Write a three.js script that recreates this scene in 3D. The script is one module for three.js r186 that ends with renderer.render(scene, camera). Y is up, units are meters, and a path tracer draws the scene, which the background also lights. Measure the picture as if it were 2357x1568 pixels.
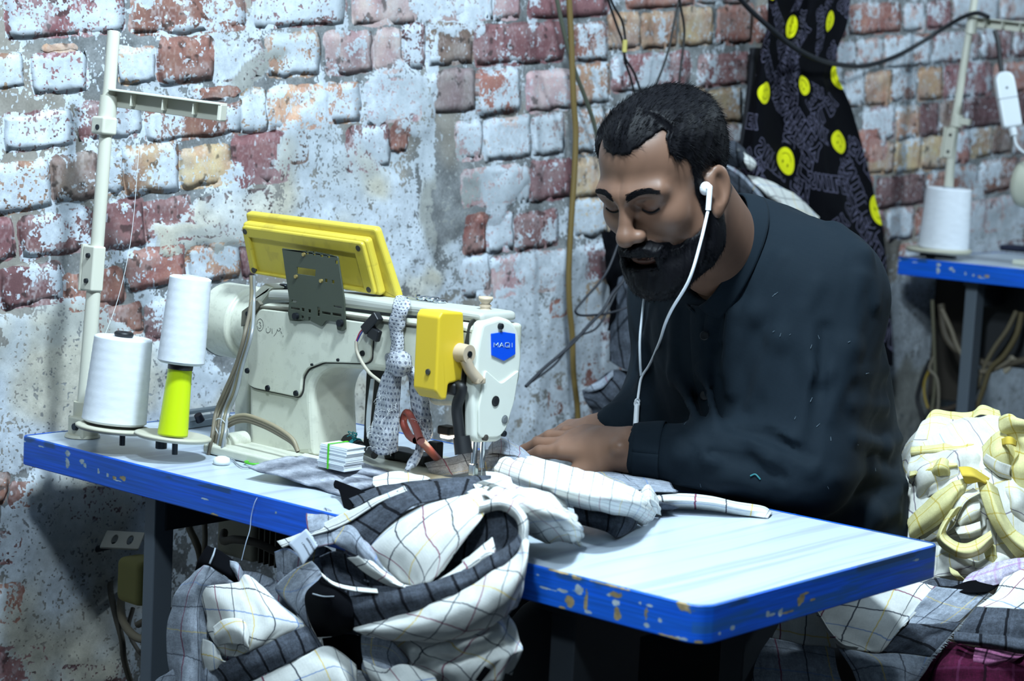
import * as THREE from 'three';
import { mergeGeometries, mergeVertices, toCreasedNormals } from 'three/addons/utils/BufferGeometryUtils.js';
import { RoundedBoxGeometry } from 'three/addons/geometries/RoundedBoxGeometry.js';
import { MarchingCubes } from 'three/addons/objects/MarchingCubes.js';
import { RectAreaLightUniformsLib } from 'three/addons/lights/RectAreaLightUniformsLib.js';

// ---------- camera ----------
const V = (x, y, z) => new THREE.Vector3(x, y, z);
const scene = new THREE.Scene();
const FPX = 4500, IW = 2357, IH = 1568;
const CAM = V(1.15435, 1.26188, 1.65998);
const FW = V(-0.65048793, -0.11868039, -0.75018692), RT = V(0.75044762, 0.05174974, -0.65890085), UP = V(-0.11702059, 0.99158304, -0.05540084);
const camera = new THREE.PerspectiveCamera(2 * Math.atan(IH / 2 / FPX) * 180 / Math.PI, IW / IH, 0.05, 40);
camera.position.copy(CAM); camera.up.copy(UP); camera.lookAt(CAM.clone().add(FW));
camera.focus = 2.75; camera.userData.fStop = 5.6;
scene.add(camera);

// ---------- light and exposure ----------
const renderer = new THREE.WebGLRenderer({ antialias: true });
renderer.toneMapping = THREE.LinearToneMapping;
renderer.toneMappingExposure = 1.0;
renderer.shadowMap.enabled = true;
RectAreaLightUniformsLib.init();
scene.background = new THREE.Color(0x05070a);
const LAMP_COLOR = new THREE.Color().setRGB(0.73, 0.895, 1.0);
const LAMPS = [            // bulb position, candela
  [0.02, 2.42, 0.16, 17],
  [0.35, 2.62, 1.30, 11],
  [0.55, 2.55, -2.5, 9],
];

// ---------- helpers ----------
function rng(seed) { let s = seed >>> 0; return () => { s = (s + 0x6D2B79F5) | 0; let t = Math.imul(s ^ (s >>> 15), 1 | s); t = (t + Math.imul(t ^ (t >>> 7), 61 | t)) ^ t; return ((t ^ (t >>> 14)) >>> 0) / 4294967296; }; }
const NS = 256, LAT = new Float32Array(NS * NS); { const r = rng(77); for (let i = 0; i < LAT.length; i++) LAT[i] = r(); }
function vn(x, y) {
  let xi = Math.floor(x), yi = Math.floor(y); let fx = x - xi, fy = y - yi; xi &= 255; yi &= 255;
  fx = fx * fx * (3 - 2 * fx); fy = fy * fy * (3 - 2 * fy);
  const x1 = (xi + 1) & 255, r0 = yi << 8, r1 = ((yi + 1) & 255) << 8;
  const a = LAT[r0 + xi], b = LAT[r0 + x1], c = LAT[r1 + xi], d = LAT[r1 + x1];
  return a + (b - a) * fx + (c - a + (a - b - c + d) * fx) * fy;
}
function fbm(x, y, o = 4) { let s = 0, a = 0.5, n = 0; for (let i = 0; i < o; i++) { s += a * vn(x, y); n += a; a *= 0.52; x = x * 2.03 + 17.1; y = y * 2.03 + 5.3; } return s / n; }
const clamp = (x, a = 0, b = 1) => x < a ? a : x > b ? b : x;
const sst = (a, b, x) => { const t = clamp((x - a) / (b - a)); return t * t * (3 - 2 * t); };
const mix = (a, b, t) => a + (b - a) * t;
function ray(px, py) { return FW.clone().addScaledVector(RT, (px - IW / 2) / FPX).addScaledVector(UP, -(py - IH / 2) / FPX); }
function at(px, py, depth) { return CAM.clone().addScaledVector(ray(px, py), depth); }       // photo pixel at a distance along the view -> world point
function onX(px, py, X) { const d = ray(px, py); return CAM.clone().addScaledVector(d, (X - CAM.x) / d.x); }
function onY(px, py, Y) { const d = ray(px, py); return CAM.clone().addScaledVector(d, (Y - CAM.y) / d.y); }
function onZ(px, py, Z) { const d = ray(px, py); return CAM.clone().addScaledVector(d, (Z - CAM.z) / d.z); }
const TW = FW.clone().negate();                                      // towards the camera
const dirOf = (r, u, t) => V(0, 0, 0).addScaledVector(RT, r).addScaledVector(UP, u).addScaledVector(TW, t).normalize();
const used = {};
function numbered(n) { const k = used[n] = (used[n] === undefined ? 0 : used[n] + 1); return k ? n + '_' + String(k).padStart(3, '0') : n; }
function thing(name, label, category, pos = [0, 0, 0], turn = 0, group) {
  const o = new THREE.Group(); o.name = numbered(name); o.position.set(...pos); o.rotation.y = turn; scene.add(o);
  o.userData = { label, category }; if (group) o.userData.group = group; return o;
}
function tag(o, label, category, group) { o.userData = { label, category }; if (group) o.userData.group = group; return o; }
function struct(name) { const o = new THREE.Group(); o.name = name; o.userData = { kind: 'structure' }; scene.add(o); return o; }
function clean(g) { const o = g.index ? g.toNonIndexed() : g; for (const k of Object.keys(o.attributes)) if (!['position', 'normal', 'uv'].includes(k)) o.deleteAttribute(k); if (!o.attributes.uv) o.setAttribute('uv', new THREE.BufferAttribute(new Float32Array(o.attributes.position.count * 2), 2)); return o; }
function obj(name, geos, mat, parent = scene, label) {
  const list = Array.isArray(geos) ? geos.map(clean) : null;
  const g = list ? (list.length > 1 ? mergeGeometries(list) : list[0]) : geos;
  const m = new THREE.Mesh(g, mat); m.name = parent === scene ? numbered(name) : name; m.castShadow = m.receiveShadow = true; parent.add(m);
  if (label) m.userData.label = label; return m;
}
const hex = (h) => new THREE.Color(h);
const std = (c, rough = 0.6, metal = 0, extra = {}) => new THREE.MeshStandardMaterial({ color: c, roughness: rough, metalness: metal, ...extra });
function dataTex(w, h, fn, srgb = true, rep) {
  const d = new Uint8Array(w * h * 4), o = [0, 0, 0];
  for (let j = 0; j < h; j++) for (let i = 0; i < w; i++) { fn(i / w, j / h, o, i, j); const k = (j * w + i) * 4; d[k] = o[0]; d[k + 1] = o[1]; d[k + 2] = o[2]; d[k + 3] = 255; }
  const t = new THREE.DataTexture(d, w, h, THREE.RGBAFormat); t.magFilter = THREE.LinearFilter; t.minFilter = THREE.LinearMipmapLinearFilter; t.generateMipmaps = true;
  t.wrapS = t.wrapT = THREE.RepeatWrapping; if (srgb) t.colorSpace = THREE.SRGBColorSpace; if (rep) t.repeat.set(...rep); t.needsUpdate = true; return t;
}
function box(w, h, d, x = 0, y = 0, z = 0, r = 0.003) { const g = r > 0 ? new RoundedBoxGeometry(w, h, d, 2, Math.min(r, w / 2.01, h / 2.01, d / 2.01)) : new THREE.BoxGeometry(w, h, d); g.translate(x, y, z); return g; }
function cyl(p, q, r0, r1 = r0, seg = 20, cap = false) {     // cylinder between two points
  const a = p.clone(), b = q.clone(), L = a.distanceTo(b); const g = new THREE.CylinderGeometry(r1, r0, L, seg, 1, cap);
  g.translate(0, L / 2, 0); g.applyQuaternion(new THREE.Quaternion().setFromUnitVectors(V(0, 1, 0), b.sub(a).normalize())); g.translate(a.x, a.y, a.z); return g;
}
function tube(pts, r, seg = 0, rs = 8) { const c = new THREE.CatmullRomCurve3(pts, false, 'centripetal'); return new THREE.TubeGeometry(c, seg || pts.length * 8, r, rs, false); }
function lathe(profile, seg = 40) { return new THREE.LatheGeometry(profile.map(([x, y]) => new THREE.Vector2(x, y)), seg); }
function shapeOf(pts) { const s = new THREE.Shape(); pts.forEach(([x, y], i) => i ? s.lineTo(x, y) : s.moveTo(x, y)); s.closePath(); return s; }
function roundShape(pts, rad) {                                // polygon with rounded corners
  const s = new THREE.Shape(), n = pts.length;
  for (let i = 0; i < n; i++) {
    const p = pts[i], a = pts[(i + n - 1) % n], b = pts[(i + 1) % n]; const r = Array.isArray(rad) ? rad[i] : rad;
    const la = Math.hypot(a[0] - p[0], a[1] - p[1]), lb = Math.hypot(b[0] - p[0], b[1] - p[1]); const k = Math.min(r, la / 2.02, lb / 2.02);
    const A = [p[0] + (a[0] - p[0]) / la * k, p[1] + (a[1] - p[1]) / la * k], B = [p[0] + (b[0] - p[0]) / lb * k, p[1] + (b[1] - p[1]) / lb * k];
    if (i) s.lineTo(...A); else s.moveTo(...A); s.quadraticCurveTo(p[0], p[1], B[0], B[1]);
  }
  s.closePath(); return s;
}
function extrude(shape, depth, bevel = 0.002, seg = 2) { return new THREE.ExtrudeGeometry(shape, { depth: Math.max(1e-4, depth - 2 * bevel), bevelEnabled: bevel > 0, bevelThickness: bevel, bevelSize: bevel, bevelOffset: -bevel, bevelSegments: seg, curveSegments: 10 }).translate(0, 0, bevel); }
// a smooth sheet through a grid of points (rows x cols of Vector3), uv in metres
function sheet(rows, nu = 24, nv = 24, opt = {}) {
  const R = rows.length, C = rows[0].length; const cr = (p0, p1, p2, p3, t) => 0.5 * (2 * p1 + (p2 - p0) * t + (2 * p0 - 5 * p1 + 4 * p2 - p3) * t * t + (3 * p1 - p0 - 3 * p2 + p3) * t * t * t);
  const g = (i, j, k) => { let ii = clamp(i, 0, R - 1), jj = clamp(j, 0, C - 1); let v = rows[ii][jj].getComponent(k);
    if (i < 0) v = 2 * v - rows[1][jj].getComponent(k); else if (i > R - 1) v = 2 * v - rows[R - 2][jj].getComponent(k);
    if (j < 0) v = 2 * v - rows[ii][1].getComponent(k); else if (j > C - 1) v = 2 * v - rows[ii][C - 2].getComponent(k); return v; };
  const P = new Float32Array((nu + 1) * (nv + 1) * 3), UVs = new Float32Array((nu + 1) * (nv + 1) * 2), idx = [];
  for (let a = 0; a <= nv; a++) for (let b = 0; b <= nu; b++) {
    const s = a / nv * (R - 1), t = b / nu * (C - 1); const i = Math.min(R - 2, Math.floor(s)), j = Math.min(C - 2, Math.floor(t)); const fs = s - i, ft = t - j; const q = (a * (nu + 1) + b);
    for (let k = 0; k < 3; k++) { const c = []; for (let m = -1; m <= 2; m++) c.push(cr(g(i + m, j - 1, k), g(i + m, j, k), g(i + m, j + 1, k), g(i + m, j + 2, k), ft)); P[q * 3 + k] = cr(c[0], c[1], c[2], c[3], fs); }
    UVs[q * 2] = b / nu; UVs[q * 2 + 1] = a / nv;
    if (a < nv && b < nu) idx.push(q, q + 1, q + nu + 1, q + 1, q + nu + 2, q + nu + 1);
  }
  // uv by mean arc length so the weave keeps its real size
  let lu = 0, lv = 0; const pt = (a, b) => V(P[(a * (nu + 1) + b) * 3], P[(a * (nu + 1) + b) * 3 + 1], P[(a * (nu + 1) + b) * 3 + 2]);
  for (let b = 0; b < nu; b++) lu += pt(nv >> 1, b).distanceTo(pt(nv >> 1, b + 1)); for (let a = 0; a < nv; a++) lv += pt(a, nu >> 1).distanceTo(pt(a + 1, nu >> 1));
  const [u0, v0] = opt.uv || [0, 0], rot = opt.rot || 0, cu = Math.cos(rot), su = Math.sin(rot), sc = opt.scale || 1;
  for (let q = 0; q < UVs.length / 2; q++) { const u = UVs[q * 2] * lu * sc, v = UVs[q * 2 + 1] * lv * sc; UVs[q * 2] = u0 + u * cu - v * su; UVs[q * 2 + 1] = v0 + u * su + v * cu; }
  const ge = new THREE.BufferGeometry(); ge.setAttribute('position', new THREE.BufferAttribute(P, 3)); ge.setAttribute('uv', new THREE.BufferAttribute(UVs, 2)); ge.setIndex(idx); ge.computeVertexNormals();
  if (opt.wrinkle) { const N = ge.attributes.normal; const [amp, fx, fy, sd = 0] = opt.wrinkle; for (let q = 0; q < P.length / 3; q++) { const u = UVs[q * 2] + sd, v = UVs[q * 2 + 1] + sd * 1.7; const d = amp * ((fbm(u * fx + fbm(u * 9, v * 9, 2) * 1.5, v * fy, 2) - 0.5) * 2); P[q * 3] += N.getX(q) * d; P[q * 3 + 1] += N.getY(q) * d; P[q * 3 + 2] += N.getZ(q) * d; } ge.computeVertexNormals(); }
  return ge;
}
// give a sheet a thickness: front, back and rim
function thick(ge, t) {
  const P = ge.attributes.position, N = ge.attributes.normal, U = ge.attributes.uv, n = P.count, I = Array.from(ge.index.array); const p = new Float32Array(n * 6), u = new Float32Array(n * 4);
  for (let i = 0; i < n; i++) for (let k = 0; k < 3; k++) { p[i * 3 + k] = P.array[i * 3 + k] + N.array[i * 3 + k] * t / 2; p[(n + i) * 3 + k] = P.array[i * 3 + k] - N.array[i * 3 + k] * t / 2; }
  u.set(U.array, 0); u.set(U.array, n * 2); const out = I.slice(); for (let i = 0; i < I.length; i += 3) out.push(n + I[i], n + I[i + 2], n + I[i + 1]);
  const ed = new Map(); for (let i = 0; i < I.length; i += 3) for (let k = 0; k < 3; k++) { const a = I[i + k], b = I[i + (k + 1) % 3]; ed.set(a * n + b, [a, b]); }
  for (const [, [a, b]] of ed) if (!ed.has(b * n + a)) out.push(a, n + b, b, a, n + a, n + b);
  const r = new THREE.BufferGeometry(); r.setAttribute('position', new THREE.BufferAttribute(p, 3)); r.setAttribute('uv', new THREE.BufferAttribute(u, 2)); r.setIndex(out); r.computeVertexNormals(); return r;
}
// ---------- the room ----------
const WX = -1.30;                        // face of the brick wall
const M = {
  concrete: std(0x6f7276, 0.9), ceiling: std(0x6f777e, 0.95), plasterWall: std(0x5c646b, 0.95),
};
{
  const f = struct('floor'); obj('floor_slab', [box(6.4, 0.12, 9.4, 1.45, -0.06, -0.6, 0)], std(0x2c2d30, 0.9, 0, { map: dataTex(256, 256, (u, v, o) => { const n = fbm(u * 16, v * 16, 4) * 90 + 130; o[0] = n; o[1] = n; o[2] = n * 1.02; }, true, [5, 7]) }), f);
  const c = struct('ceiling'); obj('ceiling_slab', [box(6.4, 0.12, 9.4, 1.45, 3.06, -0.6, 0)], M.ceiling, c);
  const wr = struct('wall_right'); obj('wall_panel', [box(0.15, 3.0, 9.2, 4.55, 1.5, -0.6, 0)], M.plasterWall, wr);
  const wf = struct('wall_front'); obj('wall_panel', [box(6.2, 3.0, 0.15, 1.45, 1.5, 4.0, 0)], M.plasterWall, wf);
  const wb = struct('wall_back'); obj('wall_panel', [box(6.2, 3.0, 0.15, 1.45, 1.5, -5.2, 0)], M.plasterWall, wb);
}
// lamps: bare LED bulbs on cords, outside the frame
LAMPS.forEach(([x, y, z, I], i) => {
  const t = thing('hanging_bulb', ['bare white bulb hanging on a cord above the near sewing table', 'bare white bulb hanging on a cord in the room in front of the table', 'bare white bulb hanging on a cord above the back tables'][i], 'lamp', [x, y, z]);
  obj('cord', [cyl(V(0, 0.12, 0), V(0, 3.0 - y, 0), 0.003)], std(0x1a1a1a, 0.6), t);
  obj('socket', [lathe([[0, 0.128], [0.012, 0.125], [0.017, 0.11], [0.0185, 0.062], [0, 0.062]], 24)], std(0xd8d8d4, 0.5), t);
  obj('bulb', lathe([[0, -0.058], [0.022, -0.053], [0.042, -0.036], [0.052, -0.008], [0.047, 0.02], [0.03, 0.045], [0.019, 0.062], [0, 0.062]], 32), new THREE.MeshStandardMaterial({ color: 0xffffff, emissive: LAMP_COLOR, emissiveIntensity: 6.0, roughness: 0.4 }), t);
  const l = new THREE.PointLight(LAMP_COLOR, I, 0, 2); l.name = 'bulb_light'; l.castShadow = true; l.shadow.radius = 5; t.add(l);
});
// ---------- the brick wall: every brick is a block of its own in a relief of mortar ----------
const COL = { M: [116, 80, 82], R: [138, 96, 86], O: [158, 126, 104], P: [158, 134, 134], B: [116, 98, 90], Y: [166, 142, 114], G: [116, 104, 102], D: [98, 70, 72] };
// x0 x1 y0 y1 (photo pixels at the brick's middle) colour, whitewash share, proud (mm)
const BR = `13 285 -30 84 M 58|300 566 -26 74 R 50|583 795 -32 62 M 86|812 958 -30 56 P 15
-62 53 124 206 O 94|72 200 120 214 M 95|92 176 102 118 O 5|272 360 108 190 O 84|363 488 86 188 R 8 8|497 602 94 182 G 88|614 737 76 176 O 70|748 858 74 170 P 40|863 926 66 165 P 30|930 979 54 158 D 48
8 170 258 342 M 90|178 324 234 318 M 50|334 560 246 316 R 58|442 552 204 226 R 30|556 614 206 306 O 95|618 832 194 290 O 56|842 964 184 282 P 88
-30 116 374 488 O 78|121 226 356 464 B 12 6|230 284 346 446 O 75|286 412 334 446 O 52 4|414 530 338 430 Y 34 6|537 655 310 424 M 8 10|659 702 306 372 B 10|795 898 290 392 M 74|900 938 276 350 R 25
-42 32 504 602 M 14|46 214 490 586 M 58|219 332 464 572 M 8 5|334 442 456 552 M 38|446 620 446 536 G 95
0 144 610 704 M 54 5|148 286 624 706 R 16 5|290 422 572 660 R 14 8|432 551 560 646 O 78 6|555 583 556 640 M 8
228 327 704 774 R 10 4|331 392 694 784 M 34 4|396 470 690 760 G 90
-40 18 1090 1160 R 40|20 76 1108 1166 R 15|-30 40 1345 1430 R 45|-40 115 1490 1600 M 25|130 300 1530 1620 D 30|150 330 1120 1190 D 45|-60 40 1225 1300 M 70
972 1090 -50 46 P 88|1096 1134 -46 44 P 92|1138 1196 -50 44 P 22|1216 1400 -52 40 M 8|1444 1598 -70 18 R 12|1602 1728 -78 8 P 45
985 1088 55 148 B 34|1092 1300 54 147 M 13|1322 1396 52 141 R 62 6|1398 1475 30 115 O 20|1477 1558 28 112 O 34|1564 1641 18 105 Y 12|1650 1734 14 100 R 15
992 1094 162 258 G 3|1097 1194 160 262 R 52 12|1214 1320 162 254 P 25|1322 1404 148 240 O 52|1408 1590 124 208 M 48|1606 1726 124 198 M 28
1048 1112 278 370 P 58|1115 1224 272 368 P 72 4|1227 1300 262 358 P 78|1326 1390 252 352 O 50|1396 1480 250 340 O 40|1486 1560 240 330 R 40|1566 1625 205 290 O 12|1628 1708 206 284 Y 42 4|1652 1712 290 332 P 60
1058 1190 384 470 P 88|1196 1218 380 466 P 70|1220 1314 370 460 M 14|1317 1400 364 454 Y 18|1404 1500 356 446 R 30|1504 1600 344 434 R 30|1606 1700 350 440 M 30
1068 1118 494 586 R 24|1122 1182 490 580 P 82|1186 1286 488 574 M 34|1322 1402 460 545 Y 58|1406 1500 452 536 R 30|1504 1620 440 524 M 30|1624 1720 440 530 R 30
1066 1128 590 682 P 72|1131 1202 588 682 P 48|1204 1300 580 670 P 92|1345 1408 560 640 M 40|1412 1520 548 640 R 40|1524 1700 540 630 M 35
1345 1406 646 732 Y 18|1414 1540 636 722 M 45|1550 1700 640 720 R 45
1357 1404 736 826 M 60|1412 1560 728 812 P 50|1264 1300 690 730 R 40
1334 1396 834 884 R 18|1404 1520 820 900 R 45
1258 1288 890 954 R 10|1320 1420 920 1000 B 50
1738 1860 12 96 R 30|1864 1950 10 90 M 40|1740 1800 110 186 R 40|1806 1930 106 180 M 40|1732 1850 196 270 O 40|1856 1950 190 262 R 40|1716 1830 286 360 R 40|1836 1950 280 350 P 50|1720 1820 380 450 M 40|1826 1950 366 440 R 40
1954 2074 8 76 R 32 4|2080 2128 10 72 P 68|2134 2190 2 66 M 46|2194 2300 -12 60 P 70|2304 2400 -20 48 P 58
1924 1970 98 152 P 74|1973 2030 90 150 P 72|2036 2144 82 154 R 78 4|2148 2257 74 144 M 50|2260 2330 70 136 M 42|2334 2420 66 130 M 40
1946 1990 166 246 P 70|1993 2050 166 244 O 15|2052 2110 160 230 R 64|2114 2170 156 230 O 14|2174 2284 148 224 M 36|2288 2400 144 214 R 26
1986 2060 248 322 P 64|2063 2116 246 322 O 34|2118 2160 240 314 D 12|2164 2214 234 310 B 12|2217 2310 224 292 D 10|2314 2420 214 282 D 14
2000 2058 330 400 O 40 3|2060 2120 322 398 Y 30 4|2122 2182 316 390 Y 30|2186 2232 306 376 R 40|2235 2283 296 362 Y 40|2286 2330 290 354 B 10|2334 2420 286 350 P 60
2018 2130 406 476 D 10 4|2134 2190 398 466 R 30|2194 2250 384 456 R 35|2254 2342 368 442 R 50|2346 2420 362 430 P 55
2043 2104 480 552 P 62|2108 2170 476 544 R 40|2176 2260 466 536 P 70|2264 2400 450 524 P 70
2070 2130 560 628 R 70|2240 2310 560 610 M 55|2316 2400 550 604 M 50
1958 2040 300 372 R 40|1956 2010 410 480 R 40|1960 2036 490 560 M 45`;
const bricks = BR.split(/[|\n]/).map((s) => { const [x0, x1, y0, y1, c, w, pr] = s.trim().split(' '); return { x0: +x0, x1: +x1, y0: +y0, y1: +y1, c: COL[c], w: w / 100, pr: (pr ? +pr : 2) / 1000 }; });
const rb = rng(5);
for (const b of bricks) {
  const xc = (b.x0 + b.x1) / 2, yc = (b.y0 + b.y1) / 2, s = -(0.035 + 0.00022 * clamp(yc, 0, 700)) * (yc > 1000 ? 0.2 : 1);
  const L = onX(b.x0, yc - s * (xc - b.x0) * 1, WX), Rr = onX(b.x1, yc + s * (b.x1 - xc), WX), T = onX(xc, b.y0, WX), B = onX(xc, b.y1, WX);
  b.cz = (L.z + Rr.z) / 2; b.cy = (T.y + B.y) / 2; b.a = Math.hypot(L.z - Rr.z, L.y - Rr.y) / 2; b.b = (T.y - B.y) / 2; b.rot = Math.atan2(Rr.y - L.y, -(Rr.z - L.z));
  b.seed = rb() * 100; b.tint = 0.88 + rb() * 0.26; b.hue = rb() - 0.5;
}
// plaster and whitewash over the joints: photo pixel centre, radii, share, tone (0 white, 1 cream, 2 grey), relief
const ZONES = [[150, 860, 230, 190, 0.95, 1, 1], [330, 900, 170, 130, 0.85, 0, 1], [730, 430, 140, 130, 1, 1, 1], [720, 330, 70, 90, 0.95, 0, 1], [490, 500, 150, 45, 0.92, 1, 1], [560, 440, 120, 60, 0.6, 1, 0.6], [880, 560, 130, 150, 0.9, 0, 1], [890, 640, 120, 60, 0.75, 1, 1],
  [1250, 760, 170, 190, 0.85, 0, 1], [1140, 430, 90, 60, 0.85, 0, 1], [1020, 480, 60, 130, 0.15, 2, 0.5], [1200, 950, 160, 120, 0.8, 0, 1], [2080, 760, 120, 170, 0.95, 0, 1], [2060, 930, 140, 90, 0.75, 2, 1], [2300, 900, 120, 200, 0.9, 0, 1], [2300, 540, 130, 80, 0.75, 0, 1], [170, 1330, 210, 280, 0.95, 1, 1], [60, 1250, 80, 150, 0.9, 0, 1], [500, 920, 120, 90, 0.75, 0, 1], [700, 950, 260, 160, 0.85, 1, 1], [20, 1000, 90, 90, 0.9, 0, 1],
  [520, 90, 60, 90, 0.7, 0, 0.5], [560, 130, 60, 40, 0.85, 2, 0.6], [920, 230, 60, 60, 0.8, 0, 0.8], [1020, 20, 80, 60, 0.85, 0, 0.8], [1280, 640, 80, 60, 0.85, 0, 1], [1500, 900, 200, 200, 0.8, 0, 1], [1800, 900, 300, 300, 0.8, 0, 1]]
  .map(([x, y, rx, ry, c, t, h]) => { const p = onX(x, y, WX), q = onX(x + rx, y, WX), r = onX(x, y - ry, WX); return { z: p.z, y: p.y, rz: Math.abs(q.z - p.z), ry: Math.abs(r.y - p.y), c, t, h }; });
function zoneAt(z, y) {   // -> share, cream, grey, relief
  let share = z > -1.05 ? 0.36 : 0.27, cr = 0, gr = 0, rel = 0;
  const wz = (fbm(z * 9 + 3, y * 9, 3) - 0.5) * 0.14, wy = (fbm(z * 9 + 31, y * 9 + 7, 3) - 0.5) * 0.14;
  for (const q of ZONES) { const d = Math.hypot((z + wz - q.z) / q.rz, (y + wy - q.y) / q.ry); if (d < 1.15) { const k = 1 - sst(0.78, 1.1, d); share = mix(share, q.c, k); if (q.t === 1) cr = Math.max(cr, k); if (q.t === 2) gr = Math.max(gr, k); rel = Math.max(rel, k * q.h); } }
  return [share, cr, gr, rel];
}
const seamZ = (y) => onX(985, 400, WX).z + (fbm(y * 14, 3.3, 3) - 0.5) * 0.05;
const WT = [{ z0: 0.16, z1: -1.34, y0: 0.2, y1: 1.7, w: 2048, h: 2048 }, { z0: -1.24, z1: -3.84, y0: 0.2, y1: 1.75, w: 2048, h: 1280 }];
for (const t of WT) {
  const n = t.w * t.h, id = new Int16Array(n).fill(-1), ed = new Float32Array(n);
  const ds = (t.z0 - t.z1) / t.w, dy = (t.y1 - t.y0) / t.h;
  bricks.forEach((b, k) => {
    const m = 0.012, e = b.a + m, i0 = Math.floor((t.z0 - b.cz - e) / ds), i1 = Math.ceil((t.z0 - b.cz + e) / ds), hh = b.b + b.a * Math.abs(Math.sin(b.rot)) + m, j0 = Math.floor((b.cy - hh - t.y0) / dy), j1 = Math.ceil((b.cy + hh - t.y0) / dy);
    const c = Math.cos(b.rot), s = Math.sin(b.rot);
    for (let j = Math.max(0, j0); j < Math.min(t.h, j1); j++) for (let i = Math.max(0, i0); i < Math.min(t.w, i1); i++) {
      const du = b.cz - (t.z0 - i * ds), dv = t.y0 + j * dy - b.cy; let u = du * c + dv * s, v = -du * s + dv * c;
      u += (fbm(u * 40 + b.seed, v * 40, 3) - 0.5) * 0.012; v += (fbm(u * 40 + b.seed + 50, v * 40, 3) - 0.5) * 0.012;
      const r = 0.012, qx = Math.abs(u) - b.a + r, qy = Math.abs(v) - b.b + r; const d = Math.hypot(Math.max(qx, 0), Math.max(qy, 0)) + Math.min(Math.max(qx, qy), 0) - r - 0.002;
      if (d < 0) { const p = j * t.w + i; id[p] = k; ed[p] = -d; }
    }
  });
  const D = new Uint8Array(n * 4), Bm = new Uint8Array(n * 4);
  let zc = null;
  for (let j = 0; j < t.h; j++) for (let i = 0; i < t.w; i++) {
    const z = t.z0 - i * ds, y = t.y0 + j * dy, p = j * t.w + i, zz = -z;
    if ((i & 7) === 0) zc = zoneAt(z, y);
    const [share, cr, gr, rel] = zc;
    const fine = vn(zz * 900, y * 900), mid = fbm(zz * 120, y * 120, 3);
    // two kinds of paint loss: broad flakes and small pin holes
    const flake = fbm(zz * 22 + 40, y * 26, 5) * 0.60 + fbm(zz * 95, y * 80, 3) * 0.27 + vn(zz * 380 + 3, y * 350) * 0.13;
    let r, g, bl, hgt;
    const k = id[p];
    let cov;
    if (k >= 0) {
      const b = bricks[k], q = fbm(zz * 30 + b.seed, y * 30, 4), w = fbm(zz * 14 + b.seed * 3, y * 55, 3);
      const m = b.tint * (0.74 + 0.52 * mix(q, w, 0.4)) * (0.94 + 0.12 * fine);
      r = b.c[0] * m; g = b.c[1] * m * (1 + 0.05 * b.hue + (q - 0.5) * 0.18); bl = b.c[2] * m * (1 + (q - 0.5) * 0.1);
      const dust = sst(0.48, 0.7, fbm(zz * 16 + b.seed + 9, y * 22, 4)) * 0.34; r = mix(r, 158, dust); g = mix(g, 152, dust); bl = mix(bl, 152, dust); const hz = sst(0.45, 0.75, fbm(zz * 70 + b.seed, y * 24 + 3, 3) * 0.6 + vn(zz * 300, y * 240) * 0.4) * (0.22 + 0.5 * b.w); r = mix(r, 192, hz); g = mix(g, 192, hz); bl = mix(bl, 196, hz);
      const dk = sst(0.66, 0.78, fbm(zz * 60 + 7, y * 60 + b.seed, 3)) * 0.4; r *= 1 - dk; g *= 1 - dk; bl *= 1 - dk;
      hgt = 0.42 + 0.12 * q + 0.05 * mid; cov = rel > 0.5 ? Math.max(b.w, share * 0.9) : b.w;
      const edge = sst(0.012, 0.0, ed[p]); cov = mix(cov, Math.min(cov, 0.45), edge * 0.8);
    } else {
      const q = fbm(zz * 34, y * 34, 4), m = 0.68 + 0.56 * q; r = 118 * m; g = 121 * m; bl = 123 * m; const gritty = vn(zz * 420, y * 420); r += (gritty - 0.5) * 22; g += (gritty - 0.5) * 22; bl += (gritty - 0.5) * 22;
      const tan = sst(0.5, 0.68, fbm(zz * 5 + 60, y * 5, 3)) * 0.5; r = mix(r, 150, tan); g = mix(g, 138, tan); bl = mix(bl, 122, tan);
      hgt = 0.3 + 0.22 * q + 0.06 * gritty; cov = share;
    }
    const s = Math.abs(z - seamZ(y)); if (y > 0.9 && y < 1.4) { if (s < 0.012 + 0.012 * mid) cov = Math.max(cov, 0.93 * sst(0.9, 0.98, y)); }
    const th = 0.5 + (0.5 - cov) * 0.46; // threshold from the share
    let wv = sst(th - 0.010, th + 0.010, flake) * (cov > 0.02 ? 1 : 0);
    const pin = vn(zz * 330 + 11, y * 330), pin2 = fbm(zz * 150 + 5, y * 130, 2); const pth = 0.22 + 0.16 * fbm(zz * 10, y * 10, 2); if (pin * 0.5 + pin2 * 0.5 < pth) wv *= 0.12;
    if (pin2 > 0.76 && cov > 0.05 && cov < 0.9) wv = Math.max(wv, 0.75);     // splashes
    const wn = 0.9 + 0.16 * (fbm(zz * 12 + 3, y * 12, 3) - 0.5) + 0.16 * (mid - 0.5) + 0.07 * (fine - 0.5);
    let wr = 205 * wn, wg = 214 * wn, wb = 224 * wn;
    if (cr > 0) { const c2 = cr * sst(0.35, 0.6, fbm(zz * 6 + 9, y * 6, 3)); wr = mix(wr, 196 * wn, c2); wg = mix(wg, 192 * wn, c2); wb = mix(wb, 178 * wn, c2); }
    if (gr > 0) { wr = mix(wr, 158 * wn, gr); wg = mix(wg, 160 * wn, gr); wb = mix(wb, 156 * wn, gr); }
    const stn = sst(0.58, 0.74, fbm(zz * 4.5 + 20, y * 11, 4)) * 0.42; wr = mix(wr, 150, stn); wg = mix(wg, 158, stn); wb = mix(wb, 164, stn);
    r = mix(r, wr, wv); g = mix(g, wg, wv); bl = mix(bl, wb, wv); hgt = mix(hgt, hgt + 0.24, wv);
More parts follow.
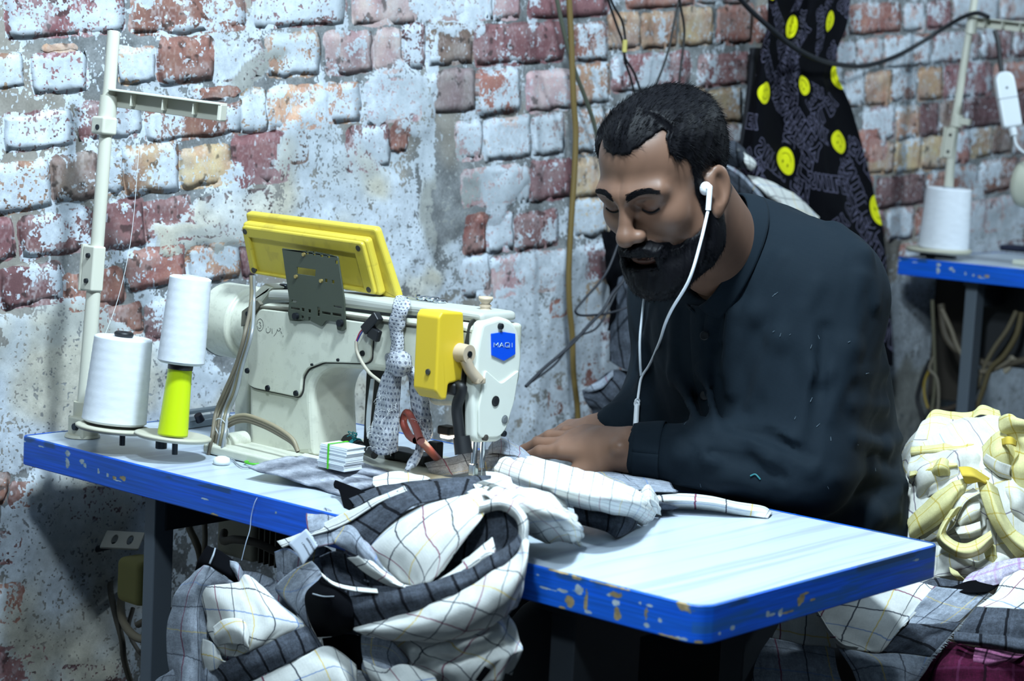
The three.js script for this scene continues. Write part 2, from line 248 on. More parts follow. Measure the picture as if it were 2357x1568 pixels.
    D[p * 4] = clamp(r, 0, 255); D[p * 4 + 1] = clamp(g, 0, 255); D[p * 4 + 2] = clamp(bl, 0, 255); D[p * 4 + 3] = 255;
    const hb = clamp(hgt) * 255; Bm[p * 4] = Bm[p * 4 + 1] = Bm[p * 4 + 2] = hb; Bm[p * 4 + 3] = 255;
  }
  const mk = (d, srgb) => { const x = new THREE.DataTexture(d, t.w, t.h, THREE.RGBAFormat); x.magFilter = THREE.LinearFilter; x.minFilter = THREE.LinearMipmapLinearFilter; x.generateMipmaps = true; x.wrapS = x.wrapT = THREE.MirroredRepeatWrapping; if (srgb) x.colorSpace = THREE.SRGBColorSpace; x.needsUpdate = true; return x; };
  t.mat = new THREE.MeshStandardMaterial({ map: mk(D, true), bumpMap: mk(Bm, false), bumpScale: 0.0014, roughness: 0.92 });
  t.uv = (z, y) => [(t.z0 - z) / (t.z0 - t.z1), (y - t.y0) / (t.y1 - t.y0)];
}
{
  const w = struct('wall_left');
  obj('wall_core', [box(0.2, 3.0, 9.2, WX - 0.135, 1.5, -0.6, 0)], M.plasterWall, w);
  // mortar relief: recessed joints, plaster laid over the bricks where it survives
  WT.forEach((t, k) => {
    const za = k ? -1.29 : 0.9, zb = k ? -4.4 : -1.29, ny = 240, nz = Math.round((za - zb) / 0.0085); const P = [], U = [], I = [];
    for (let j = 0; j <= ny; j++) for (let i = 0; i <= nz; i++) {
      const z = za + (zb - za) * i / nz, y = 2.2 * j / ny; const [, , , rel] = zoneAt(z, y);
      const d = -0.0016 + 0.0070 * (fbm(z * 38 + 90, y * 38, 4) - 0.45) + rel * (0.0070 + 0.008 * (fbm(z * 11, y * 11 + 40, 3) - 0.5));
      P.push(WX + d, y, z); U.push(...t.uv(z, y)); if (i < nz && j < ny) { const q = j * (nz + 1) + i; I.push(q, q + 1, q + nz + 1, q + 1, q + nz + 2, q + nz + 1); }
    }
    const g = new THREE.BufferGeometry(); g.setAttribute('position', new THREE.Float32BufferAttribute(P, 3)); g.setAttribute('uv', new THREE.Float32BufferAttribute(U, 2)); g.setIndex(I); g.computeVertexNormals();
    obj('mortar', g, t.mat, w);
  });
  for (const b of bricks) {
    const t = b.cz > -1.29 ? WT[0] : WT[1], nu = 9, nv = 5, P = [], U = [], I = [], c = Math.cos(b.rot), s = Math.sin(b.rot);
    const put = (u, v, d) => { const r = 1 - 0.05 * u * u * v * v; let x = u * b.a * r, y = v * b.b * r; x += (fbm(u * 2.3 + b.seed, v * 2.3, 2) - 0.5) * 0.012; y += (fbm(u * 2.6 + b.seed + 20, v * 2.3, 2) - 0.5) * 0.012; const z = b.cz - (x * c - y * s), yy = b.cy + x * s + y * c; P.push(WX + d, yy, z); U.push(...t.uv(z, yy)); };
    for (let j = 0; j <= nv; j++) for (let i = 0; i <= nu; i++) {
      const u = -1 + 2 * i / nu, v = -1 + 2 * j / nv, e = Math.max(Math.pow(Math.abs(u), 9), Math.pow(Math.abs(v), 7)); put(u, v, b.pr * 0.5 - 0.0010 * e + (fbm(u * 3 + b.seed * 2, v * 2, 3) - 0.5) * 0.006);
      if (i < nu && j < nv) { const q = j * (nu + 1) + i; I.push(q, q + 1, q + nu + 1, q + 1, q + nu + 2, q + nu + 1); }
    }
    const rim = []; for (let i = 0; i <= nu; i++) rim.push([i, 0]); for (let j = 1; j <= nv; j++) rim.push([nu, j]); for (let i = nu - 1; i >= 0; i--) rim.push([i, nv]); for (let j = nv - 1; j >= 1; j--) rim.push([0, j]);
    const base = P.length / 3; for (const [i, j] of rim) put(-1 + 2 * i / nu, -1 + 2 * j / nv, -0.034);
    rim.forEach(([i, j], q) => { const n = (q + 1) % rim.length, A = j * (nu + 1) + i, B = rim[n][1] * (nu + 1) + rim[n][0]; I.push(A, base + q, B, B, base + q, base + n); });
    const g = new THREE.BufferGeometry(); g.setAttribute('position', new THREE.Float32BufferAttribute(P, 3)); g.setAttribute('uv', new THREE.Float32BufferAttribute(U, 2)); g.setIndex(I); g.computeVertexNormals();
    obj('brick', g, t.mat, w);
  }
}
// ---------- sewing tables ----------
const TL = 1.2164, TD = 0.499, TT = 0.0428, TY = 0.75;
const laminate = std(0xdfe6ec, 0.28, 0, { map: dataTex(512, 512, (u, v, o) => { const s = fbm(u * 46 + fbm(u * 5, v * 3, 2) * 2.2, v * 2.2, 4), f = vn(u * 300, v * 8); let m = 1 - 0.10 * sst(0.5, 0.72, s) - 0.03 * f; o[0] = 220 * m; o[1] = 226 * m; o[2] = 232 * Math.pow(m, 0.7); }, true, [2.2, 1]) });
const steel = std(0x5d6670, 0.55, 0.35), darkSteel = std(0x2b3036, 0.6, 0.3);
function planRing(L, D, rs, n = 6) {          // plan of the top (x from -L to 0, z from 0 to -D), starting along the front edge
  const pts = []; const c = [[-L + rs[0], -rs[0], Math.PI, rs[0]], [-rs[1], -rs[1], Math.PI / 2, rs[1]], [-rs[2], -D + rs[2], 0, rs[2]], [-L + rs[3], -D + rs[3], -Math.PI / 2, rs[3]]];
  for (const [x, z, a0, r] of c) for (let i = 0; i <= n; i++) { const a = a0 - Math.PI / 2 * i / n; pts.push([x + r * Math.cos(a), z + r * Math.sin(a)]); }
  return pts;
}
function bandGeo(ring, y0, y1, out, inn, bev) {    // painted edging strip around the top, uv.x = metres along it
  const n = ring.length, P = [], U = [], I = []; let s = 0; const prof = [[-inn, y1 - 0.0004], [out - bev, y1 + 0.0002], [out, y1 - bev], [out, y0 + bev], [out - bev, y0], [-inn, y0]];
  for (let i = 0; i <= n; i++) {
    const p = ring[i % n], a = ring[(i + n - 1) % n], b = ring[(i + 1) % n]; let tx = b[0] - a[0], tz = b[1] - a[1]; const l = Math.hypot(tx, tz); tx /= l; tz /= l; const nx = -tz, nz = tx;
    if (i) s += Math.hypot(p[0] - ring[i - 1][0], p[1] - ring[i - 1][1]);
    prof.forEach(([o, y]) => { P.push(p[0] + nx * o, y, p[1] + nz * o); U.push(s, clamp((y - y0) / (y1 - y0))); });
    if (i < n) for (let k = 0; k < prof.length - 1; k++) { const q = i * prof.length + k; I.push(q, q + 1, q + prof.length, q + 1, q + prof.length + 1, q + prof.length); }
  }
  const g = new THREE.BufferGeometry(); g.setAttribute('position', new THREE.Float32BufferAttribute(P, 3)); g.setAttribute('uv', new THREE.Float32BufferAttribute(U, 2)); g.setIndex(I); const r = toCreasedNormals(g, 0.6); return r;
}
// chips in the blue paint: s along the edge (from the far left corner), height, size, tone 0 white primer, 1 bare board
const chipPx = [[161, .78, 7, .25, 0], [160, .45, 6, .35, 0], [193, .62, 6, .2, 0], [199, .52, 4, .2, 0], [231, .45, 4, .25, 0], [252, .4, 4, .15, 0], [268, .38, 6, .15, 1], [288, .42, 7, .2, 1], [278, .3, 12, .06, 0], [476, .45, 9, .08, 0], [497, .04, 12, .08, 1], [60, .8, 8, .06, 0], [100, .78, 9, .07, 0],
  [1244, .75, 6, .08, 0], [1262, .45, 24, .07, 0], [1300, .05, 10, .08, 1], [1302, .5, 14, .09, 0], [1318, .25, 12, .4, 1], [1338, .62, 11, .3, 0], [1356, .4, 5, .6, 1], [1360, .12, 9, .1, 0], [1408, .7, 5, .1, 0], [1425, .75, 15, .2, 1], [1424, .55, 10, .22, 0], [1427, .28, 9, .38, 1], [1480, .7, 4, .08, 0], [1500, .7, 9, .08, 0], [1494, .45, 4, .4, 1], [1496, .2, 7, .13, 0], [1526, .4, 6, .12, 0], [1578, .87, 22, .26, 1], [1575, .08, 14, .08, 0], [1290, .97, 42, .07, 1], [1335, .93, 14, .12, 1], [1410, .95, 50, .06, 1], [1545, .05, 30, .06, 1], [708, .1, 10, .05, 0], [870, .3, 6, .1, 0], [640, .6, 3, .08, 0]]
  .map(([x, h, w, hh, t]) => { const y = 1001 + (x - 52) * 0.2525 + (1 - h) * 80; const a = onZ(x, y, 0).x + TL, b = onZ(x + w, y, 0).x + TL; return [a, h, b - a, hh * 0.5, t]; });
for (const [x, h, w, hh, t] of [[1846, .5, 9, .4, 1], [1852, .62, 16, .08, 1], [1875, .4, 8, .08, 1], [1800, .28, 5, .3, 0], [1815, .25, 16, .07, 1], [1770, .35, 5, .2, 0], [1690, .25, 6, .15, 0], [2112, .7, 8, .08, 0], [1780, .3, 8, .1, 0], [1660, .2, 4, .1, 0], [1625, .05, 6, .1, 1]]) { const z = -onX(x, 1395 - (x - 1616) * 0.252 + (1 - h) * 82, 0).z; const w2 = -onX(x + w, 1395 - (x + w - 1616) * 0.252, 0).z + onX(x, 1395 - (x - 1616) * 0.252, 0).z; chipPx.push([TL + z - 0.012, h, w2, hh * 0.5, t]); }
const BL = 3.5;
const bluePaint = std(0xffffff, 0.5, 0, { map: dataTex(2048, 64, (u, v, o) => {
  const s = u * BL, n = fbm(s * 30, v * 7, 4), br = fbm(s * 14, v * 24 + 3, 3); const m = 0.78 + 0.36 * br; let r = 8 * m, g = 96 * m, b = 226 * m;
  const side = s > TL - 0.01 ? 1 : 0;  // the short end is worn: brush streaks over a darker undercoat
  const wear = sst(0.42, 0.62, fbm(s * 9 + 50, v * 5, 4)) * (side ? 0.7 : 0.2); r = mix(r, 44, wear); g = mix(g, 98, wear); b = mix(b, 158, wear);
  const top = v > 0.8 ? sst(0.5, 0.62, fbm(s * 18 + 9, v * 2, 3)) * 0.6 : 0; r = mix(r, 44, top); g = mix(g, 70, top); b = mix(b, 96, top);
  for (const [cs, ch, cw, chh, t] of chipPx) { const du = (s - cs) / cw, dv = (v - ch) / chh; if (Math.abs(du) > 1.4 || Math.abs(dv) > 1.4) continue; const d = Math.sqrt(du * du + dv * dv) + (fbm(s * 160, v * 7, 3) - 0.5) * 1.1; if (d < 0.95) { const k = sst(0.95, 0.8, d); const w = fbm(s * 120, v * 9, 2); const q = t ? [168, 146, 106] : [178, 190, 200]; r = mix(r, q[0] * (0.75 + 0.45 * w), k); g = mix(g, q[1] * (0.75 + 0.45 * w), k); b = mix(b, q[2] * (0.75 + 0.45 * w), k); } }
  o[0] = clamp(r, 0, 255); o[1] = clamp(g, 0, 255); o[2] = clamp(b, 0, 255);
}, true) });
bluePaint.map.repeat.set(1 / BL, 1);
function sewingTable(label, pos, L, D, Y, corner, legs) {
  const t = thing('sewing_table', label, 'table', pos);
  const ring = planRing(L, D, [0.006, corner, 0.010, 0.008]);
  const s = shapeOf(ring.map(([x, z]) => [x, -z])); const top = new THREE.ExtrudeGeometry(s, { depth: TT - 0.002, bevelEnabled: false }); top.rotateX(-Math.PI / 2); top.translate(0, Y - TT + 0.001, 0);
  const U = top.attributes.uv, P = top.attributes.position; for (let i = 0; i < U.count; i++) U.setXY(i, P.getZ(i) * 0 + P.getX(i), P.getZ(i));
  obj('tabletop', top, laminate, t);
  obj('edge_band', bandGeo(ring, Y - TT, Y, 0.0016, 0.0015, 0.0016), bluePaint, t);
  for (const [x, z, w, d, dark] of legs) { const g = [box(w, Y - TT - 0.03, d, x, (Y - TT - 0.03) / 2 + 0.03, z, 0.002), box(w * 1.3, 0.012, d * 1.2, x, Y - TT - 0.006, z, 0.001)]; const lg = obj('leg', g, dark ? darkSteel : steel, t); obj('foot', [box(w * 1.2, 0.03, d * 1.1, x, 0.015, z, 0.004)], std(0x15171a, 0.8), lg); }
  const xs = [...new Set(legs.map((l) => l[0]))]; for (const x of xs) { const zz = legs.filter((l) => l[0] === x).map((l) => l[1]); for (const [h, y] of [[0.045, Y - TT - 0.04], [0.03, 0.16]]) obj('crossbar', [box(0.028, h, Math.max(...zz) - Math.min(...zz), x, y, (Math.max(...zz) + Math.min(...zz)) / 2)], darkSteel, t); }
  obj('rail', [box(Math.max(...xs) - Math.min(...xs), 0.03, 0.028, (Math.max(...xs) + Math.min(...xs)) / 2, 0.22, -D * 0.55)], darkSteel, t);
  return t;
}
const lg = onZ(1297, 1420, -0.03).x, ll = onZ(348, 1170, -0.05).x;
const tableA = sewingTable('long white sewing table with a chipped blue edge, nearest the camera, carrying the sewing machine', [0, 0, 0], TL, TD, TY, 0.022, [[ll, -0.065, 0.024, 0.034], [ll, -0.44, 0.024, 0.034], [lg, -0.093, 0.036, 0.125, 1], [lg, -0.42, 0.036, 0.09, 1]]);
// second table, farther back to the right
const cB = onX(2068, 591, WX + 0.07), eB = onZ(2357, 647, cB.z);
const tB = { x: cB.x + TL, z: cB.z, Y: cB.y };
const tableB = sewingTable('white table with a blue edge in the background behind the man', [tB.x, 0, tB.z], TL, 0.52, tB.Y, 0.02, [[onZ(2243, 690, tB.z - 0.06).x - tB.x, -0.06, 0.03, 0.04], [onZ(2243, 690, tB.z - 0.06).x - tB.x, -0.45, 0.03, 0.04], [-0.2, -0.06, 0.03, 0.04], [-0.2, -0.45, 0.03, 0.04]]);
tableB.rotation.z = -Math.atan2(cB.y - eB.y, eB.x - cB.x) * 0.0;

// ---------- thread stands and cones ----------
const cream = std(0xc9c8ba, 0.45), cream2 = std(0xb9b6a4, 0.5), darkMetal = std(0x30353a, 0.4, 0.7), chrome = std(0xc8d0d6, 0.18, 1), blackPlastic = std(0x14161a, 0.45);
function plateGeo(r, th) { return lathe([[0, 0], [r - 0.004, 0], [r, th * 0.4], [r, th * 0.8], [r - 0.003, th], [r - 0.012, th], [r - 0.02, th * 0.55], [0.012, th * 0.55], [0.0, th * 0.7]], 48); }
const weaveTex = dataTex(256, 256, (u, v, o) => { const l = Math.sin((v * 120 + Math.sin(u * 40) * 0.0) * 6.283) * 0.5 + 0.5, n = fbm(u * 24, v * 30, 3); const m = 232 + 14 * l + 14 * (n - 0.5); o[0] = m; o[1] = m; o[2] = m + 2; });
const threadMat = std(0xe9eef4, 0.62, 0, { map: weaveTex, bumpMap: weaveTex, bumpScale: 0.0005 });
// profile of wound thread from y0 (radius r0) to y1 (radius r1)
const woundGeo = (r0, r1, y0, y1) => { const p = [[0.004, y0]]; p.push([r0 - 0.004, y0], [r0, y0 + 0.003]); for (let i = 1; i < 30; i++) { const f = i / 30; p.push([mix(r0, r1, f) + 0.00014 * Math.sin(f * 60) + 0.00025 * (fbm(f * 12, r0 * 90, 2) - 0.5), mix(y0, y1, f)]); } p.push([r1, y1 - 0.002], [r1 - 0.004, y1], [0.004, y1 - 0.001]); return lathe(p, 48); };
{
  // near stand: pole with a hook arm, clamp, two round plates
  const b = onY(187, 1002, TY), tp = onX(262, 72, b.x);       // foot and top of the leaning pole
  const t = thing('thread_stand', 'cream metal thread stand with two round plates on the near table', 'thread stand', [b.x, TY, b.z]);
  const foot = V(0, 0.03, -0.004), top = V(0.0, tp.y - TY, tp.z - b.z), dir = top.clone().sub(foot).normalize(), atk = (k) => foot.clone().lerp(top, k);
  obj('pole', [cyl(foot, atk(0.33), 0.0115, 0.0105, 20), cyl(atk(0.33), top, 0.0098, 0.0092, 20), cyl(top, top.clone().addScaledVector(dir, 0.001), 0.0075, 0.006, 16)], cream, t);
  const clampAt = (k, h) => { const c = atk(k), q = new THREE.Quaternion().setFromUnitVectors(V(0, 1, 0), dir); const g = [box(0.027, h, 0.022, 0, 0, 0.004, 0.003), box(0.005, h * 1.04, 0.03, -0.016, 0, 0.0, 0.001)]; g.forEach((x) => { x.applyQuaternion(q); x.translate(c.x, c.y, c.z); }); const m = obj('clamp', g, cream, t); for (const s of [-0.28, 0.28]) { const sg = cyl(V(0.002, s * h, 0.012), V(0.002, s * h, 0.0185), 0.004, 0.0035, 12); sg.applyQuaternion(q); sg.translate(c.x, c.y, c.z); obj('screw', [sg], darkMetal, m); } };
  clampAt(0.385, 0.066);
  { // hook arm near the top
    const c = atk(0.795); const q = new THREE.Quaternion().setFromUnitVectors(V(0, 1, 0), dir); const col = [cyl(V(0, -0.03, 0), V(0, 0.022, 0), 0.0135, 0.0125, 20), box(0.03, 0.026, 0.026, 0.0, -0.022, 0.004, 0.004)]; col.forEach((x) => { x.applyQuaternion(q); x.translate(c.x, c.y, c.z); });
    const cl = obj('collar', col, cream, t); obj('screw', [cyl(c.clone().add(V(0.002, -0.024, 0.016)), c.clone().add(V(0.002, -0.024, 0.02)), 0.004, 0.004, 12)], darkMetal, cl);
    const dp = CAM.distanceTo(b) ; const e = onX(514, 258, b.x + 0.16); e.sub(b.clone()); const s0 = c.clone().add(V(0.006, 0.020, 0)); const d = e.clone().sub(s0), L = d.length(); const fr = []; 
    fr.push(box(L, 0.003, 0.026, L / 2, 0.011, 0, 0.001), box(L, 0.024, 0.003, L / 2, -0.002, -0.011, 0.001), box(0.006, 0.024, 0.024, L - 0.002, -0.001, 0, 0.002)); for (const k of [0.2, 0.48, 0.75]) fr.push(box(0.002, 0.018, 0.02, L * k, 0.0, -0.002, 0.0005));
    const yaw = Math.atan2(-d.z, d.x), pit = Math.asin(d.y / L); fr.forEach((x) => { x.rotateZ(pit); x.rotateY(yaw); x.translate(s0.x, s0.y, s0.z); }); obj('guide_arm', fr, cream, t);
  }
  // base block with set screw, plates on a cross strap
  const bb = obj('base_block', [box(0.036, 0.03, 0.03, 0.012, 0.015, 0.006, 0.003), cyl(V(0, 0.0, -0.004), V(0, 0.05, -0.003), 0.0165, 0.0145, 20), cyl(V(0.008, 0, 0.004), V(0.008, 0.004, 0.004), 0.026, 0.024, 24)], cream2, t);
  obj('screw', [cyl(V(0.016, 0.017, 0.02), V(0.016, 0.017, 0.026), 0.006, 0.005, 14)], darkMetal, bb);
  const pA = onY(262, 985, TY + 0.034).sub(b), pB = onY(398, 1004, TY + 0.032).sub(b);
  obj('strap', [(() => { const d = pB.clone().sub(V(0, 0.03, 0)); const g = box(Math.hypot(d.x, d.z) + 0.02, 0.004, 0.016, Math.hypot(d.x, d.z) / 2, 0.027, 0, 0.001); g.rotateY(Math.atan2(-d.z, d.x)); return g; })(), cyl(V(pB.x - 0.02, 0.012, pB.z + 0.004), V(pB.x - 0.02, 0.03, pB.z + 0.004), 0.008), cyl(V(pB.x + 0.01, 0.008, pB.z + 0.004), V(pB.x + 0.01, 0.03, pB.z + 0.004), 0.004), cyl(V(pA.x + 0.02, 0.012, pA.z), V(pA.x + 0.02, 0.03, pA.z), 0.004)], darkMetal, t);
  const tiltQ = new THREE.Quaternion().setFromUnitVectors(V(0, 1, 0), dirOf(0.125, 1, 0.06)); for (const p of [pA, pB]) obj('spool_plate', plateGeo(0.0535, 0.007).translate(0, -0.004, 0).applyQuaternion(tiltQ).translate(p.x, p.y, p.z), cream2, t);
  const cone = (name, label, px, py, top, ppx) => { const q = onY(px, py, TY + 0.034 + 0.003); const g = thing(name, label, 'thread cone', [q.x, q.y, q.z], 0, 'cones of white thread'); g.quaternion.copy(tiltQ); return g; };
  const cA = cone('thread_cone', 'fat cone of white thread with a black core, on the plate next to the pole', 262, 976);
  obj('wound_thread', woundGeo(0.0455, 0.0405, 0.0015, 0.125), threadMat, cA);
  obj('core', lathe([[0.0085, 0], [0.012, 0], [0.012, 0.124], [0.0135, 0.127], [0.0135, 0.130], [0.011, 0.132], [0.0055, 0.132], [0.0055, 0.128], [0.0075, 0.126], [0.0085, 0.1]], 32), blackPlastic, cA);
  const cBn = cone('thread_cone', 'cone of white thread raised on a bright yellow plastic tube, on the right plate', 397, 1004);
  obj('tube', lathe([[0.0, 0.001], [0.0205, 0.001], [0.021, 0.004], [0.0195, 0.03], [0.0165, 0.094], [0.012, 0.2], [0.0, 0.2]], 40), std(0xc6dc12, 0.35), cBn);
  obj('ring', lathe([[0.012, 0.093], [0.0172, 0.093], [0.0175, 0.0985], [0.0165, 0.101], [0.012, 0.101]], 32), blackPlastic, cBn);
  obj('wound_thread', woundGeo(0.0325, 0.0285, 0.101, 0.222), threadMat, cBn);
  obj('tube_end', lathe([[0.0, 0.2175], [0.007, 0.2195], [0.011, 0.2235], [0.012, 0.2222], [0.0125, 0.22]], 24), std(0xb8c0c6, 0.5), cBn);
  // thread running from the cone to the arm
  const th = tube([onX(240, 775, -1.13), onX(268, 700, -1.13), onX(300, 560, -1.13), onX(322, 320, -1.13)], 0.0004, 20, 5); tag(obj('thread_strand', th, std(0xdfe6ee, 0.7)), 'thin white thread rising from the fat cone', 'thread');
}
// ---------- the sewing machine (its back towards the camera) ----------
{
  const ZB = -0.2, FX = -0.513, DP = 0.090;
  const enamel = std(0xd2d3c6, 0.36, 0, { map: dataTex(512, 512, (u, v, o) => { const n = fbm(u * 9, v * 9, 5), d = sst(0.56, 0.75, fbm(u * 22 + 3, v * 22, 4)), sp = vn(u * 190, v * 190) > 0.93 ? 1 : 0; const m = 1 - 0.06 * n - 0.05 * d - 0.10 * sp * (fbm(u * 12, v * 12, 2) > 0.5 ? 1 : 0); o[0] = 250 * m; o[1] = 250 * m; o[2] = 246 * m; }, true, [3, 3]) });
  const enamelW = std(0xd9dcd2, 0.3), yellow = std(0xd9b92e, 0.42), yellowDirty = std(0xffffff, 0.45, 0, { map: dataTex(256, 256, (u, v, o) => { const n = fbm(u * 7, v * 7, 4), d = sst(0.55, 0.78, fbm(u * 16 + 9, v * 10, 4)) * 0.5; const e = d * 0.35 + (n - 0.5) * 0.1; o[0] = mix(204, 120, e); o[1] = mix(184, 98, e); o[2] = mix(66, 50, e); }, true, [4, 4]) }), grime = std(0x6d6a5e, 0.7, 0.1), bolt = std(0x22262c, 0.4, 0.6), beige = std(0xb7a58e, 0.5), rubber = std(0x101216, 0.55);
  const t = thing('sewing_machine', 'cream industrial sewing machine with yellow control panel and yellow head cover, seen from behind', 'sewing machine', [-0.75, TY, ZB]);
  const o0 = V(-0.75, TY, ZB);
  const bz = (px, py, z = ZB) => { const p = onZ(px, py, z); return [p.x - o0.x, p.y - o0.y]; };   // photo point on a plane facing the camera side -> local x, y
  const loc = (v) => v.sub(o0);
  const xy = (list, z) => list.map(([a, b]) => bz(a, b, z));
  // body: column and arm as one casting
  const body = roundShape([...xy([[571, 1045], [571, 742], [598, 698], [700, 706], [880, 730], [1060, 742], [1103, 752], [1096, 890], [1072, 935], [985, 935], [965, 872], [880, 856], [760, 846], [728, 868], [716, 905], [722, 1050]])], [0.004, 0.006, 0.012, 0.01, 0.02, 0.01, 0.006, 0.01, 0.012, 0.012, 0.01, 0.02, 0.02, 0.02, 0.02, 0.004]);
  obj('arm', [extrude(body, DP, 0.010, 4).translate(0, 0, -DP)], enamel, t);
  // top cover: a lower, wider lid of the arm
  const cov = roundShape(xy([[602, 690], [606, 668], [760, 676], [900, 697], [1060, 716], [1098, 722], [1100, 744], [880, 722], [700, 698]]), 0.006);
  obj('top_cover', [extrude(cov, DP - 0.02, 0.006, 3).translate(0, 0, -DP + 0.012)], std(0xb2b4ac, 0.45), t);
  obj('ledge', [tube([[602, 707], [700, 714], [820, 730], [900, 741], [965, 750]].map(([a, b]) => { const [x, y] = bz(a, b); return V(x, y, 0.0005); }), 0.0028, 30, 6)], grime, t);
  // belt and motor housing at the hand-wheel end
  { const c = bz(562, 742, ZB - 0.055); const h = lathe([[0.0, -0.062], [0.030, -0.061], [0.046, -0.055], [0.053, -0.046], [0.0555, -0.036], [0.0555, 0.018], [0.051, 0.022], [0.044, 0.024], [0.044, 0.05]], 48); h.rotateZ(-Math.PI / 2); h.translate(c[0] - 0.002, c[1], -0.055); obj('motor_housing', h, enamel, t);
    const r = lathe([[0.0475, -0.0555], [0.0535, -0.048], [0.0565, -0.037], [0.0545, -0.036], [0.051, -0.046], [0.046, -0.053]], 48); r.rotateZ(-Math.PI / 2); r.translate(c[0] - 0.004, c[1], -0.0555); obj('housing_rim', r, std(0x6a6f70, 0.5), t); }
  // bolted corner bracket and side cover
  const side = roundShape(xy([[536, 1040], [540, 880], [560, 700], [606, 652], [628, 662], [600, 700], [572, 742], [572, 1042]], ZB - 0.03), 0.004); obj('side_cover', [extrude(side, 0.07, 0.004, 2).translate(0, 0, -0.1)], enamel, t);
  const brk = roundShape(xy([[562, 716], [598, 690], [606, 700], [574, 745], [560, 752]]), 0.002); const bk = obj('corner_bracket', [extrude(brk, 0.006, 0.001).translate(0, 0, -0.001)], grime, t); { const [x, y] = bz(579, 722); obj('screw', [cyl(V(x, y, 0.004), V(x, y, 0.009), 0.004, 0.0034, 14)], bolt, bk); }
  // back cover plate
  const pl = roundShape(xy([[576, 760], [604, 711], [700, 722], [862, 745], [857, 828], [846, 836], [748, 834], [712, 848], [700, 868], [697, 902], [690, 914], [590, 893], [576, 885]]), 0.006);
  const plate = obj('back_cover', [extrude(pl, 0.006, 0.0015, 2).translate(0, 0, -0.001)], enamel, t);
  const pg = roundShape(xy([[574, 758], [603, 708], [700, 720], [864, 743], [859, 831], [847, 839], [749, 837], [714, 851], [703, 869], [700, 904], [691, 917], [589, 896], [574, 888]]), 0.006); obj('cover_gap', [extrude(pg, 0.0032, 0, 0).translate(0, 0, -0.0022)], std(0x2c2b28, 0.8), plate);
  for (const [x, y, r] of [[576, 853, 3.4], [623, 893, 3.6], [688, 905, 3.6], [841, 813, 3.4], [785, 828, 1.8], [725, 839, 1.6]]) { const p = bz(x, y); obj('screw', [cyl(V(p[0], p[1], 0.0045), V(p[0], p[1], 0.0075), r * 0.00125, r * 0.0011, 16)], bolt, plate); }
  { // handwriting on the cover in black marker
    const st = [[[598, 746], [600, 737], [606, 734], [611, 740], [612, 752], [607, 761], [601, 760], [598, 750]], [[602, 742], [606, 743], [604, 748], [607, 750], [605, 756], [601, 754]], [[619, 755], [619, 763], [623, 766], [628, 762], [628, 755]], [[623, 753], [624, 752]], [[633, 768], [632, 756]], [[645, 757], [642, 766], [636, 774]], [[644, 759], [648, 762], [652, 757], [649, 755]], [[652, 762], [655, 768]], [[658, 772], [657, 776]]];
    obj('handwriting', st.map((s) => tube(s.map(([a, b]) => { const [x, y] = bz(a, b); return V(x, y, 0.0049); }), 0.00042, s.length * 5, 5)), std(0x15161c, 0.6), plate); }
  { const p = bz(868, 818); obj('rivet', [cyl(V(p[0] + 0.022, p[1], -0.001), V(p[0] + 0.022, p[1], 0.002), 0.0062, 0.0056, 20)], std(0x8d9094, 0.4, 0.6), t); const q = bz(894, 823); obj('adjuster_hole', [cyl(V(q[0], q[1], -0.002), V(q[0], q[1], 0.0012), 0.006, 0.006, 20)], bolt, t); }
  // bed and its rear hinge strip
  obj('bed', [box(0.52, 0.012, 0.19, 0.05, 0.006, -0.07, 0.004), box(0.20, 0.014, 0.05, -0.12, 0.007, 0.045, 0.004)], enamel, t);
  obj('hinge', [cyl(V(-0.205, 0.014, 0.006), V(-0.2, 0.014, 0.05), 0.014, 0.014, 18)], enamel, t); obj('hinge', [cyl(V(-0.05, 0.012, 0.03), V(-0.0, 0.012, 0.03), 0.01, 0.01, 16)], enamel, t);
  // face plate on the needle end
  const fz = (px, py) => { const p = onX(px, py, FX); return [p.z - o0.z, p.y - o0.y]; };
  const fpl = [[1110, 742], [1152, 729], [1180, 738], [1196, 765], [1203, 815], [1200, 850], [1184, 935], [1165, 1002], [1150, 1018], [1098, 1020], [1090, 1010], [1089, 935], [1098, 800]];
  const face = roundShape(fpl.map(([a, b]) => fz(a, b)), 0.008); const fg = extrude(face, 0.02, 0.006, 4); fg.rotateY(-Math.PI / 2); fg.scale(-1, 1, 1); // shape x is z
  const fixWind = (g) => { const q = g.index ? g.toNonIndexed() : g; const p = q.attributes.position; for (let i = 0; i < p.count; i += 3) for (let k = 0; k < 3; k++) { const a = p.getComponent(i + 1, k), b = p.getComponent(i + 2, k); p.setComponent(i + 1, k, b); p.setComponent(i + 2, k, a); } q.computeVertexNormals(); return q; };
  const onFace = (sh, d, bev, x0, seg = 2) => { const g = extrude(sh, d, bev, seg); const q = g.index ? g.toNonIndexed() : g; const p = q.attributes.position; for (let i = 0; i < p.count; i++) { const a = p.getX(i), b = p.getY(i), c = p.getZ(i); p.setXYZ(i, FX - o0.x + x0 + c, b, a); } return fixWind(toPlain(q)); };
  function toPlain(q) { return q; }
  const fp = obj('face_plate', onFace(face, 0.018, 0.006, -0.018, 4), enamelW, t);
  obj('face_gap', onFace(roundShape(fpl.map(([a, b]) => fz(a + (a < 1140 ? -2 : 1), b + (b < 800 ? -1 : 1))), 0.008), 0.003, 0, -0.0215), std(0x23231f, 0.8), fp);
  obj('raised_panel', onFace(roundShape([[1114, 850], [1150, 882], [1192, 850], [1180, 925], [1160, 990], [1145, 1006], [1104, 1008], [1098, 1000], [1098, 940]].map(([a, b]) => fz(a, b)), 0.006), 0.0022, 0.0018, -0.0006, 3), enamelW, fp);
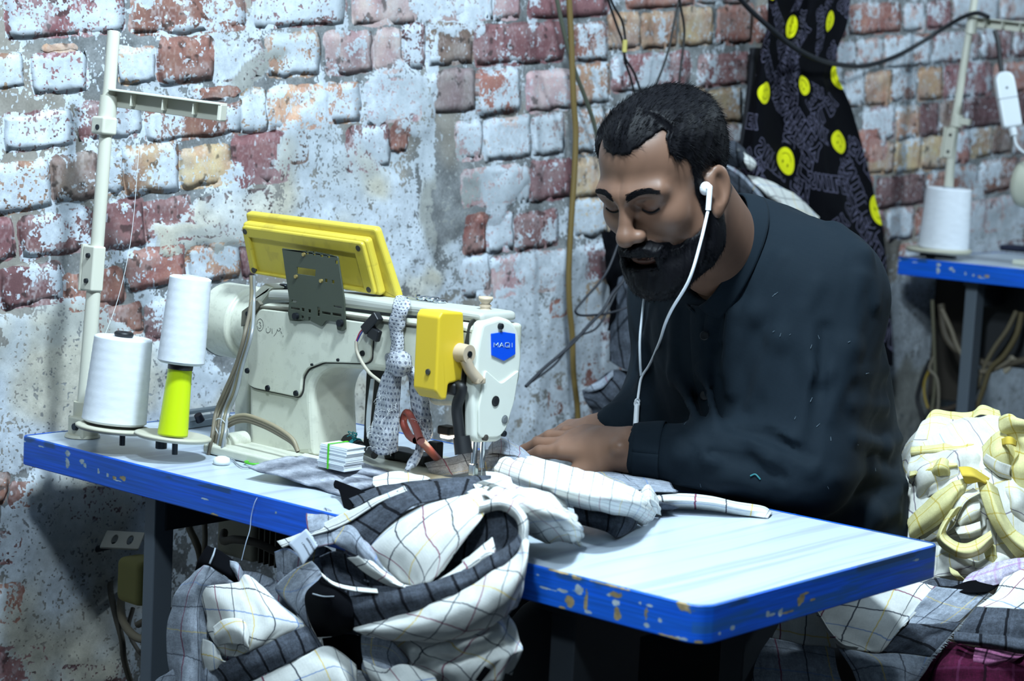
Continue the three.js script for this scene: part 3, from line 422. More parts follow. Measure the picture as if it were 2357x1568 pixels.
  const badge = obj('badge', onFace(roundShape([[1129, 768], [1157, 764], [1184, 768], [1184, 815], [1158, 831], [1130, 818]].map(([a, b]) => fz(a, b)), 0.001), 0.002, 0.0006, 0.0), std(0x0b4fd8, 0.35), fp);
  { // four raised letters on the badge
    const L = { M: [[[0, 0], [0, 1], [0.5, 0.4], [1, 1], [1, 0]]], A: [[[0, 0], [0.5, 1], [1, 0]], [[0.22, 0.36], [0.78, 0.36]]], Q: [[[0.2, 0], [0, 0.2], [0, 0.8], [0.2, 1], [0.8, 1], [1, 0.8], [1, 0.2], [0.8, 0], [0.2, 0]], [[0.6, 0.35], [1.05, -0.1]]], I: [[[0.5, 0], [0.5, 1]]] };
    const gs = []; [['M', 1134], ['A', 1147], ['Q', 1160], ['I', 1171]].forEach(([c, x]) => { for (const s of L[c]) for (let i = 0; i + 1 < s.length; i++) { const p = s[i], q = s[i + 1]; const A = fz(x + p[0] * 10, 799 - p[1] * 10), B = fz(x + q[0] * 10, 799 - q[1] * 10); gs.push(cyl(V(FX - o0.x + 0.0021, A[1], A[0]), V(FX - o0.x + 0.0021, B[1], B[0]), 0.00065, 0.00065, 6)); } });
    obj('lettering', gs, std(0x9fb6d8, 0.4, 0.3), badge); }
  for (const [x, y, r, m] of [[1150, 751, 0.0042, bolt], [1136, 923, 0.0075, rubber], [1157, 965, 0.0062, std(0x777b7d, 0.5, 0.3)], [1114, 1007, 0.0045, std(0x4a4540, 0.5, 0.4)], [1157, 998, 0.0042, bolt]]) { const p = fz(x, y); const X = FX - o0.x; obj('screw', [cyl(V(X - 0.002, p[1], p[0]), V(X + 0.0042, p[1], p[0]), r, r * 0.93, 22), cyl(V(X + 0.0042, p[1], p[0]), V(X + 0.005, p[1], p[0]), r * 0.8, r * 0.55, 22)], m, fp); }
  // needle bar, presser bar and foot below the head
  obj('needle_bar', [cyl(V(FX - o0.x - 0.03, 0.085, -0.05), V(FX - o0.x - 0.03, 0.035, -0.05), 0.0038), cyl(V(FX - o0.x - 0.03, 0.035, -0.05), V(FX - o0.x - 0.03, 0.012, -0.05), 0.0008)], chrome, t);
  obj('presser_foot', [cyl(V(FX - o0.x - 0.045, 0.1, -0.05), V(FX - o0.x - 0.045, 0.03, -0.05), 0.0045), box(0.012, 0.018, 0.01, FX - o0.x - 0.045, 0.03, -0.05), box(0.03, 0.004, 0.014, FX - o0.x - 0.036, 0.016, -0.05, 0.001)], chrome, t);
  // small work lamp under the head
  { const p = loc(onZ(1030, 1004, ZB - 0.02)); const lm = obj('lamp_housing', [box(0.022, 0.012, 0.02, p.x, p.y + 0.008, p.z, 0.003)], rubber, t); obj('lamp_lens', [box(0.016, 0.006, 0.014, p.x, p.y, p.z, 0.002)], new THREE.MeshStandardMaterial({ color: 0xffffff, emissive: hex(0xfff2d8), emissiveIntensity: 3.2 }), lm); const l = new THREE.PointLight(hex(0xfff0d4), 0.008, 0); l.name = 'lamp_light'; l.position.set(p.x, p.y - 0.008, p.z); l.castShadow = true; t.add(l); }
  // yellow head cover (thread take-up cover)
  { const z1 = 0.062, zz = ZB + z1; const s = roundShape(xy([[957, 732], [1010, 718], [1012, 900], [1004, 926], [962, 917], [953, 893]], zz), 0.003);
    const a = bz(956, 730, zz), b = bz(1010, 716, zz); const W = b[0] - a[0];
    const prof = [[z1, bz(985, 727, zz)[1]], [z1, bz(985, 898, zz)[1]], [z1 - 0.012, bz(985, 920, zz)[1]], [z1 - 0.022, bz(985, 920, zz)[1]], [z1 - 0.024, bz(985, 884, zz)[1]], [z1 - 0.048, bz(985, 880, zz)[1]], [z1 - 0.052, bz(985, 812, zz)[1]], [z1 - 0.046, bz(985, 728, zz)[1] + 0.005], [z1 - 0.006, bz(985, 722, zz)[1] + 0.004]];
    const g = extrude(roundShape(prof.map(([z, y]) => [z, y]), 0.003), W, 0.003, 3); const q = g.index ? g.toNonIndexed() : g; const p = q.attributes.position; for (let i = 0; i < p.count; i++) { const A = p.getX(i), B = p.getY(i), C = p.getZ(i); p.setXYZ(i, a[0] + C + 0.001, B, A); } const hc = obj('head_cover', fixWind(q), yellow, t);
    const sp = bz(986, 856, zz); obj('screw', [cyl(V(sp[0], sp[1], z1 - 0.001), V(sp[0], sp[1], z1 + 0.002), 0.0042, 0.0036, 18)], std(0x55574f, 0.35, 0.7), hc); }
  // beige tension lever
  { const P = (x, y) => loc(onX(x, y, FX - 0.012)); const a = P(1067, 812), b = P(1078, 850), c = P(1093, 872); obj('lever', [cyl(a.clone().add(V(-0.004, 0, 0.004)), a.clone().add(V(0.014, 0, 0.004)), 0.0125, 0.0118, 26), tube([a.clone().add(V(0.008, -0.006, 0.006)), b.clone().add(V(0.01, 0, 0.007)), c.clone().add(V(0.014, 0, 0.008))], 0.0075, 18, 12), box(0.012, 0.008, 0.016, c.x + 0.014, c.y, c.z + 0.008, 0.002)], beige, t); obj('lever_pivot', [cyl(a.clone().add(V(0.013, 0, 0.004)), a.clone().add(V(0.0155, 0, 0.004)), 0.004, 0.004, 16)], bolt, t); }
  // thread post and chrome thread guides on the top
  { const p = loc(onZ(1116, 730, ZB - 0.05)); obj('thread_post', [lathe([[0, 0], [0.012, 0], [0.012, 0.007], [0.0085, 0.009], [0.0065, 0.014], [0.0085, 0.0165], [0.0055, 0.019], [0.0095, 0.024], [0.0095, 0.028], [0, 0.0285]], 28).translate(p.x, p.y - 0.001, p.z)], beige, t);
    const G = (x, y, z = ZB - 0.06) => loc(onZ(x, y, z)); const cg = []; cg.push(tube([G(880, 676), G(925, 684), G(960, 690)], 0.0022, 16, 8)); for (const [x, y] of [[905, 690], [922, 688], [938, 692], [962, 686]]) cg.push(cyl(G(x, y + 8), G(x, y - 8), 0.004, 0.003, 14)); for (const [x, y] of [[975, 692], [995, 694], [1012, 700]]) { const q = G(x, y); cg.push(lathe([[0, 0], [0.009, 0.0], [0.010, 0.003], [0.006, 0.006], [0.010, 0.009], [0.009, 0.012], [0, 0.0125]], 22).translate(q.x, q.y - 0.006, q.z)); } const bp = G(985, 702); cg.push(box(0.055, 0.012, 0.02, bp.x, bp.y, bp.z, 0.002));
    obj('thread_guides', cg, chrome, t); const k = G(917, 670); obj('knob', [cyl(k.clone().add(V(0, -0.008, 0)), k.clone().add(V(0, 0.003, 0)), 0.003, 0.0035, 12)], rubber, t); const pn = loc(onZ(655, 664, ZB - 0.06)); obj('oil_window', [lathe([[0, 0], [0.009, 0], [0.009, 0.008], [0.007, 0.011], [0, 0.0115]], 24).translate(pn.x, pn.y - 0.004, pn.z)], std(0x2c3136, 0.15, 0.3), t); }
  // black hose and clamp by the needle
  { const H = (x, y, z = ZB + 0.02) => loc(onZ(x, y, z)); const hs = obj('hose', [tube([H(1018, 900), H(1040, 892), H(1062, 890), H(1061, 905), H(1052, 935), H(1056, 985), H(1064, 1040)], 0.0075, 40, 12), box(0.03, 0.016, 0.02, H(1038, 893).x, H(1038, 893).y, H(1038, 893).z, 0.004)], rubber, t); obj('hose_end', [cyl(H(1062, 1005), H(1068, 1045), 0.011, 0.012, 14)], rubber, t); }
  // connector with a tail of coloured wires and a grey sleeve, on the back cover
  { const W = (x, y, d = 0.012) => { const p = bz(x, y, ZB + d); return V(p[0], p[1], d); }; const c = W(856, 744), q = box(0.034, 0.014, 0.012, 0, 0, 0, 0.002); q.rotateZ(0.75); q.translate(c.x, c.y, c.z); const q2 = box(0.02, 0.016, 0.008, 0, 0, 0, 0.002); q2.rotateZ(-0.3); q2.translate(c.x + 0.006, c.y - 0.014, c.z); obj('connector', [q, q2], blackPlastic, t); obj('red_wire', [tube([W(840, 752), W(828, 766), W(822, 780), W(820, 786)], 0.001, 16, 6)], std(0xa8304e, 0.5), t); obj('blue_wire', [tube([W(841, 754), W(830, 770), W(824, 782), W(821, 788)], 0.001, 16, 6)], std(0x2c3c9a, 0.5), t); obj('sleeve', [tube([W(820, 785), W(821, 806), W(832, 832), W(850, 858), W(872, 876), W(890, 890, 0.004)], 0.0024, 36, 8)], std(0xa9a292, 0.55), t); }
  // bracket plate and yellow control panel (its back to the camera)
  { const Z0 = -0.012, zz = ZB + Z0; const br = [[652, 571], [782, 590], [796, 755], [796, 762], [776, 763], [774, 744], [760, 742], [754, 756], [738, 750], [700, 738], [690, 742], [684, 738], [666, 738], [664, 700], [662, 650]];
    const s = roundShape(xy([[650, 571], [779, 590], [794, 690], [797, 758], [789, 763], [777, 759], [775, 741], [752, 738], [742, 752], [726, 744], [708, 736], [690, 740], [668, 738], [664, 722], [667, 690]], ZB + 0.008), 0.0025);
    const hole = (x0, y0, x1, y1) => { const p = new THREE.Path(); const a = bz(x0, y0, ZB + 0.008), b = bz(x1, y1, ZB + 0.008); p.moveTo(a[0], a[1]); p.lineTo(a[0], b[1]); p.lineTo(b[0], b[1]); p.lineTo(b[0], a[1]); p.closePath(); return p; };
    for (const h of [[685, 615, 727, 636], [672, 707, 691, 714], [732, 707, 737, 728], [743, 717, 762, 725], [767, 720, 787, 729], [770, 703, 788, 710], [673, 690, 684, 697]]) s.holes.push(hole(...h));
    for (const [x, y] of [[699, 713], [714, 716], [698, 731], [714, 734], [709, 582], [725, 584], [742, 588], [758, 590], [776, 604], [752, 646], [768, 649]]) s.holes.push(hole(x - 2.5, y - 4, x + 2.5, y + 4));
    const plateG = extrude(s, 0.0025, 0.0005, 1); const bm = obj('panel_bracket', [plateG.translate(0, 0, 0.007)], std(0x474d42, 0.42, 0.35), t);
    for (const [x, y] of [[680, 728], [782, 744]]) { const p = bz(x, y, ZB + 0.012); obj('screw', [cyl(V(p[0], p[1], 0.0), V(p[0], p[1], 0.0145), 0.0055, 0.0048, 18)], bolt, bm); }
    for (const [x, y] of [[697, 586], [679, 637], [737, 647]]) { const p = bz(x, y, ZB + 0.012); obj('screw', [cyl(V(p[0], p[1], 0.008), V(p[0], p[1], 0.012), 0.0032, 0.0026, 14)], std(0xb9a468, 0.3, 0.8), bm); }
    // panel: local X along the machine, Y up the panel, Z out of its back
    const PW = 0.243, PH = 0.078, g = new THREE.Group(); const back = roundShape([[-PW / 2, -PH / 2], [PW / 2 + 0.006, -PH / 2 - 0.004], [PW / 2 - 0.004, PH / 2], [-PW / 2, PH / 2]], 0.006);
    const bezel = roundShape([[-PW / 2 - 0.004, -PH / 2 - 0.002], [PW / 2 + 0.026, -PH / 2 - 0.012], [PW / 2 + 0.004, PH / 2 + 0.012], [-PW / 2 - 0.004, PH / 2 + 0.01]], 0.006);
    const c0 = bz(716, 592, ZB - 0.02), M4 = new THREE.Matrix4().compose(V(c0[0], c0[1], -0.014), new THREE.Quaternion().setFromEuler(new THREE.Euler(0.32, 0.06, -0.022, 'YXZ')), V(1, 1, 1));
    const pn = obj('control_panel', [extrude(bezel, 0.013, 0.004, 3).translate(0, 0, -0.026), extrude(back, 0.014, 0.0045, 3).translate(0, 0, -0.014)].map((x) => x.applyMatrix4(M4)), yellowDirty, t);
    const rim = roundShape([[-PW / 2 + 0.003, -PH / 2 + 0.002], [PW / 2 + 0.001, -PH / 2 - 0.001], [PW / 2 - 0.008, PH / 2 - 0.003], [-PW / 2 + 0.003, PH / 2 - 0.003]], 0.006); const inn = new THREE.Path(); [[-PW / 2 + 0.016, -PH / 2 - 0.0005], [PW / 2 - 0.02, -PH / 2 - 0.002 + 0.0015], [PW / 2 - 0.026, PH / 2 - 0.022], [-PW / 2 + 0.014, PH / 2 - 0.02]].forEach(([x, y], i) => i ? inn.lineTo(x, y + (i < 2 ? 0.006 : 0)) : inn.moveTo(x, y + 0.006)); inn.closePath(); rim.holes.push(inn);
    obj('raised_frame', [extrude(rim, 0.007, 0.0025, 2).translate(0, 0, -0.002).applyMatrix4(M4)], yellowDirty, pn);
    for (const [x, y] of [[-PW / 2 + 0.009, PH / 2 - 0.011], [PW / 2 - 0.017, PH / 2 - 0.012], [-PW / 2 + 0.012, -PH / 2 + 0.008], [PW / 2 - 0.01, -PH / 2 + 0.006]]) obj('screw_hole', [cyl(V(x, y, 0.002), V(x, y, 0.0056), 0.0042, 0.0042, 16).applyMatrix4(M4)], std(0x3a3830, 0.6), pn);
    obj('screen', [box(PW - 0.06, PH - 0.03, 0.002, 0, 0, -0.027, 0.001).applyMatrix4(M4)], std(0x1d2a26, 0.2), pn); }
}
// ---------- the man: fields of rounded bones, meshed by surface nets ----------
function surfaceNets(f, lo, hi, h) {
  const nx = Math.ceil((hi.x - lo.x) / h) + 1, ny = Math.ceil((hi.y - lo.y) / h) + 1, nz = Math.ceil((hi.z - lo.z) / h) + 1; const F = new Float32Array(nx * ny * nz);
  for (let k = 0, q = 0; k < nz; k++) for (let j = 0; j < ny; j++) for (let i = 0; i < nx; i++, q++) F[q] = f(lo.x + i * h, lo.y + j * h, lo.z + k * h);
  const vid = new Int32Array(nx * ny * nz).fill(-1), P = [], I = []; const at3 = (i, j, k) => (k * ny + j) * nx + i;
  const co = [[0, 0, 0], [1, 0, 0], [0, 1, 0], [1, 1, 0], [0, 0, 1], [1, 0, 1], [0, 1, 1], [1, 1, 1]], ed = [[0, 1], [2, 3], [4, 5], [6, 7], [0, 2], [1, 3], [4, 6], [5, 7], [0, 4], [1, 5], [2, 6], [3, 7]];
  for (let k = 0; k < nz - 1; k++) for (let j = 0; j < ny - 1; j++) for (let i = 0; i < nx - 1; i++) {
    let m = 0; const v = []; for (let c = 0; c < 8; c++) { const a = F[at3(i + co[c][0], j + co[c][1], k + co[c][2])]; v.push(a); if (a < 0) m |= 1 << c; } if (m === 0 || m === 255) continue;
    let x = 0, y = 0, z = 0, n = 0; for (const [a, b] of ed) if ((v[a] < 0) !== (v[b] < 0)) { const t = v[a] / (v[a] - v[b]); x += co[a][0] + (co[b][0] - co[a][0]) * t; y += co[a][1] + (co[b][1] - co[a][1]) * t; z += co[a][2] + (co[b][2] - co[a][2]) * t; n++; }
    vid[at3(i, j, k)] = P.length / 3; P.push(lo.x + (i + x / n) * h, lo.y + (j + y / n) * h, lo.z + (k + z / n) * h);
  }
  const quad = (a, b, c, d, flip) => { if (a < 0 || b < 0 || c < 0 || d < 0) return; if (flip) I.push(a, c, b, a, d, c); else I.push(a, b, c, a, c, d); };
  for (let k = 1; k < nz - 1; k++) for (let j = 1; j < ny - 1; j++) for (let i = 1; i < nx - 1; i++) {
    const s = F[at3(i, j, k)] < 0;
    if (s !== F[at3(i + 1, j, k)] < 0) quad(vid[at3(i, j - 1, k - 1)], vid[at3(i, j, k - 1)], vid[at3(i, j, k)], vid[at3(i, j - 1, k)], !s);
    if (s !== F[at3(i, j + 1, k)] < 0) quad(vid[at3(i - 1, j, k - 1)], vid[at3(i - 1, j, k)], vid[at3(i, j, k)], vid[at3(i, j, k - 1)], !s);
    if (s !== F[at3(i, j, k + 1)] < 0) quad(vid[at3(i - 1, j - 1, k)], vid[at3(i, j - 1, k)], vid[at3(i, j, k)], vid[at3(i - 1, j, k)], !s);
  }
  const g = new THREE.BufferGeometry(); g.setAttribute('position', new THREE.Float32BufferAttribute(P, 3)); g.setIndex(I);
  const N = new Float32Array(P.length), e = h * 0.35; for (let i = 0; i < P.length; i += 3) { const x = P[i], y = P[i + 1], z = P[i + 2]; let a = f(x + e, y, z) - f(x - e, y, z), b = f(x, y + e, z) - f(x, y - e, z), c = f(x, y, z + e) - f(x, y, z - e); const l = Math.hypot(a, b, c) || 1; N[i] = a / l; N[i + 1] = b / l; N[i + 2] = c / l; }
  g.setAttribute('normal', new THREE.BufferAttribute(N, 3)); return g;
}
const smin = (a, b, k) => { const h = Math.max(k - Math.abs(a - b), 0) / k; return Math.min(a, b) - h * h * k * 0.25; };
const smax = (a, b, k) => -smin(-a, -b, k);
function bone(A, B, ra, rb) { const dx = B.x - A.x, dy = B.y - A.y, dz = B.z - A.z, L = dx * dx + dy * dy + dz * dz; return (x, y, z) => { const px = x - A.x, py = y - A.y, pz = z - A.z; let t = (px * dx + py * dy + pz * dz) / L; t = t < 0 ? 0 : t > 1 ? 1 : t; return Math.hypot(px - dx * t, py - dy * t, pz - dz * t) - (ra + (rb - ra) * t); }; }
function ellip(C, r, ax) { // ax: three unit axes
  const [a, b, c] = ax; return (x, y, z) => { const px = x - C.x, py = y - C.y, pz = z - C.z; const u = (px * a.x + py * a.y + pz * a.z) / r[0], v = (px * b.x + py * b.y + pz * b.z) / r[1], w = (px * c.x + py * c.y + pz * c.z) / r[2]; const k0 = Math.sqrt(u * u + v * v + w * w), k1 = Math.sqrt(u * u / (r[0] * r[0]) + v * v / (r[1] * r[1]) + w * w / (r[2] * r[2])); return k1 < 1e-9 ? -Math.min(...r) : k0 * (k0 - 1) / k1; };
}
const union = (parts, k) => (x, y, z) => { let d = 1e3; for (const [p, kk] of parts) { const v = p(x, y, z); d = smin(d, v, kk || k); } return d; };
const fB = dirOf(-0.78, -0.05, 0.62), lB = dirOf(0.62, 0.04, 0.78), uB = new THREE.Vector3().crossVectors(fB, lB).normalize().negate(); if (uB.y < 0) uB.negate();
const AX = [lB, uB, fB];
const J = { pelvis: at(1815, 1275, 2.86), belly: at(1800, 1040, 2.85), chest: at(1765, 815, 2.83), upper: at(1738, 704, 2.80), neckB: at(1648, 588, 2.70), neckT: at(1572, 490, 2.58), shL: at(1902, 682, 2.69), elL: at(1852, 1072, 2.645), wrL: at(1462, 1036, 2.70), shR: at(1575, 680, 2.98), elR: at(1545, 950, 2.97), wrR: at(1425, 990, 2.88) };
// clothing field
const kurtaParts = [
  [ellip(J.pelvis, [0.180, 0.20, 0.155], AX)], [ellip(J.belly, [0.172, 0.22, 0.158], AX)], [ellip(J.chest, [0.166, 0.20, 0.150], AX)], [ellip(J.upper, [0.150, 0.105, 0.112], AX)],
  [bone(at(1715, 575, 2.77), at(1885, 655, 2.72), 0.050, 0.058)], [bone(at(1690, 600, 2.80), J.shR, 0.05, 0.056)], [bone(at(1690, 580, 2.75), at(1740, 660, 2.80), 0.060, 0.095)],
  [bone(J.shL, J.elL, 0.077, 0.064)], [bone(J.shR, J.elR, 0.078, 0.06)], [bone(J.elR, J.wrR, 0.056, 0.04)]];
const foreL = bone(J.elL, J.wrL.clone().lerp(J.elL, 0.02), 0.061, 0.0375);
const kBase = union(kurtaParts, 0.07);
// fold ridges in the cloth, laid on its surface
function marchRay(f, px, py, d0 = 2.2, d1 = 3.2) { const r = ray(px, py); let d = d0; for (let i = 0; i < 160; i++) { const v = f(CAM.x + r.x * d, CAM.y + r.y * d, CAM.z + r.z * d); if (v < 0.0004) break; d += v * 0.8 + 0.0003; if (d > d1) break; } return CAM.clone().addScaledVector(r, d); }
const kArm = (x, y, z) => smin(kBase(x, y, z), foreL(x, y, z), 0.035);
const foldSpec = [ // pixel polyline, radius, sink
  [[[1975, 640], [1950, 800], [1905, 960]], 0.014, 0.006], [[[1800, 600], [1740, 720], [1665, 850]], 0.012, 0.004], [[[1880, 660], [1800, 780], [1740, 930]], 0.013, 0.006], [[[1700, 560], [1680, 720], [1690, 900]], 0.010, 0.005], [[[1640, 720], [1625, 850], [1650, 1000]], 0.009, 0.004],
  [[[1560, 720], [1560, 860], [1610, 985]], 0.010, 0.005], [[[1990, 790], [2040, 800], [2055, 840]], 0.010, 0.010], [[[1960, 860], [2030, 850], [2060, 880]], 0.010, 0.010], [[[1950, 930], [2030, 935], [2066, 930]], 0.010, 0.010], [[[1960, 1010], [2030, 1030], [2068, 1010]], 0.010, 0.010],
  [[[1910, 1100], [1990, 1080], [2080, 1120]], 0.013, 0.006], [[[1900, 1230], [1990, 1180], [2060, 1140]], 0.014, 0.006], [[[1960, 1250], [2010, 1190], [2060, 1180]], 0.010, 0.004], [[[1830, 1130], [1780, 1060], [1740, 1020]], 0.012, 0.007], [[[1870, 1080], [1820, 1020], [1700, 1000]], 0.010, 0.006], [[[1660, 1120], [1640, 1060], [1600, 1020]], 0.008, 0.004], [[[1560, 1100], [1570, 1050], [1560, 1010]], 0.007, 0.0035], [[[1760, 1120], [1690, 1100], [1640, 1105]], 0.009, 0.005], [[[1850, 720], [1880, 860], [1850, 980]], 0.016, 0.008], [[[1520, 660], [1490, 800], [1480, 930]], 0.010, 0.005], [[[1920, 520], [1980, 590], [2010, 700]], 0.012, 0.006]];
const folds = []; for (const [pl, r, sink] of foldSpec) { const q = pl.map(([a, b]) => { const p = marchRay(kArm, a, b, 2.2, 2.95); return p.addScaledVector(ray(a, b).normalize(), r * 0.55 + sink * 0.4); }); for (let i = 0; i + 1 < q.length; i++) if (kArm(q[i].x, q[i].y, q[i].z) < 0.02 && kArm(q[i + 1].x, q[i + 1].y, q[i + 1].z) < 0.02) folds.push(bone(q[i], q[i + 1], r * (i ? 1 : 0.55), r * (i + 2 < q.length ? 1 : 0.55))); }
const creaseSpec = [[[[1900, 760], [1888, 900], [1866, 1040]], 0.007], [[[1860, 1050], [1760, 1000], [1690, 985]], 0.006], [[[1800, 1100], [1720, 1060], [1640, 1040]], 0.005], [[[1672, 690], [1650, 800], [1645, 960]], 0.004]];
const creases = []; for (const [pl, r] of creaseSpec) { const q = pl.map(([a, b]) => marchRay(kArm, a, b).addScaledVector(ray(a, b).normalize(), -r * 0.5)); for (let i = 0; i + 1 < q.length; i++) creases.push(bone(q[i], q[i + 1], r, r * 0.7)); }
const neckCut = bone(J.neckB.clone().lerp(J.neckT, -0.15), J.neckT, 0.058, 0.062);
const kurtaField = (x, y, z) => { let d = kArm(x, y, z); if (d > 0.06) return d; for (const f of folds) d = smin(d, f(x, y, z), 0.018); for (const f of creases) d = smax(d, -f(x, y, z), 0.014); d += 0.0035 * (fbm(x * 30 + y * 12, y * 22 + z * 30, 2) - 0.5); d = smax(d, -neckCut(x, y, z), 0.01); return d; };
const kSurf = (px, py, off = 0) => { const p = marchRay(kurtaField, px, py); return p.addScaledVector(ray(px, py).normalize(), -off); };

// ----- head in its own frame: l to his left, u up, f forward -----
const HS = 0.962, HC = at(1534, 426, 2.55);
const hl = dirOf(0.765, -0.049, 0.642), hf0 = dirOf(-0.565, -0.530, 0.632), hu = new THREE.Vector3().crossVectors(hf0, hl).normalize(), hf = new THREE.Vector3().crossVectors(hl, hu);
const HM = new THREE.Matrix4().makeBasis(hl, hu, hf).scale(V(HS, HS, HS)).setPosition(HC);
const HMi = HM.clone().invert(); const toH = (v) => v.clone().applyMatrix4(HMi), fromH = (l, u, f) => V(l, u, f).applyMatrix4(HM);
const AXI = [V(1, 0, 0), V(0, 1, 0), V(0, 0, 1)];
const E = (l, u, f, a, b, c) => ellip(V(l, u, f), [a, b, c], AXI), Bn = (a, b, ra, rb) => bone(V(...a), V(...b), ra, rb);
const both = (fn) => (x, y, z) => fn(Math.abs(x), y, z);
const nB = toH(J.neckB), nT = V(0, -0.03, -0.02);
const skull = union([[E(0, 0.038, -0.020, 0.0735, 0.077, 0.094)], [E(0, 0.058, 0.028, 0.058, 0.054, 0.054)], [E(0, -0.015, 0.030, 0.055, 0.085, 0.058)], [E(0, -0.072, 0.040, 0.045, 0.034, 0.046)], [E(0, -0.096, 0.070, 0.021, 0.017, 0.018)], [both(E(0.041, -0.012, 0.060, 0.022, 0.022, 0.022))], [both(E(0.048, -0.06, 0.01, 0.02, 0.035, 0.035))]], 0.03);
const face = [[both(Bn([0.012, 0.034, 0.090], [0.046, 0.032, 0.074], 0.0105, 0.009)), 0.02], [Bn([0, 0.030, 0.090], [0, -0.012, 0.1115], 0.0082, 0.0100), 0.016], [E(0, -0.0190, 0.1145, 0.0128, 0.0115, 0.0130), 0.010], [both(E(0.0138, -0.0215, 0.1025, 0.0086, 0.0082, 0.0105)), 0.008], [E(0, -0.048, 0.089, 0.027, 0.012, 0.012), 0.016]];
const sock = both(E(0.0305, 0.0165, 0.100, 0.0175, 0.0115, 0.0165)), lid = both(E(0.0305, 0.0150, 0.0760, 0.0150, 0.0118, 0.0122)), lidUp = both(Bn([0.019, 0.0220, 0.085], [0.045, 0.0215, 0.077], 0.0042, 0.0038));
const lipU = Bn([-0.022, -0.0545, 0.0900], [0.022, -0.0545, 0.0900], 0.0050, 0.0050), lipU2 = E(0, -0.0535, 0.0935, 0.017, 0.0045, 0.0055), lipL = E(0, -0.0632, 0.0905, 0.0190, 0.0060, 0.0075), mouthCut = Bn([-0.028, -0.0585, 0.092], [0.028, -0.0585, 0.092], 0.0012, 0.0012), mouthC2 = E(0, -0.0585, 0.103, 0.023, 0.0012, 0.008);
const eV = V(0.05, 0.90, -0.43).normalize(), eU = V(0.92, 0.1, 0.38).cross(eV).cross(eV).negate().normalize(), eW = new THREE.Vector3().crossVectors(eU, eV); if (eU.x < 0) eU.negate();
const ear0 = ellip(V(0.0775, -0.010, -0.006), [0.0085, 0.0335, 0.0195], [eU, eV, eW]), earBowl = ellip(V(0.0878, -0.006, -0.002), [0.0120, 0.0235, 0.0130], [eU, eV, eW]), earCh = E(0.0835, -0.009, 0.005, 0.006, 0.008, 0.006), earLobe = E(0.0745, -0.0370, 0.008, 0.006, 0.0090, 0.0085), earRoot = E(0.069, -0.010, -0.001, 0.011, 0.027, 0.013), trag = E(0.0758, -0.010, 0.0130, 0.0045, 0.007, 0.0045);
const neckF = bone(nT, nB, 0.056, 0.060), neckF2 = bone(V(0, -0.03, -0.05), nB.clone().add(V(0, 0.0, -0.035)), 0.045, 0.05);
const headField = (x, y, z) => {
  let d = skull(x, y, z); for (const [p, k] of face) d = smin(d, p(x, y, z), k);
  d = smax(d, -sock(x, y, z), 0.014); d = smin(d, lid(x, y, z), 0.004); d = smin(d, lidUp(x, y, z), 0.006);
  d = smin(d, lipU(x, y, z), 0.008); d = smin(d, lipU2(x, y, z), 0.006); d = smin(d, lipL(x, y, z), 0.006); d = smax(d, -Math.min(mouthCut(x, y, z), mouthC2(x, y, z)), 0.004);
  d = smax(d, -both(E(0.0068, -0.0270, 0.1085, 0.0038, 0.0036, 0.0058))(x, y, z), 0.003);
  const ax = Math.abs(x); let e = ear0(ax, y, z); e = smax(e, -earBowl(ax, y, z), 0.005); e = smin(e, earLobe(ax, y, z), 0.008); e = smin(e, trag(ax, y, z), 0.004); e = smax(e, -earCh(ax, y, z), 0.003); e = smin(e, earRoot(ax, y, z), 0.006); d = smin(d, e, 0.004);
  d = smin(d, neckF(x, y, z), 0.03); d = smin(d, neckF2(x, y, z), 0.03);
  return d;
};
// hair and beard regions (positive inside)
const hairMask = (l, u, f) => { const al = Math.abs(l); const front = 0.089 + 0.007 * sst(0.012, 0.042, al) - 0.046 * sst(0.046, 0.071, al);
  if (f > 0.030) return u - front + (f - 0.06) * 0.12; if (f > 0.006) return Math.max(u - mix(0.024, front + 0.0036, sst(0.014, 0.030, f)), al > 0.05 && f < 0.026 && u > -0.02 ? 0.0075 - Math.abs(f - 0.0165) : -1); return u - mix(-0.050, 0.024, sst(-0.045, -0.020, f)); };
const beardMask = (l, u, f) => { const al = Math.abs(l); let m = (f < 0.034 ? mix(0.004, -0.046, sst(0.010, 0.034, f)) : mix(-0.046, -0.054, sst(0.034, 0.072, f))) - u; if (f < 0.008) m = Math.min(m, -0.016 - u, f + 0.020); else if (f < 0.03) m = Math.max(m, al > 0.05 && u < 0.04 ? 0.0075 - Math.abs(f - 0.017) : -1);
  if (f > 0.062) { const mo = Math.min(-0.034 - u - 0.45 * Math.max(0, al - 0.014), u + 0.0545, 0.037 - al); m = Math.max(m, mo); if (al < 0.027 && u > -0.071 && u < -0.0515) m = -0.004; } return m; };
const headLo = V(-0.12, -0.26, -0.16), headHi = V(0.12, 0.155, 0.14);
const headG = surfaceNets(headField, headLo, headHi, 0.003);
const fine = 1;
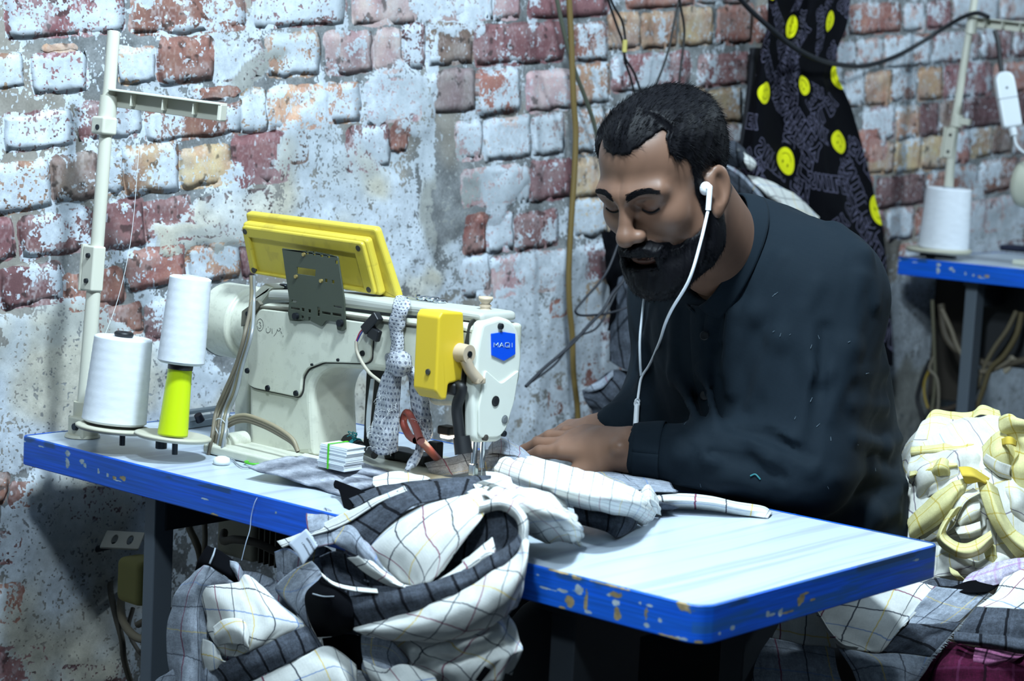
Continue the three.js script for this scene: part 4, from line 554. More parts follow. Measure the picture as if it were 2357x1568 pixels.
{ // skin colour: warm brown, lips, the darker shaved and bearded skin, brows
  const P = headG.attributes.position, c = new Float32Array(P.count * 3); const base = [0.165, 0.090, 0.060];
  for (let i = 0; i < P.count; i++) { const l = P.getX(i), u = P.getY(i), f = P.getZ(i); const n = 0.86 + 0.28 * fbm(l * 60 + 9, u * 60 + f * 40, 3); let r = base[0] * n, g = base[1] * n, b = base[2] * n;
    const dark = Math.abs(l) > 0.0742 ? 0 : sst(-0.004, 0.003, Math.max(beardMask(l, u, f) + (fbm(l * 300, u * 300 + f * 200, 2) - 0.5) * 0.006, hairMask(l, u, f) + (fbm(l * 300, u * 300 + f * 200, 2) - 0.5) * 0.008)); if (u > -0.15) { r = mix(r, 0.018, dark * 0.93); g = mix(g, 0.014, dark * 0.93); b = mix(b, 0.014, dark * 0.93); }
    if (f > 0.078 && Math.abs(l) < 0.022 && u < -0.050 && u > -0.070) { r *= 0.62; g *= 0.52; b *= 0.58; }
    const eye = Math.exp(-Math.pow((Math.abs(l) - 0.032) / 0.016, 2) - Math.pow((u - 0.012) / 0.014, 2)) * (f > 0.05 ? 1 : 0); r *= 1 - 0.25 * eye; g *= 1 - 0.3 * eye; b *= 1 - 0.28 * eye;
    const fh = u > 0.045 && f > 0.02 ? 0.10 : 0; r *= 1 - fh; g *= 1 - fh; b *= 1 - fh; c[i * 3] = r; c[i * 3 + 1] = g; c[i * 3 + 2] = b; }
  headG.setAttribute('color', new THREE.BufferAttribute(c, 3)); }
headG.applyMatrix4(HM);
// ----- hands: palm, four fingers, thumb -----
function handField(W, K, dirF, nrm, side, spread, curl, s = 1) { // wrist, knuckle row centre, finger direction, back-of-hand normal
  const f = dirF.clone().normalize(), n = nrm.clone().addScaledVector(f, -nrm.dot(f)).normalize(), x = new THREE.Vector3().crossVectors(f, n).multiplyScalar(side); const pts = [], P = (a, b, c) => K.clone().addScaledVector(x, a * s).addScaledVector(f, b * s).addScaledVector(n, c * s); const parts = [];
  parts.push([bone(W, W.clone().lerp(K, 0.45), 0.029 * s, 0.026 * s), 0.02]);
  [[-0.030, 0.000, 0.0112, 0.027, 0.8], [-0.010, 0.006, 0.0115, 0.031, 1], [0.011, 0.003, 0.0112, 0.029, 0.94], [0.030, -0.006, 0.010, 0.023, 0.78]].forEach(([a, b, r, L, q], i) => {
    const k = P(a, b, 0.002), base = W.clone().lerp(K, 0.25).addScaledVector(x, a * 0.6 * s); parts.push([bone(base, k, 0.017 * s, 0.0125 * s), 0.016]);
    let c = k, ang = curl[0], sp = (a + 0.0) * spread; for (const [ll, da, rr] of [[0.044 * q, 0, r * 0.98], [0.027 * q, curl[1], r * 0.9], [0.021 * q, curl[2], r * 0.8]]) { ang += da; const d = f.clone().multiplyScalar(Math.cos(ang)).addScaledVector(n, -Math.sin(ang)).addScaledVector(x, sp).normalize(); const e = c.clone().addScaledVector(d, ll * s); parts.push([bone(c, e, rr * s * 0.98, rr * s * 0.86), 0.0035]); c = e; } });
  const t0 = P(-0.026, -0.055, -0.012), t1 = P(-0.046, -0.026, -0.022), t2 = P(-0.050, 0.006, -0.030), t3 = P(-0.043, 0.030, -0.034); parts.push([bone(t0, t1, 0.018 * s, 0.013 * s), 0.012], [bone(t1, t2, 0.0118 * s, 0.0105 * s), 0.003], [bone(t2, t3, 0.0105 * s, 0.0085 * s), 0.003]);
  parts.push([bone(P(0.024, -0.06, -0.008), P(0.030, -0.02, -0.006), 0.015 * s, 0.013 * s), 0.014]);
  return (x0, y0, z0) => { let d = 1e3; for (const [p, k] of parts) d = smin(d, p(x0, y0, z0), k); return d; };
}
const KL = at(1318, 1020, 2.745), KR = at(1305, 1000, 2.90);
const foreSkinL = bone(J.elL, J.wrL, 0.045, 0.029), wristL = at(1440, 1036, 2.705);
const boneBump = ellip(at(1425, 1030, 2.675), [0.011, 0.010, 0.010], AXI);
const hlf = handField(wristL, KL, KL.clone().sub(wristL).addScaledVector(UP, 0.004), dirOf(0.05, 0.86, 0.5), 1, 3, [0.16, 0.40, 0.30], 1.0);
const handL = (x, y, z) => smin(smin(hlf(x, y, z), foreSkinL(x, y, z), 0.02), boneBump(x, y, z), 0.012);
const hrf = handField(J.wrR, KR, KR.clone().sub(J.wrR), dirOf(-0.1, 0.9, 0.2), -1, 4, [0.35, 0.4, 0.3], 1);
const foreSkinR = bone(J.elR, J.wrR, 0.042, 0.029); const handR = (x, y, z) => smin(hrf(x, y, z), foreSkinR(x, y, z), 0.02);
const skinCol = (g, r, gg, b) => { const P = g.attributes.position, c = new Float32Array(P.count * 3); for (let i = 0; i < P.count; i++) { const n = 0.85 + 0.3 * fbm(P.getX(i) * 50 + P.getY(i) * 20, P.getZ(i) * 50, 3); c[i * 3] = r * n; c[i * 3 + 1] = gg * n; c[i * 3 + 2] = b * n; } g.setAttribute('color', new THREE.BufferAttribute(c, 3)); return g; };
const bbox = (ps, m) => { const b = new THREE.Box3().setFromPoints(ps); return [b.min.subScalar(m), b.max.addScalar(m)]; };
const [l0, l1] = bbox([wristL.clone().lerp(J.wrL, 2.5), at(1170, 1000, 2.80), at(1200, 1060, 2.80), KL], 0.05), [r0, r1] = bbox([J.wrR.clone().lerp(J.elR, 0.2), at(1130, 990, 2.9), KR], 0.05);
const cutEnd = (f, A, B) => { const n = B.clone().sub(A).normalize(); return (x, y, z) => Math.max(f(x, y, z), -((x - A.x) * n.x + (y - A.y) * n.y + (z - A.z) * n.z)); };
const handLG = skinCol(surfaceNets(cutEnd(handL, J.wrL.clone().lerp(J.elL, 0.25), J.wrL), l0, l1, 0.003), 0.19, 0.103, 0.068), handRG = skinCol(surfaceNets(cutEnd(handR, J.wrR.clone().lerp(J.elR, 0.18), J.wrR), r0, r1, 0.0035), 0.19, 0.103, 0.068);
// torso and legs under the clothes, a little inside them
const kneeL = V(-0.52, 0.50, -0.42), kneeR = V(-0.86, 0.50, -0.50), footL = V(-0.46, 0.06, -0.44), footR = V(-0.84, 0.06, -0.52), hipL = J.pelvis.clone().addScaledVector(lB, 0.08).add(V(0, -0.07, 0)), hipR = J.pelvis.clone().addScaledVector(lB, -0.08).add(V(0, -0.07, 0));
const torsoSkin = (x, y, z) => kArm(x, y, z) + 0.022;
const bodyLegs = union([[bone(hipL, kneeL, 0.075, 0.052)], [bone(hipR, kneeR, 0.075, 0.052)], [bone(kneeL, footL, 0.05, 0.033)], [bone(kneeR, footR, 0.05, 0.033)], [bone(footL, footL.clone().add(V(-0.05, -0.025, 0.14)), 0.033, 0.028)], [bone(footR, footR.clone().add(V(-0.06, -0.025, 0.13)), 0.033, 0.028)]], 0.05);
const bodyF = (x, y, z) => smin(torsoSkin(x, y, z), bodyLegs(x, y, z), 0.04);
const bodyG = skinCol(surfaceNets(bodyF, V(-1.0, 0.0, -1.05), V(-0.02, 1.18, -0.2), 0.014), 0.27, 0.145, 0.088);
const skinMat = new THREE.MeshPhysicalMaterial({ vertexColors: true, roughness: 0.44, specularIntensity: 0.6, sheen: 0 });
const idxd = (g) => { const k = g.index ? g.toNonIndexed() : g; for (const n of Object.keys(k.attributes)) if (!['position', 'normal', 'color'].includes(n)) k.deleteAttribute(n); return k; };
const man = thing('person', 'seated bearded man in a dark navy shirt with white earphones, looking down at his sewing', 'person', [0, 0, 0]);
{
  obj('body', mergeGeometries([bodyG, headG, handLG, handRG].map(idxd)), skinMat, man);
  // clothes
  const weave = dataTex(256, 256, (u, v, o) => { const a = Math.sin(u * 6.283 * 60) * 0.5 + 0.5, b = Math.sin(v * 6.283 * 60) * 0.5 + 0.5, n = fbm(u * 20, v * 20, 3); const m = 128 + 50 * (a * b - 0.25) + 30 * (n - 0.5); o[0] = o[1] = o[2] = m; }, false);
  const navy = new THREE.MeshPhysicalMaterial({ color: new THREE.Color().setRGB(0.0042, 0.0098, 0.0160), roughness: 0.85, specularIntensity: 0.35, sheen: 0.12, sheenRoughness: 0.5, sheenColor: new THREE.Color().setRGB(0.05, 0.09, 0.13), bumpMap: weave, bumpScale: 0.0004 }), navyD = std(new THREE.Color().setRGB(0.006, 0.008, 0.012), 0.85);
  const planar = (g) => { const P = g.attributes.position, U = new Float32Array(P.count * 2); for (let i = 0; i < P.count; i++) { const x = P.getX(i) - P.getZ(i), y = P.getY(i); U[i * 2] = x * 12; U[i * 2 + 1] = y * 12; } g.setAttribute('uv', new THREE.BufferAttribute(U, 2)); return g; };
  const waist = J.pelvis.y - 0.16;
  const cuts = [[J.wrL, J.wrL.clone().sub(J.elL).normalize()], [J.wrR, J.wrR.clone().sub(J.elR).normalize()]]; cuts[1][0] = J.wrR.clone().addScaledVector(cuts[1][1], 0.03); const kf = (x, y, z) => { let d = Math.max(kurtaField(x, y, z), waist - y); for (const [p, n] of cuts) { const a = x - p.x, b = y - p.y, c = z - p.z; if (a * a + b * b + c * c < 0.0085) d = Math.max(d, a * n.x + b * n.y + c * n.z - 0.006); } return d; };
  const sk = obj('shirt', planar(surfaceNets(kf, V(-0.98, 0.44, -1.04), V(-0.02, 1.2, -0.3), 0.0072)), navy, man);
  const tr = union([[bone(hipL, kneeL, 0.105, 0.082)], [bone(hipR, kneeR, 0.105, 0.082)], [bone(kneeL, footL, 0.08, 0.06)], [bone(kneeR, footR, 0.08, 0.06)], [ellip(J.pelvis.clone().add(V(0, -0.08, 0)), [0.185, 0.13, 0.16], AX)]], 0.05);
  obj('trousers', planar(surfaceNets((x, y, z) => Math.max(tr(x, y, z) + 0.006 * (fbm(x * 20, y * 9 + z * 20, 2) - 0.5), 0.11 - y), V(-1.05, 0.05, -1.06), V(-0.1, 0.75, -0.28), 0.014)), navyD, man);
  // stand collar around the neck
  const cF = at(1606, 712, 2.70).sub(at(1702, 452, 2.73)), cL = cF.length() / 2, cFn = cF.clone().normalize(), cS = dirOf(0.42, 0.10, 0.90), cA = new THREE.Vector3().crossVectors(cS, cFn).normalize(), Cc = at(1656, 582, 2.712); if (cA.dot(RT) > 0) cA.negate(); const rows = [];
  for (let i = 0; i <= 4; i++) { const row = []; for (let j = 0; j <= 30; j++) { const a = 0.16 + (Math.PI * 2 - 0.32) * j / 30, h = i / 4, k = 1.10 - 0.10 * h + 0.012 * Math.sin(j * 0.9); row.push(Cc.clone().addScaledVector(cA, 0.006 + 0.030 * (h - 1)).addScaledVector(cFn, Math.cos(a) * cL * k).addScaledVector(cS, Math.sin(a) * 0.064 * k)); } rows.push(row); }
  const col = thick(sheet(rows, 60, 8), 0.0035); planar(col); obj('collar', col, navy, sk);
  // front placket and buttons
  const pl = [[1612, 705], [1610, 760], [1614, 830], [1622, 900], [1640, 975], [1660, 1060]]; const strip = [-1, 0, 1].map((k) => pl.map(([a, b], i) => marchRay(kBase, a + k * 20, b + k * 3).addScaledVector(ray(a, b).normalize(), -0.0045 + 0.004 * Math.abs(k)))); obj('placket', planar(thick(sheet(strip, 30, 6), 0.003)), navy, sk);
  for (const [a, b] of [[1622, 773], [1622, 911]]) { const p = kSurf(a, b, 0.006), n = dirOf(-0.35, 0.05, 0.93); const g = lathe([[0, 0], [0.0055, 0], [0.0065, 0.0012], [0.006, 0.0026], [0.0042, 0.002], [0, 0.0018]], 24); g.applyQuaternion(new THREE.Quaternion().setFromUnitVectors(V(0, 1, 0), n)); g.translate(p.x, p.y, p.z); obj('button', [g], std(0x080a0e, 0.3), sk); }
  // cuff of the near sleeve
  { const a = J.wrL.clone().lerp(J.elL, 0.01), b = J.wrL.clone().lerp(J.elL, 0.17); const d = b.clone().sub(a).normalize(), e1 = UP.clone().addScaledVector(d, -UP.dot(d)).normalize(), e2 = new THREE.Vector3().crossVectors(d, e1); const rw = []; for (let i = 0; i <= 3; i++) { const row = []; for (let j = 0; j <= 24; j++) { const t = j / 24 * Math.PI * 2, r = 0.0395 + 0.003 * i / 3 + 0.0012 * Math.sin(t * 3 + i); row.push(a.clone().lerp(b, i / 3).addScaledVector(e1, Math.sin(t) * r * 0.98).addScaledVector(e2, Math.cos(t) * r)); } rw.push(row); } obj('cuff', planar(thick(sheet(rw, 48, 8), 0.003)), navy, sk); }
  // lint and a blue-green thread end on the sleeve
  const lr = rng(9), lint = []; for (let i = 0; i < 26; i++) { const a = 1500 + lr() * 570, b = 560 + lr() * 660; const p = kSurf(a, b, 0.0008), q = kSurf(a + (lr() - 0.3) * 12, b - lr() * 10, 0.0012); if (p.distanceTo(q) < 0.02) lint.push(cyl(p, q, 0.0004, 0.0002, 5)); } if (lint.length) { const lm = obj('lint', lint, std(0x5f6e7a, 0.9), sk); lm.userData.kind = 'stuff'; }
  obj('thread_end', [tube([[1727, 1096], [1738, 1092], [1746, 1099], [1750, 1104]].map(([a, b]) => kSurf(a, b, 0.001)), 0.0012, 14, 6)], std(0x1e6a70, 0.6), sk);
  // hair, beard, brows
  const hairMat = new THREE.MeshPhysicalMaterial({ color: new THREE.Color().setRGB(0.0035, 0.0035, 0.005), roughness: 0.55, specularIntensity: 0.22 });
  const hairF = (x, y, z) => { const m = hairMask(x, y, z); const th = 0.0030 + 0.0075 * sst(0.004, 0.05, m) * sst(0.03, 0.095, y) + 0.002 * sst(0, 0.02, m); const d = skull(x, y, z) - th + 0.0045 * (fbm(x * 130 + 5, z * 46 + y * 60, 3) - 0.5); return smax(d, -m - 0.0015 + 0.006 * (fbm(x * 160, y * 160 + z * 90, 2) - 0.5), 0.006); };
  const hg = surfaceNets(hairF, V(-0.11, -0.08, -0.15), V(0.11, 0.18, 0.12), 0.0032); 
  const beardF = (x, y, z) => { const m = beardMask(x, y, z); const th = 0.002 + 0.0055 * sst(0.058, 0.075, z) + 0.0055 * sst(0.002, 0.03, m) + 0.008 * sst(-0.06, -0.11, y) * sst(0.0, 0.05, z); const hs = z > 0.052 && y > -0.09 ? headField(x, y, z) : skull(x, y, z); const d = Math.min(hs, smin(neckF(x, y, z) + 0.004, skull(x, y, z), 0.03)) - th + 0.005 * (fbm(x * 120 + 3, y * 60 + z * 110, 3) - 0.5); let k = smax(d, -m - 0.001 + 0.006 * (fbm(x * 170, y * 170 + z * 90, 2) - 0.5), 0.005); return Math.max(k, -0.125 - y, -0.03 - z + 0.02, lipL(x, y, z) < 0.0012 ? 0.004 : -1); };
  const bg = surfaceNets(beardF, V(-0.10, -0.15, -0.06), V(0.10, 0.05, 0.14), 0.0032);
  const strands = (geo, n, seed, len, rad, flow, name, host) => { // fine tapered hairs growing out of the hair mass
    const pos = geo.attributes.position, nor = geo.attributes.normal, ix = geo.index.array, r = rng(seed); const T = ix.length / 3; const sg = new THREE.ConeGeometry(rad, len, 4, 2, true); sg.translate(0, len / 2, 0); { const p = sg.attributes.position; for (let i = 0; i < p.count; i++) { const t = p.getY(i) / len; p.setZ(i, p.getZ(i) + 0.18 * len * t * t); } sg.computeVertexNormals(); }
    const im = new THREE.InstancedMesh(sg, hairMat, n); const m4 = new THREE.Matrix4(), q = new THREE.Quaternion(); for (let i = 0; i < n; i++) { const t = Math.floor(r() * T) * 3; const a = ix[t], b = ix[t + 1], c = ix[t + 2]; let u = r(), v = r(); if (u + v > 1) { u = 1 - u; v = 1 - v; } const g = (at_, k) => at_.getComponent(a, k) * (1 - u - v) + at_.getComponent(b, k) * u + at_.getComponent(c, k) * v; const p = V(g(pos, 0), g(pos, 1), g(pos, 2)), nn = V(g(nor, 0), g(nor, 1), g(nor, 2)).normalize(); const fl = flow(p); const d = fl.addScaledVector(nn, -fl.dot(nn)).normalize().multiplyScalar(1).addScaledVector(nn, 0.13 + 0.2 * r()).add(V(r() - 0.5, r() - 0.5, r() - 0.5).multiplyScalar(0.5)).normalize(); q.setFromUnitVectors(V(0, 1, 0), d); const s = 0.6 + 0.7 * r(); m4.compose(p.addScaledVector(nn, -0.0015), q, V(s, s, s)); im.setMatrixAt(i, HM.clone().multiply(m4)); }
    im.name = name; im.castShadow = im.receiveShadow = true; im.userData.kind = 'stuff'; host.add(im); };
  const flowHair = (p) => { const w = sst(0.05, 0.105, p.y); return V(mix(0.1 * Math.sign(p.x), 0.45, w), mix(-1, 0.1, w), mix(-0.45, -1, w)); }, flowBeard = (p) => V(p.x * 2, -1, 0.25);
  const hairO = obj('hair', hg.clone().applyMatrix4(HM), hairMat, man); strands(hg, 12000, 21, 0.013, 0.00038, flowHair, 'hair_strands', hairO);
  const beardO = obj('beard', bg.clone().applyMatrix4(HM), hairMat, man); strands(bg, 9000, 22, 0.0085, 0.00034, flowBeard, 'beard_strands', beardO);
  const hsurf = (l, u, off) => { let f = 0.14; for (let i = 0; i < 90; i++) { const d = headField(l, u, f); if (d < 0.0003) break; f -= d * 0.7 + 0.0002; } return [l, u, f + off]; };
  for (const s of [1, -1]) { const bs = []; const r = rng(31 + s); for (let i = 0; i < 230; i++) { const t = r() * 0.88, w = (r() - 0.5) * mix(0.0105, 0.004, t); const l = mix(0.0105, 0.053, t), u = 0.0345 + 0.0065 * Math.sin(t * 2.6) - 0.006 * t * t + w; const a = hsurf(s * l, u, 0.0002), b = hsurf(s * (l + 0.0065), u + 0.0024 - 0.004 * t, 0.0016); bs.push(cyl(fromH(...a), fromH(...b), 0.00045, 0.0002, 4)); } const m = obj('eyebrow', bs, hairMat, man); m.userData.kind = 'stuff';
    const el = []; for (let i = 0; i <= 8; i++) { const t = i / 8; el.push(fromH(...hsurf(s * mix(0.0180, 0.0440, t), 0.0098 - 0.0048 * Math.sin(t * 3.14), 0.0004))); } obj('eyelashes', [tube(el, 0.0014, 24, 6)], hairMat, man); }
}
// ---------- earphones ----------
{
  const white = std(0xe9edf2, 0.35); const t = thing('earphones', 'white wired earphones hanging from the man\'s ear down the front of his shirt', 'earphones', [0, 0, 0]);
  const e0 = fromH(0.086, -0.010, 0.010), e = at(1624, 434, proj(e0)); const bud = new THREE.SphereGeometry(0.0088, 24, 18); bud.scale(0.85, 1, 1); bud.translate(e.x, e.y, e.z); const e2 = at(1629, 432, 2.455);
  const top = at(1634, 432, proj(e) - 0.008), bot = at(1630, 484, proj(e) - 0.006); obj('earbud', [bud, cyl(top.clone().lerp(e, 0.5), top, 0.0055, 0.0045, 16), tube([top.clone().addScaledVector(UP, 0.002), top.clone().lerp(bot, 0.3), bot], 0.0036, 18, 12)], white, t);
  const near = (a, b, off = 0.004) => kSurf(a, b, off); const d0 = proj(bot);
  obj('cable', [tube([bot, at(1612, 560, d0 - 0.01), at(1588, 640, d0 - 0.005), at(1545, 715, d0 + 0.05), near(1515, 795, 0.006), near(1492, 845, 0.006), near(1477, 868, 0.005), near(1470, 905, 0.005), near(1467, 930, 0.006), near(1466, 945, 0.008)], 0.0021, 90, 8)], white, t);
  obj('cable', [tube([at(1462, 618, 2.66), at(1480, 645, 2.66), near(1481, 700, 0.005), near(1473, 780, 0.005), near(1474, 840, 0.005), near(1476, 866, 0.006)], 0.0021, 60, 8)], std(0xb8c0c8, 0.35), t, 'cable to the far ear');
  const a = near(1466, 936, 0.010), b = at(1463, 988, proj(near(1464, 970, 0.0)) - 0.014); obj('remote', [cyl(a, b, 0.0039, 0.0042, 18), new THREE.SphereGeometry(0.0040, 14, 10).translate(a.x, a.y, a.z), new THREE.SphereGeometry(0.0042, 14, 10).translate(b.x, b.y, b.z)], white, t);
  obj('cable_knot', [new THREE.TorusGeometry(0.004, 0.0016, 8, 18).translate(...near(1466, 930, 0.010).toArray()), new THREE.TorusGeometry(0.0035, 0.0015, 8, 18).rotateY(1.2).translate(...near(1467, 924, 0.010).toArray())], white, t);
}
function proj(p) { return p.clone().sub(CAM).dot(FW); }
// ---------- cloth ----------
const YARN = [[34, 38, 48], [110, 40, 64], [34, 38, 48], [206, 178, 96], [34, 38, 48], [96, 124, 176], [34, 38, 48], [110, 40, 64]];
const CELL = 0.034, NCELL = 8;
// checked weave: base colour with heather, thin coloured yarn lines in both directions
function plaid(base, heather, lineW, lineK, crossK, seed, yarn = YARN, size = 1024) {
  return dataTex(size, size, (u, v, o) => {
    const x = u * NCELL, y = v * NCELL, ix = Math.floor(x), iy = Math.floor(y); const wx = Math.abs(x - ix - 0.5 + (vn(y * 9 + seed, ix) - 0.5) * 0.03), wy = Math.abs(y - iy - 0.5 + (vn(x * 9 + seed, iy + 40) - 0.5) * 0.03);
    const th = vn(u * 500 + seed, v * 130) * 0.5 + vn(u * 130, v * 500 + seed) * 0.5, hz = fbm(u * 60 + seed, v * 18, 3) * 0.5 + fbm(u * 18 + seed, v * 60, 3) * 0.5; const m = 1 + (th - 0.5) * heather + (hz - 0.5) * heather * 1.3;
    let r = base[0] * m, g = base[1] * m, b = base[2] * m; const lx = sst(lineW + 0.008, lineW - 0.008, wx) * lineK, ly = sst(lineW + 0.008, lineW - 0.008, wy) * crossK; const cx = yarn[ix % yarn.length], cy = yarn[(iy * 3 + 2) % yarn.length];
    r = mix(r, cy[0], ly); g = mix(g, cy[1], ly); b = mix(b, cy[2], ly); r = mix(r, cx[0], lx); g = mix(g, cx[1], lx); b = mix(b, cx[2], lx);
    o[0] = clamp(r, 0, 255); o[1] = clamp(g, 0, 255); o[2] = clamp(b, 0, 255);
  });
}
const BLK = [[14, 16, 22]];
const weaveB = dataTex(256, 256, (u, v, o) => { const a = Math.sin(u * 6.283 * 40), b = Math.sin(v * 6.283 * 40); const m = 128 + 60 * (((Math.floor(u * 80) + Math.floor(v * 80)) & 1) ? a * 0.5 : b * 0.5) + 26 * (fbm(u * 30, v * 30, 2) - 0.5); o[0] = o[1] = o[2] = m; }, false);
weaveB.repeat.set(6, 6);
const cl = (t, extra = {}) => { t.repeat.set(1 / (CELL * NCELL), 1 / (CELL * NCELL)); return new THREE.MeshPhysicalMaterial({ map: t, roughness: 0.88, specularIntensity: 0.3, bumpMap: weaveB, bumpScale: 0.00018, side: THREE.DoubleSide, ...extra }); };
const CL = {
  W: cl(plaid([208, 209, 205], 0.07, 0.026, 0.78, 0.72, 3)),                 // white ground, thin lines
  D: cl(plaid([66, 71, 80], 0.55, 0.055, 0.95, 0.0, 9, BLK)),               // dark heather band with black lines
  G: cl(plaid([140, 147, 158], 0.34, 0.026, 0.7, 0.45, 15)),                // light grey heather
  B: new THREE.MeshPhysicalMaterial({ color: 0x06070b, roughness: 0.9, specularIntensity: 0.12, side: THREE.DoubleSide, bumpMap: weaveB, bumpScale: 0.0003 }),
  Y: cl(plaid([206, 199, 146], 0.10, 0.03, 0.5, 0.5, 22, [[170, 140, 30], [176, 150, 60]])),
  YW: cl(plaid([204, 204, 196], 0.08, 0.024, 0.55, 0.6, 27, [[200, 176, 90], [70, 60, 80], [200, 176, 90], [120, 146, 190]])),
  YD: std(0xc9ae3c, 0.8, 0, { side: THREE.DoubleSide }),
  MG: cl(plaid([66, 16, 42], 0.5, 0.05, 0.8, 0.5, 33, [[24, 8, 18], [90, 40, 70]])),
  MP: cl(plaid([138, 84, 116], 0.4, 0.04, 0.8, 0.4, 36, [[40, 14, 34]])),
  LV: cl(plaid([176, 170, 188], 0.4, 0.05, 0.4, 0.4, 39, [[150, 96, 150], [170, 130, 170]])),
};
const edgeD = (x) => 2.382 - (x - 850) * 0.00046;
const dyn = { base: edgeD };
// patch: text "x,y,o x,y,o | ..." rows of photo pixels with a distance offset from the table's front edge
function patch(parent, name, mat, txt, o = {}) {
  const bs = o.base || edgeD; const rows = txt.trim().split('|').map((r) => r.trim().split(/\s+/).map((q) => { const [x, y, d] = q.split(',').map(Number); return at(x, y, bs(x) + (d || 0) / 1000); }));
  const g = thick(sheet(rows, o.nu || 30, o.nv || 30, { uv: o.uv || [0, 0], rot: o.rot || 0, wrinkle: o.wr === 0 ? null : [o.wr || 0.0035, 26, 26, (o.uv || [0])[0] * 3 + rows[0][0].x * 7], scale: o.scale || 1 }), o.t || 0.0016);
  return obj(name, g, CL[mat] || mat, parent);
}
const heap = thing('plaid_garment', 'large white and grey checked garment heaped over the near edge of the table, hanging down', 'garment');
{
  const P = (n, m, t, o) => patch(heap, n, m, t, o);
  // inner bulk of folded cloth that carries the folds
  const D = (x, y, o) => at(x, y, edgeD(x) + o / 1000 + 0.034); const AXC = [RT, UP, TW];
  const bulk = union([[ellip(D(960, 1265, 60), [0.105, 0.062, 0.09], AXC)], [ellip(D(1090, 1270, 40), [0.075, 0.075, 0.08], AXC)], [ellip(D(900, 1400, -18), [0.085, 0.05, 0.05], AXC)], [ellip(D(1060, 1380, -5), [0.075, 0.055, 0.05], AXC)], [ellip(D(1000, 1530, 20), [0.10, 0.06, 0.06], AXC)], [ellip(D(560, 1450, 20), [0.085, 0.09, 0.05], AXC)], [ellip(D(720, 1330, 25), [0.06, 0.055, 0.05], AXC)], [ellip(D(640, 1560, 10), [0.11, 0.06, 0.06], AXC)], [ellip(D(1000, 1170, 130), [0.12, 0.03, 0.08], AXC)]], 0.03);
  const bl0 = D(700, 1350, 0); const [ba, bb] = bbox([D(430, 1110, 150), D(1250, 1620, -120), D(500, 1700, 0), D(1200, 1100, 250)], 0.05);
  const bg = surfaceNets((x, y, z) => bulk(x, y, z) + 0.012 + 0.010 * (fbm(x * 22 + z * 9, y * 22 + z * 14, 3) - 0.5), ba, bb, 0.009); { const p = bg.attributes.position, U = new Float32Array(p.count * 2); for (let i = 0; i < p.count; i++) { const v = V(p.getX(i), p.getY(i), p.getZ(i)).sub(CAM); U[i * 2] = v.x - v.z * 0.8; U[i * 2 + 1] = v.y * 1.1 + v.z * 0.3; } bg.setAttribute('uv', new THREE.BufferAttribute(U, 2)); }
  obj('inner_folds', bg, CL.G, heap);
  // behind, on the table: dark yoke and dark strap
  P('dark_band', 'D', '800,1146,90 870,1120,120 960,1106,130 1060,1098,140 1130,1094,140|810,1156,70 870,1132,90 975,1114,100 1070,1108,110 1130,1108,110|820,1170,40 870,1146,60 975,1124,70 1080,1120,74 1130,1126,74', { rot: 0.1 });
  P('white_scrap', 'W', '862,1096,210 910,1086,220 960,1094,200 990,1102,180|858,1112,160 910,1110,170 960,1108,150 986,1110,140|868,1126,120 910,1124,124 950,1118,120 980,1116,118', { nu: 20, nv: 10, uv: [0.06, 0.02] });
  P('black_strap', 'B', '772,1108,110 790,1112,110 830,1128,110 850,1140,90|768,1116,100 786,1122,100 815,1150,80 835,1180,50|770,1120,95 780,1130,95 790,1165,60 800,1190,30', { nu: 14, nv: 12 });
  P('grey_panel', 'G', '706,1172,20 740,1164,40 790,1176,40 850,1170,40|706,1200,-10 750,1192,-4 800,1200,0 850,1190,5|712,1232,-22 750,1226,-20 800,1226,-14 840,1215,-8|722,1262,-28 752,1256,-30 790,1248,-28 830,1240,-20', { uv: [0.05, 0.1] });
  P('white_hem', 'W', '640,1248,0 700,1226,-10 780,1186,-14 868,1146,-10 930,1118,10|652,1262,-14 716,1236,-24 796,1206,-26 874,1158,-20 936,1128,-4', { nu: 36, nv: 8 });
  P('dark_band', 'D', '790,1206,-14 840,1172,-8 915,1130,0 975,1112,40 1058,1100,70 1122,1112,80|815,1226,-44 862,1192,-38 930,1150,-26 985,1132,0 1050,1122,30 1110,1122,50|850,1258,-48 892,1212,-42 946,1168,-30 990,1152,-10 1040,1142,10 1096,1128,30', { rot: 0.08, wr: 0.004 });
  P('white_panel', 'W', '940,1172,-14 1000,1156,0 1060,1138,24 1116,1122,40|890,1204,-36 965,1182,-26 1050,1172,-10 1128,1150,10|846,1256,-44 935,1240,-56 1020,1226,-50 1108,1190,-30|872,1300,-50 940,1288,-70 1010,1276,-66 1070,1240,-50|920,1342,-64 956,1348,-74 990,1340,-74 1020,1312,-66', { rot: 0.72, uv: [0.02, 0.0], nu: 34, nv: 34, wr: 0.003 });
  P('care_label', std(0xdfe6ee, 0.6, 0, { map: dataTex(128, 128, (u, v, o) => { const ln = [0.25, 0.4, 0.55, 0.68].some((k) => Math.abs(u - k) < 0.022) && v > 0.2 && v < 0.8 && vn(v * 40, u * 30) > 0.25; const c = ln ? 130 : 236; o[0] = c; o[1] = c + 4; o[2] = c + 12; }) }), '664,1252,-50 705,1218,-50|684,1274,-56 720,1236,-54|698,1300,-60 732,1256,-58', { nu: 8, nv: 10, wr: 0.0001, scale: 16 });
  P('grey_panel', 'G', '764,1228,-40 805,1210,-40 830,1236,-50 852,1264,-54|770,1248,-56 812,1244,-62 844,1270,-68 880,1304,-74|800,1262,-52 834,1284,-66 868,1308,-74 905,1334,-78', { rot: -0.6, uv: [0.1, 0.02] });
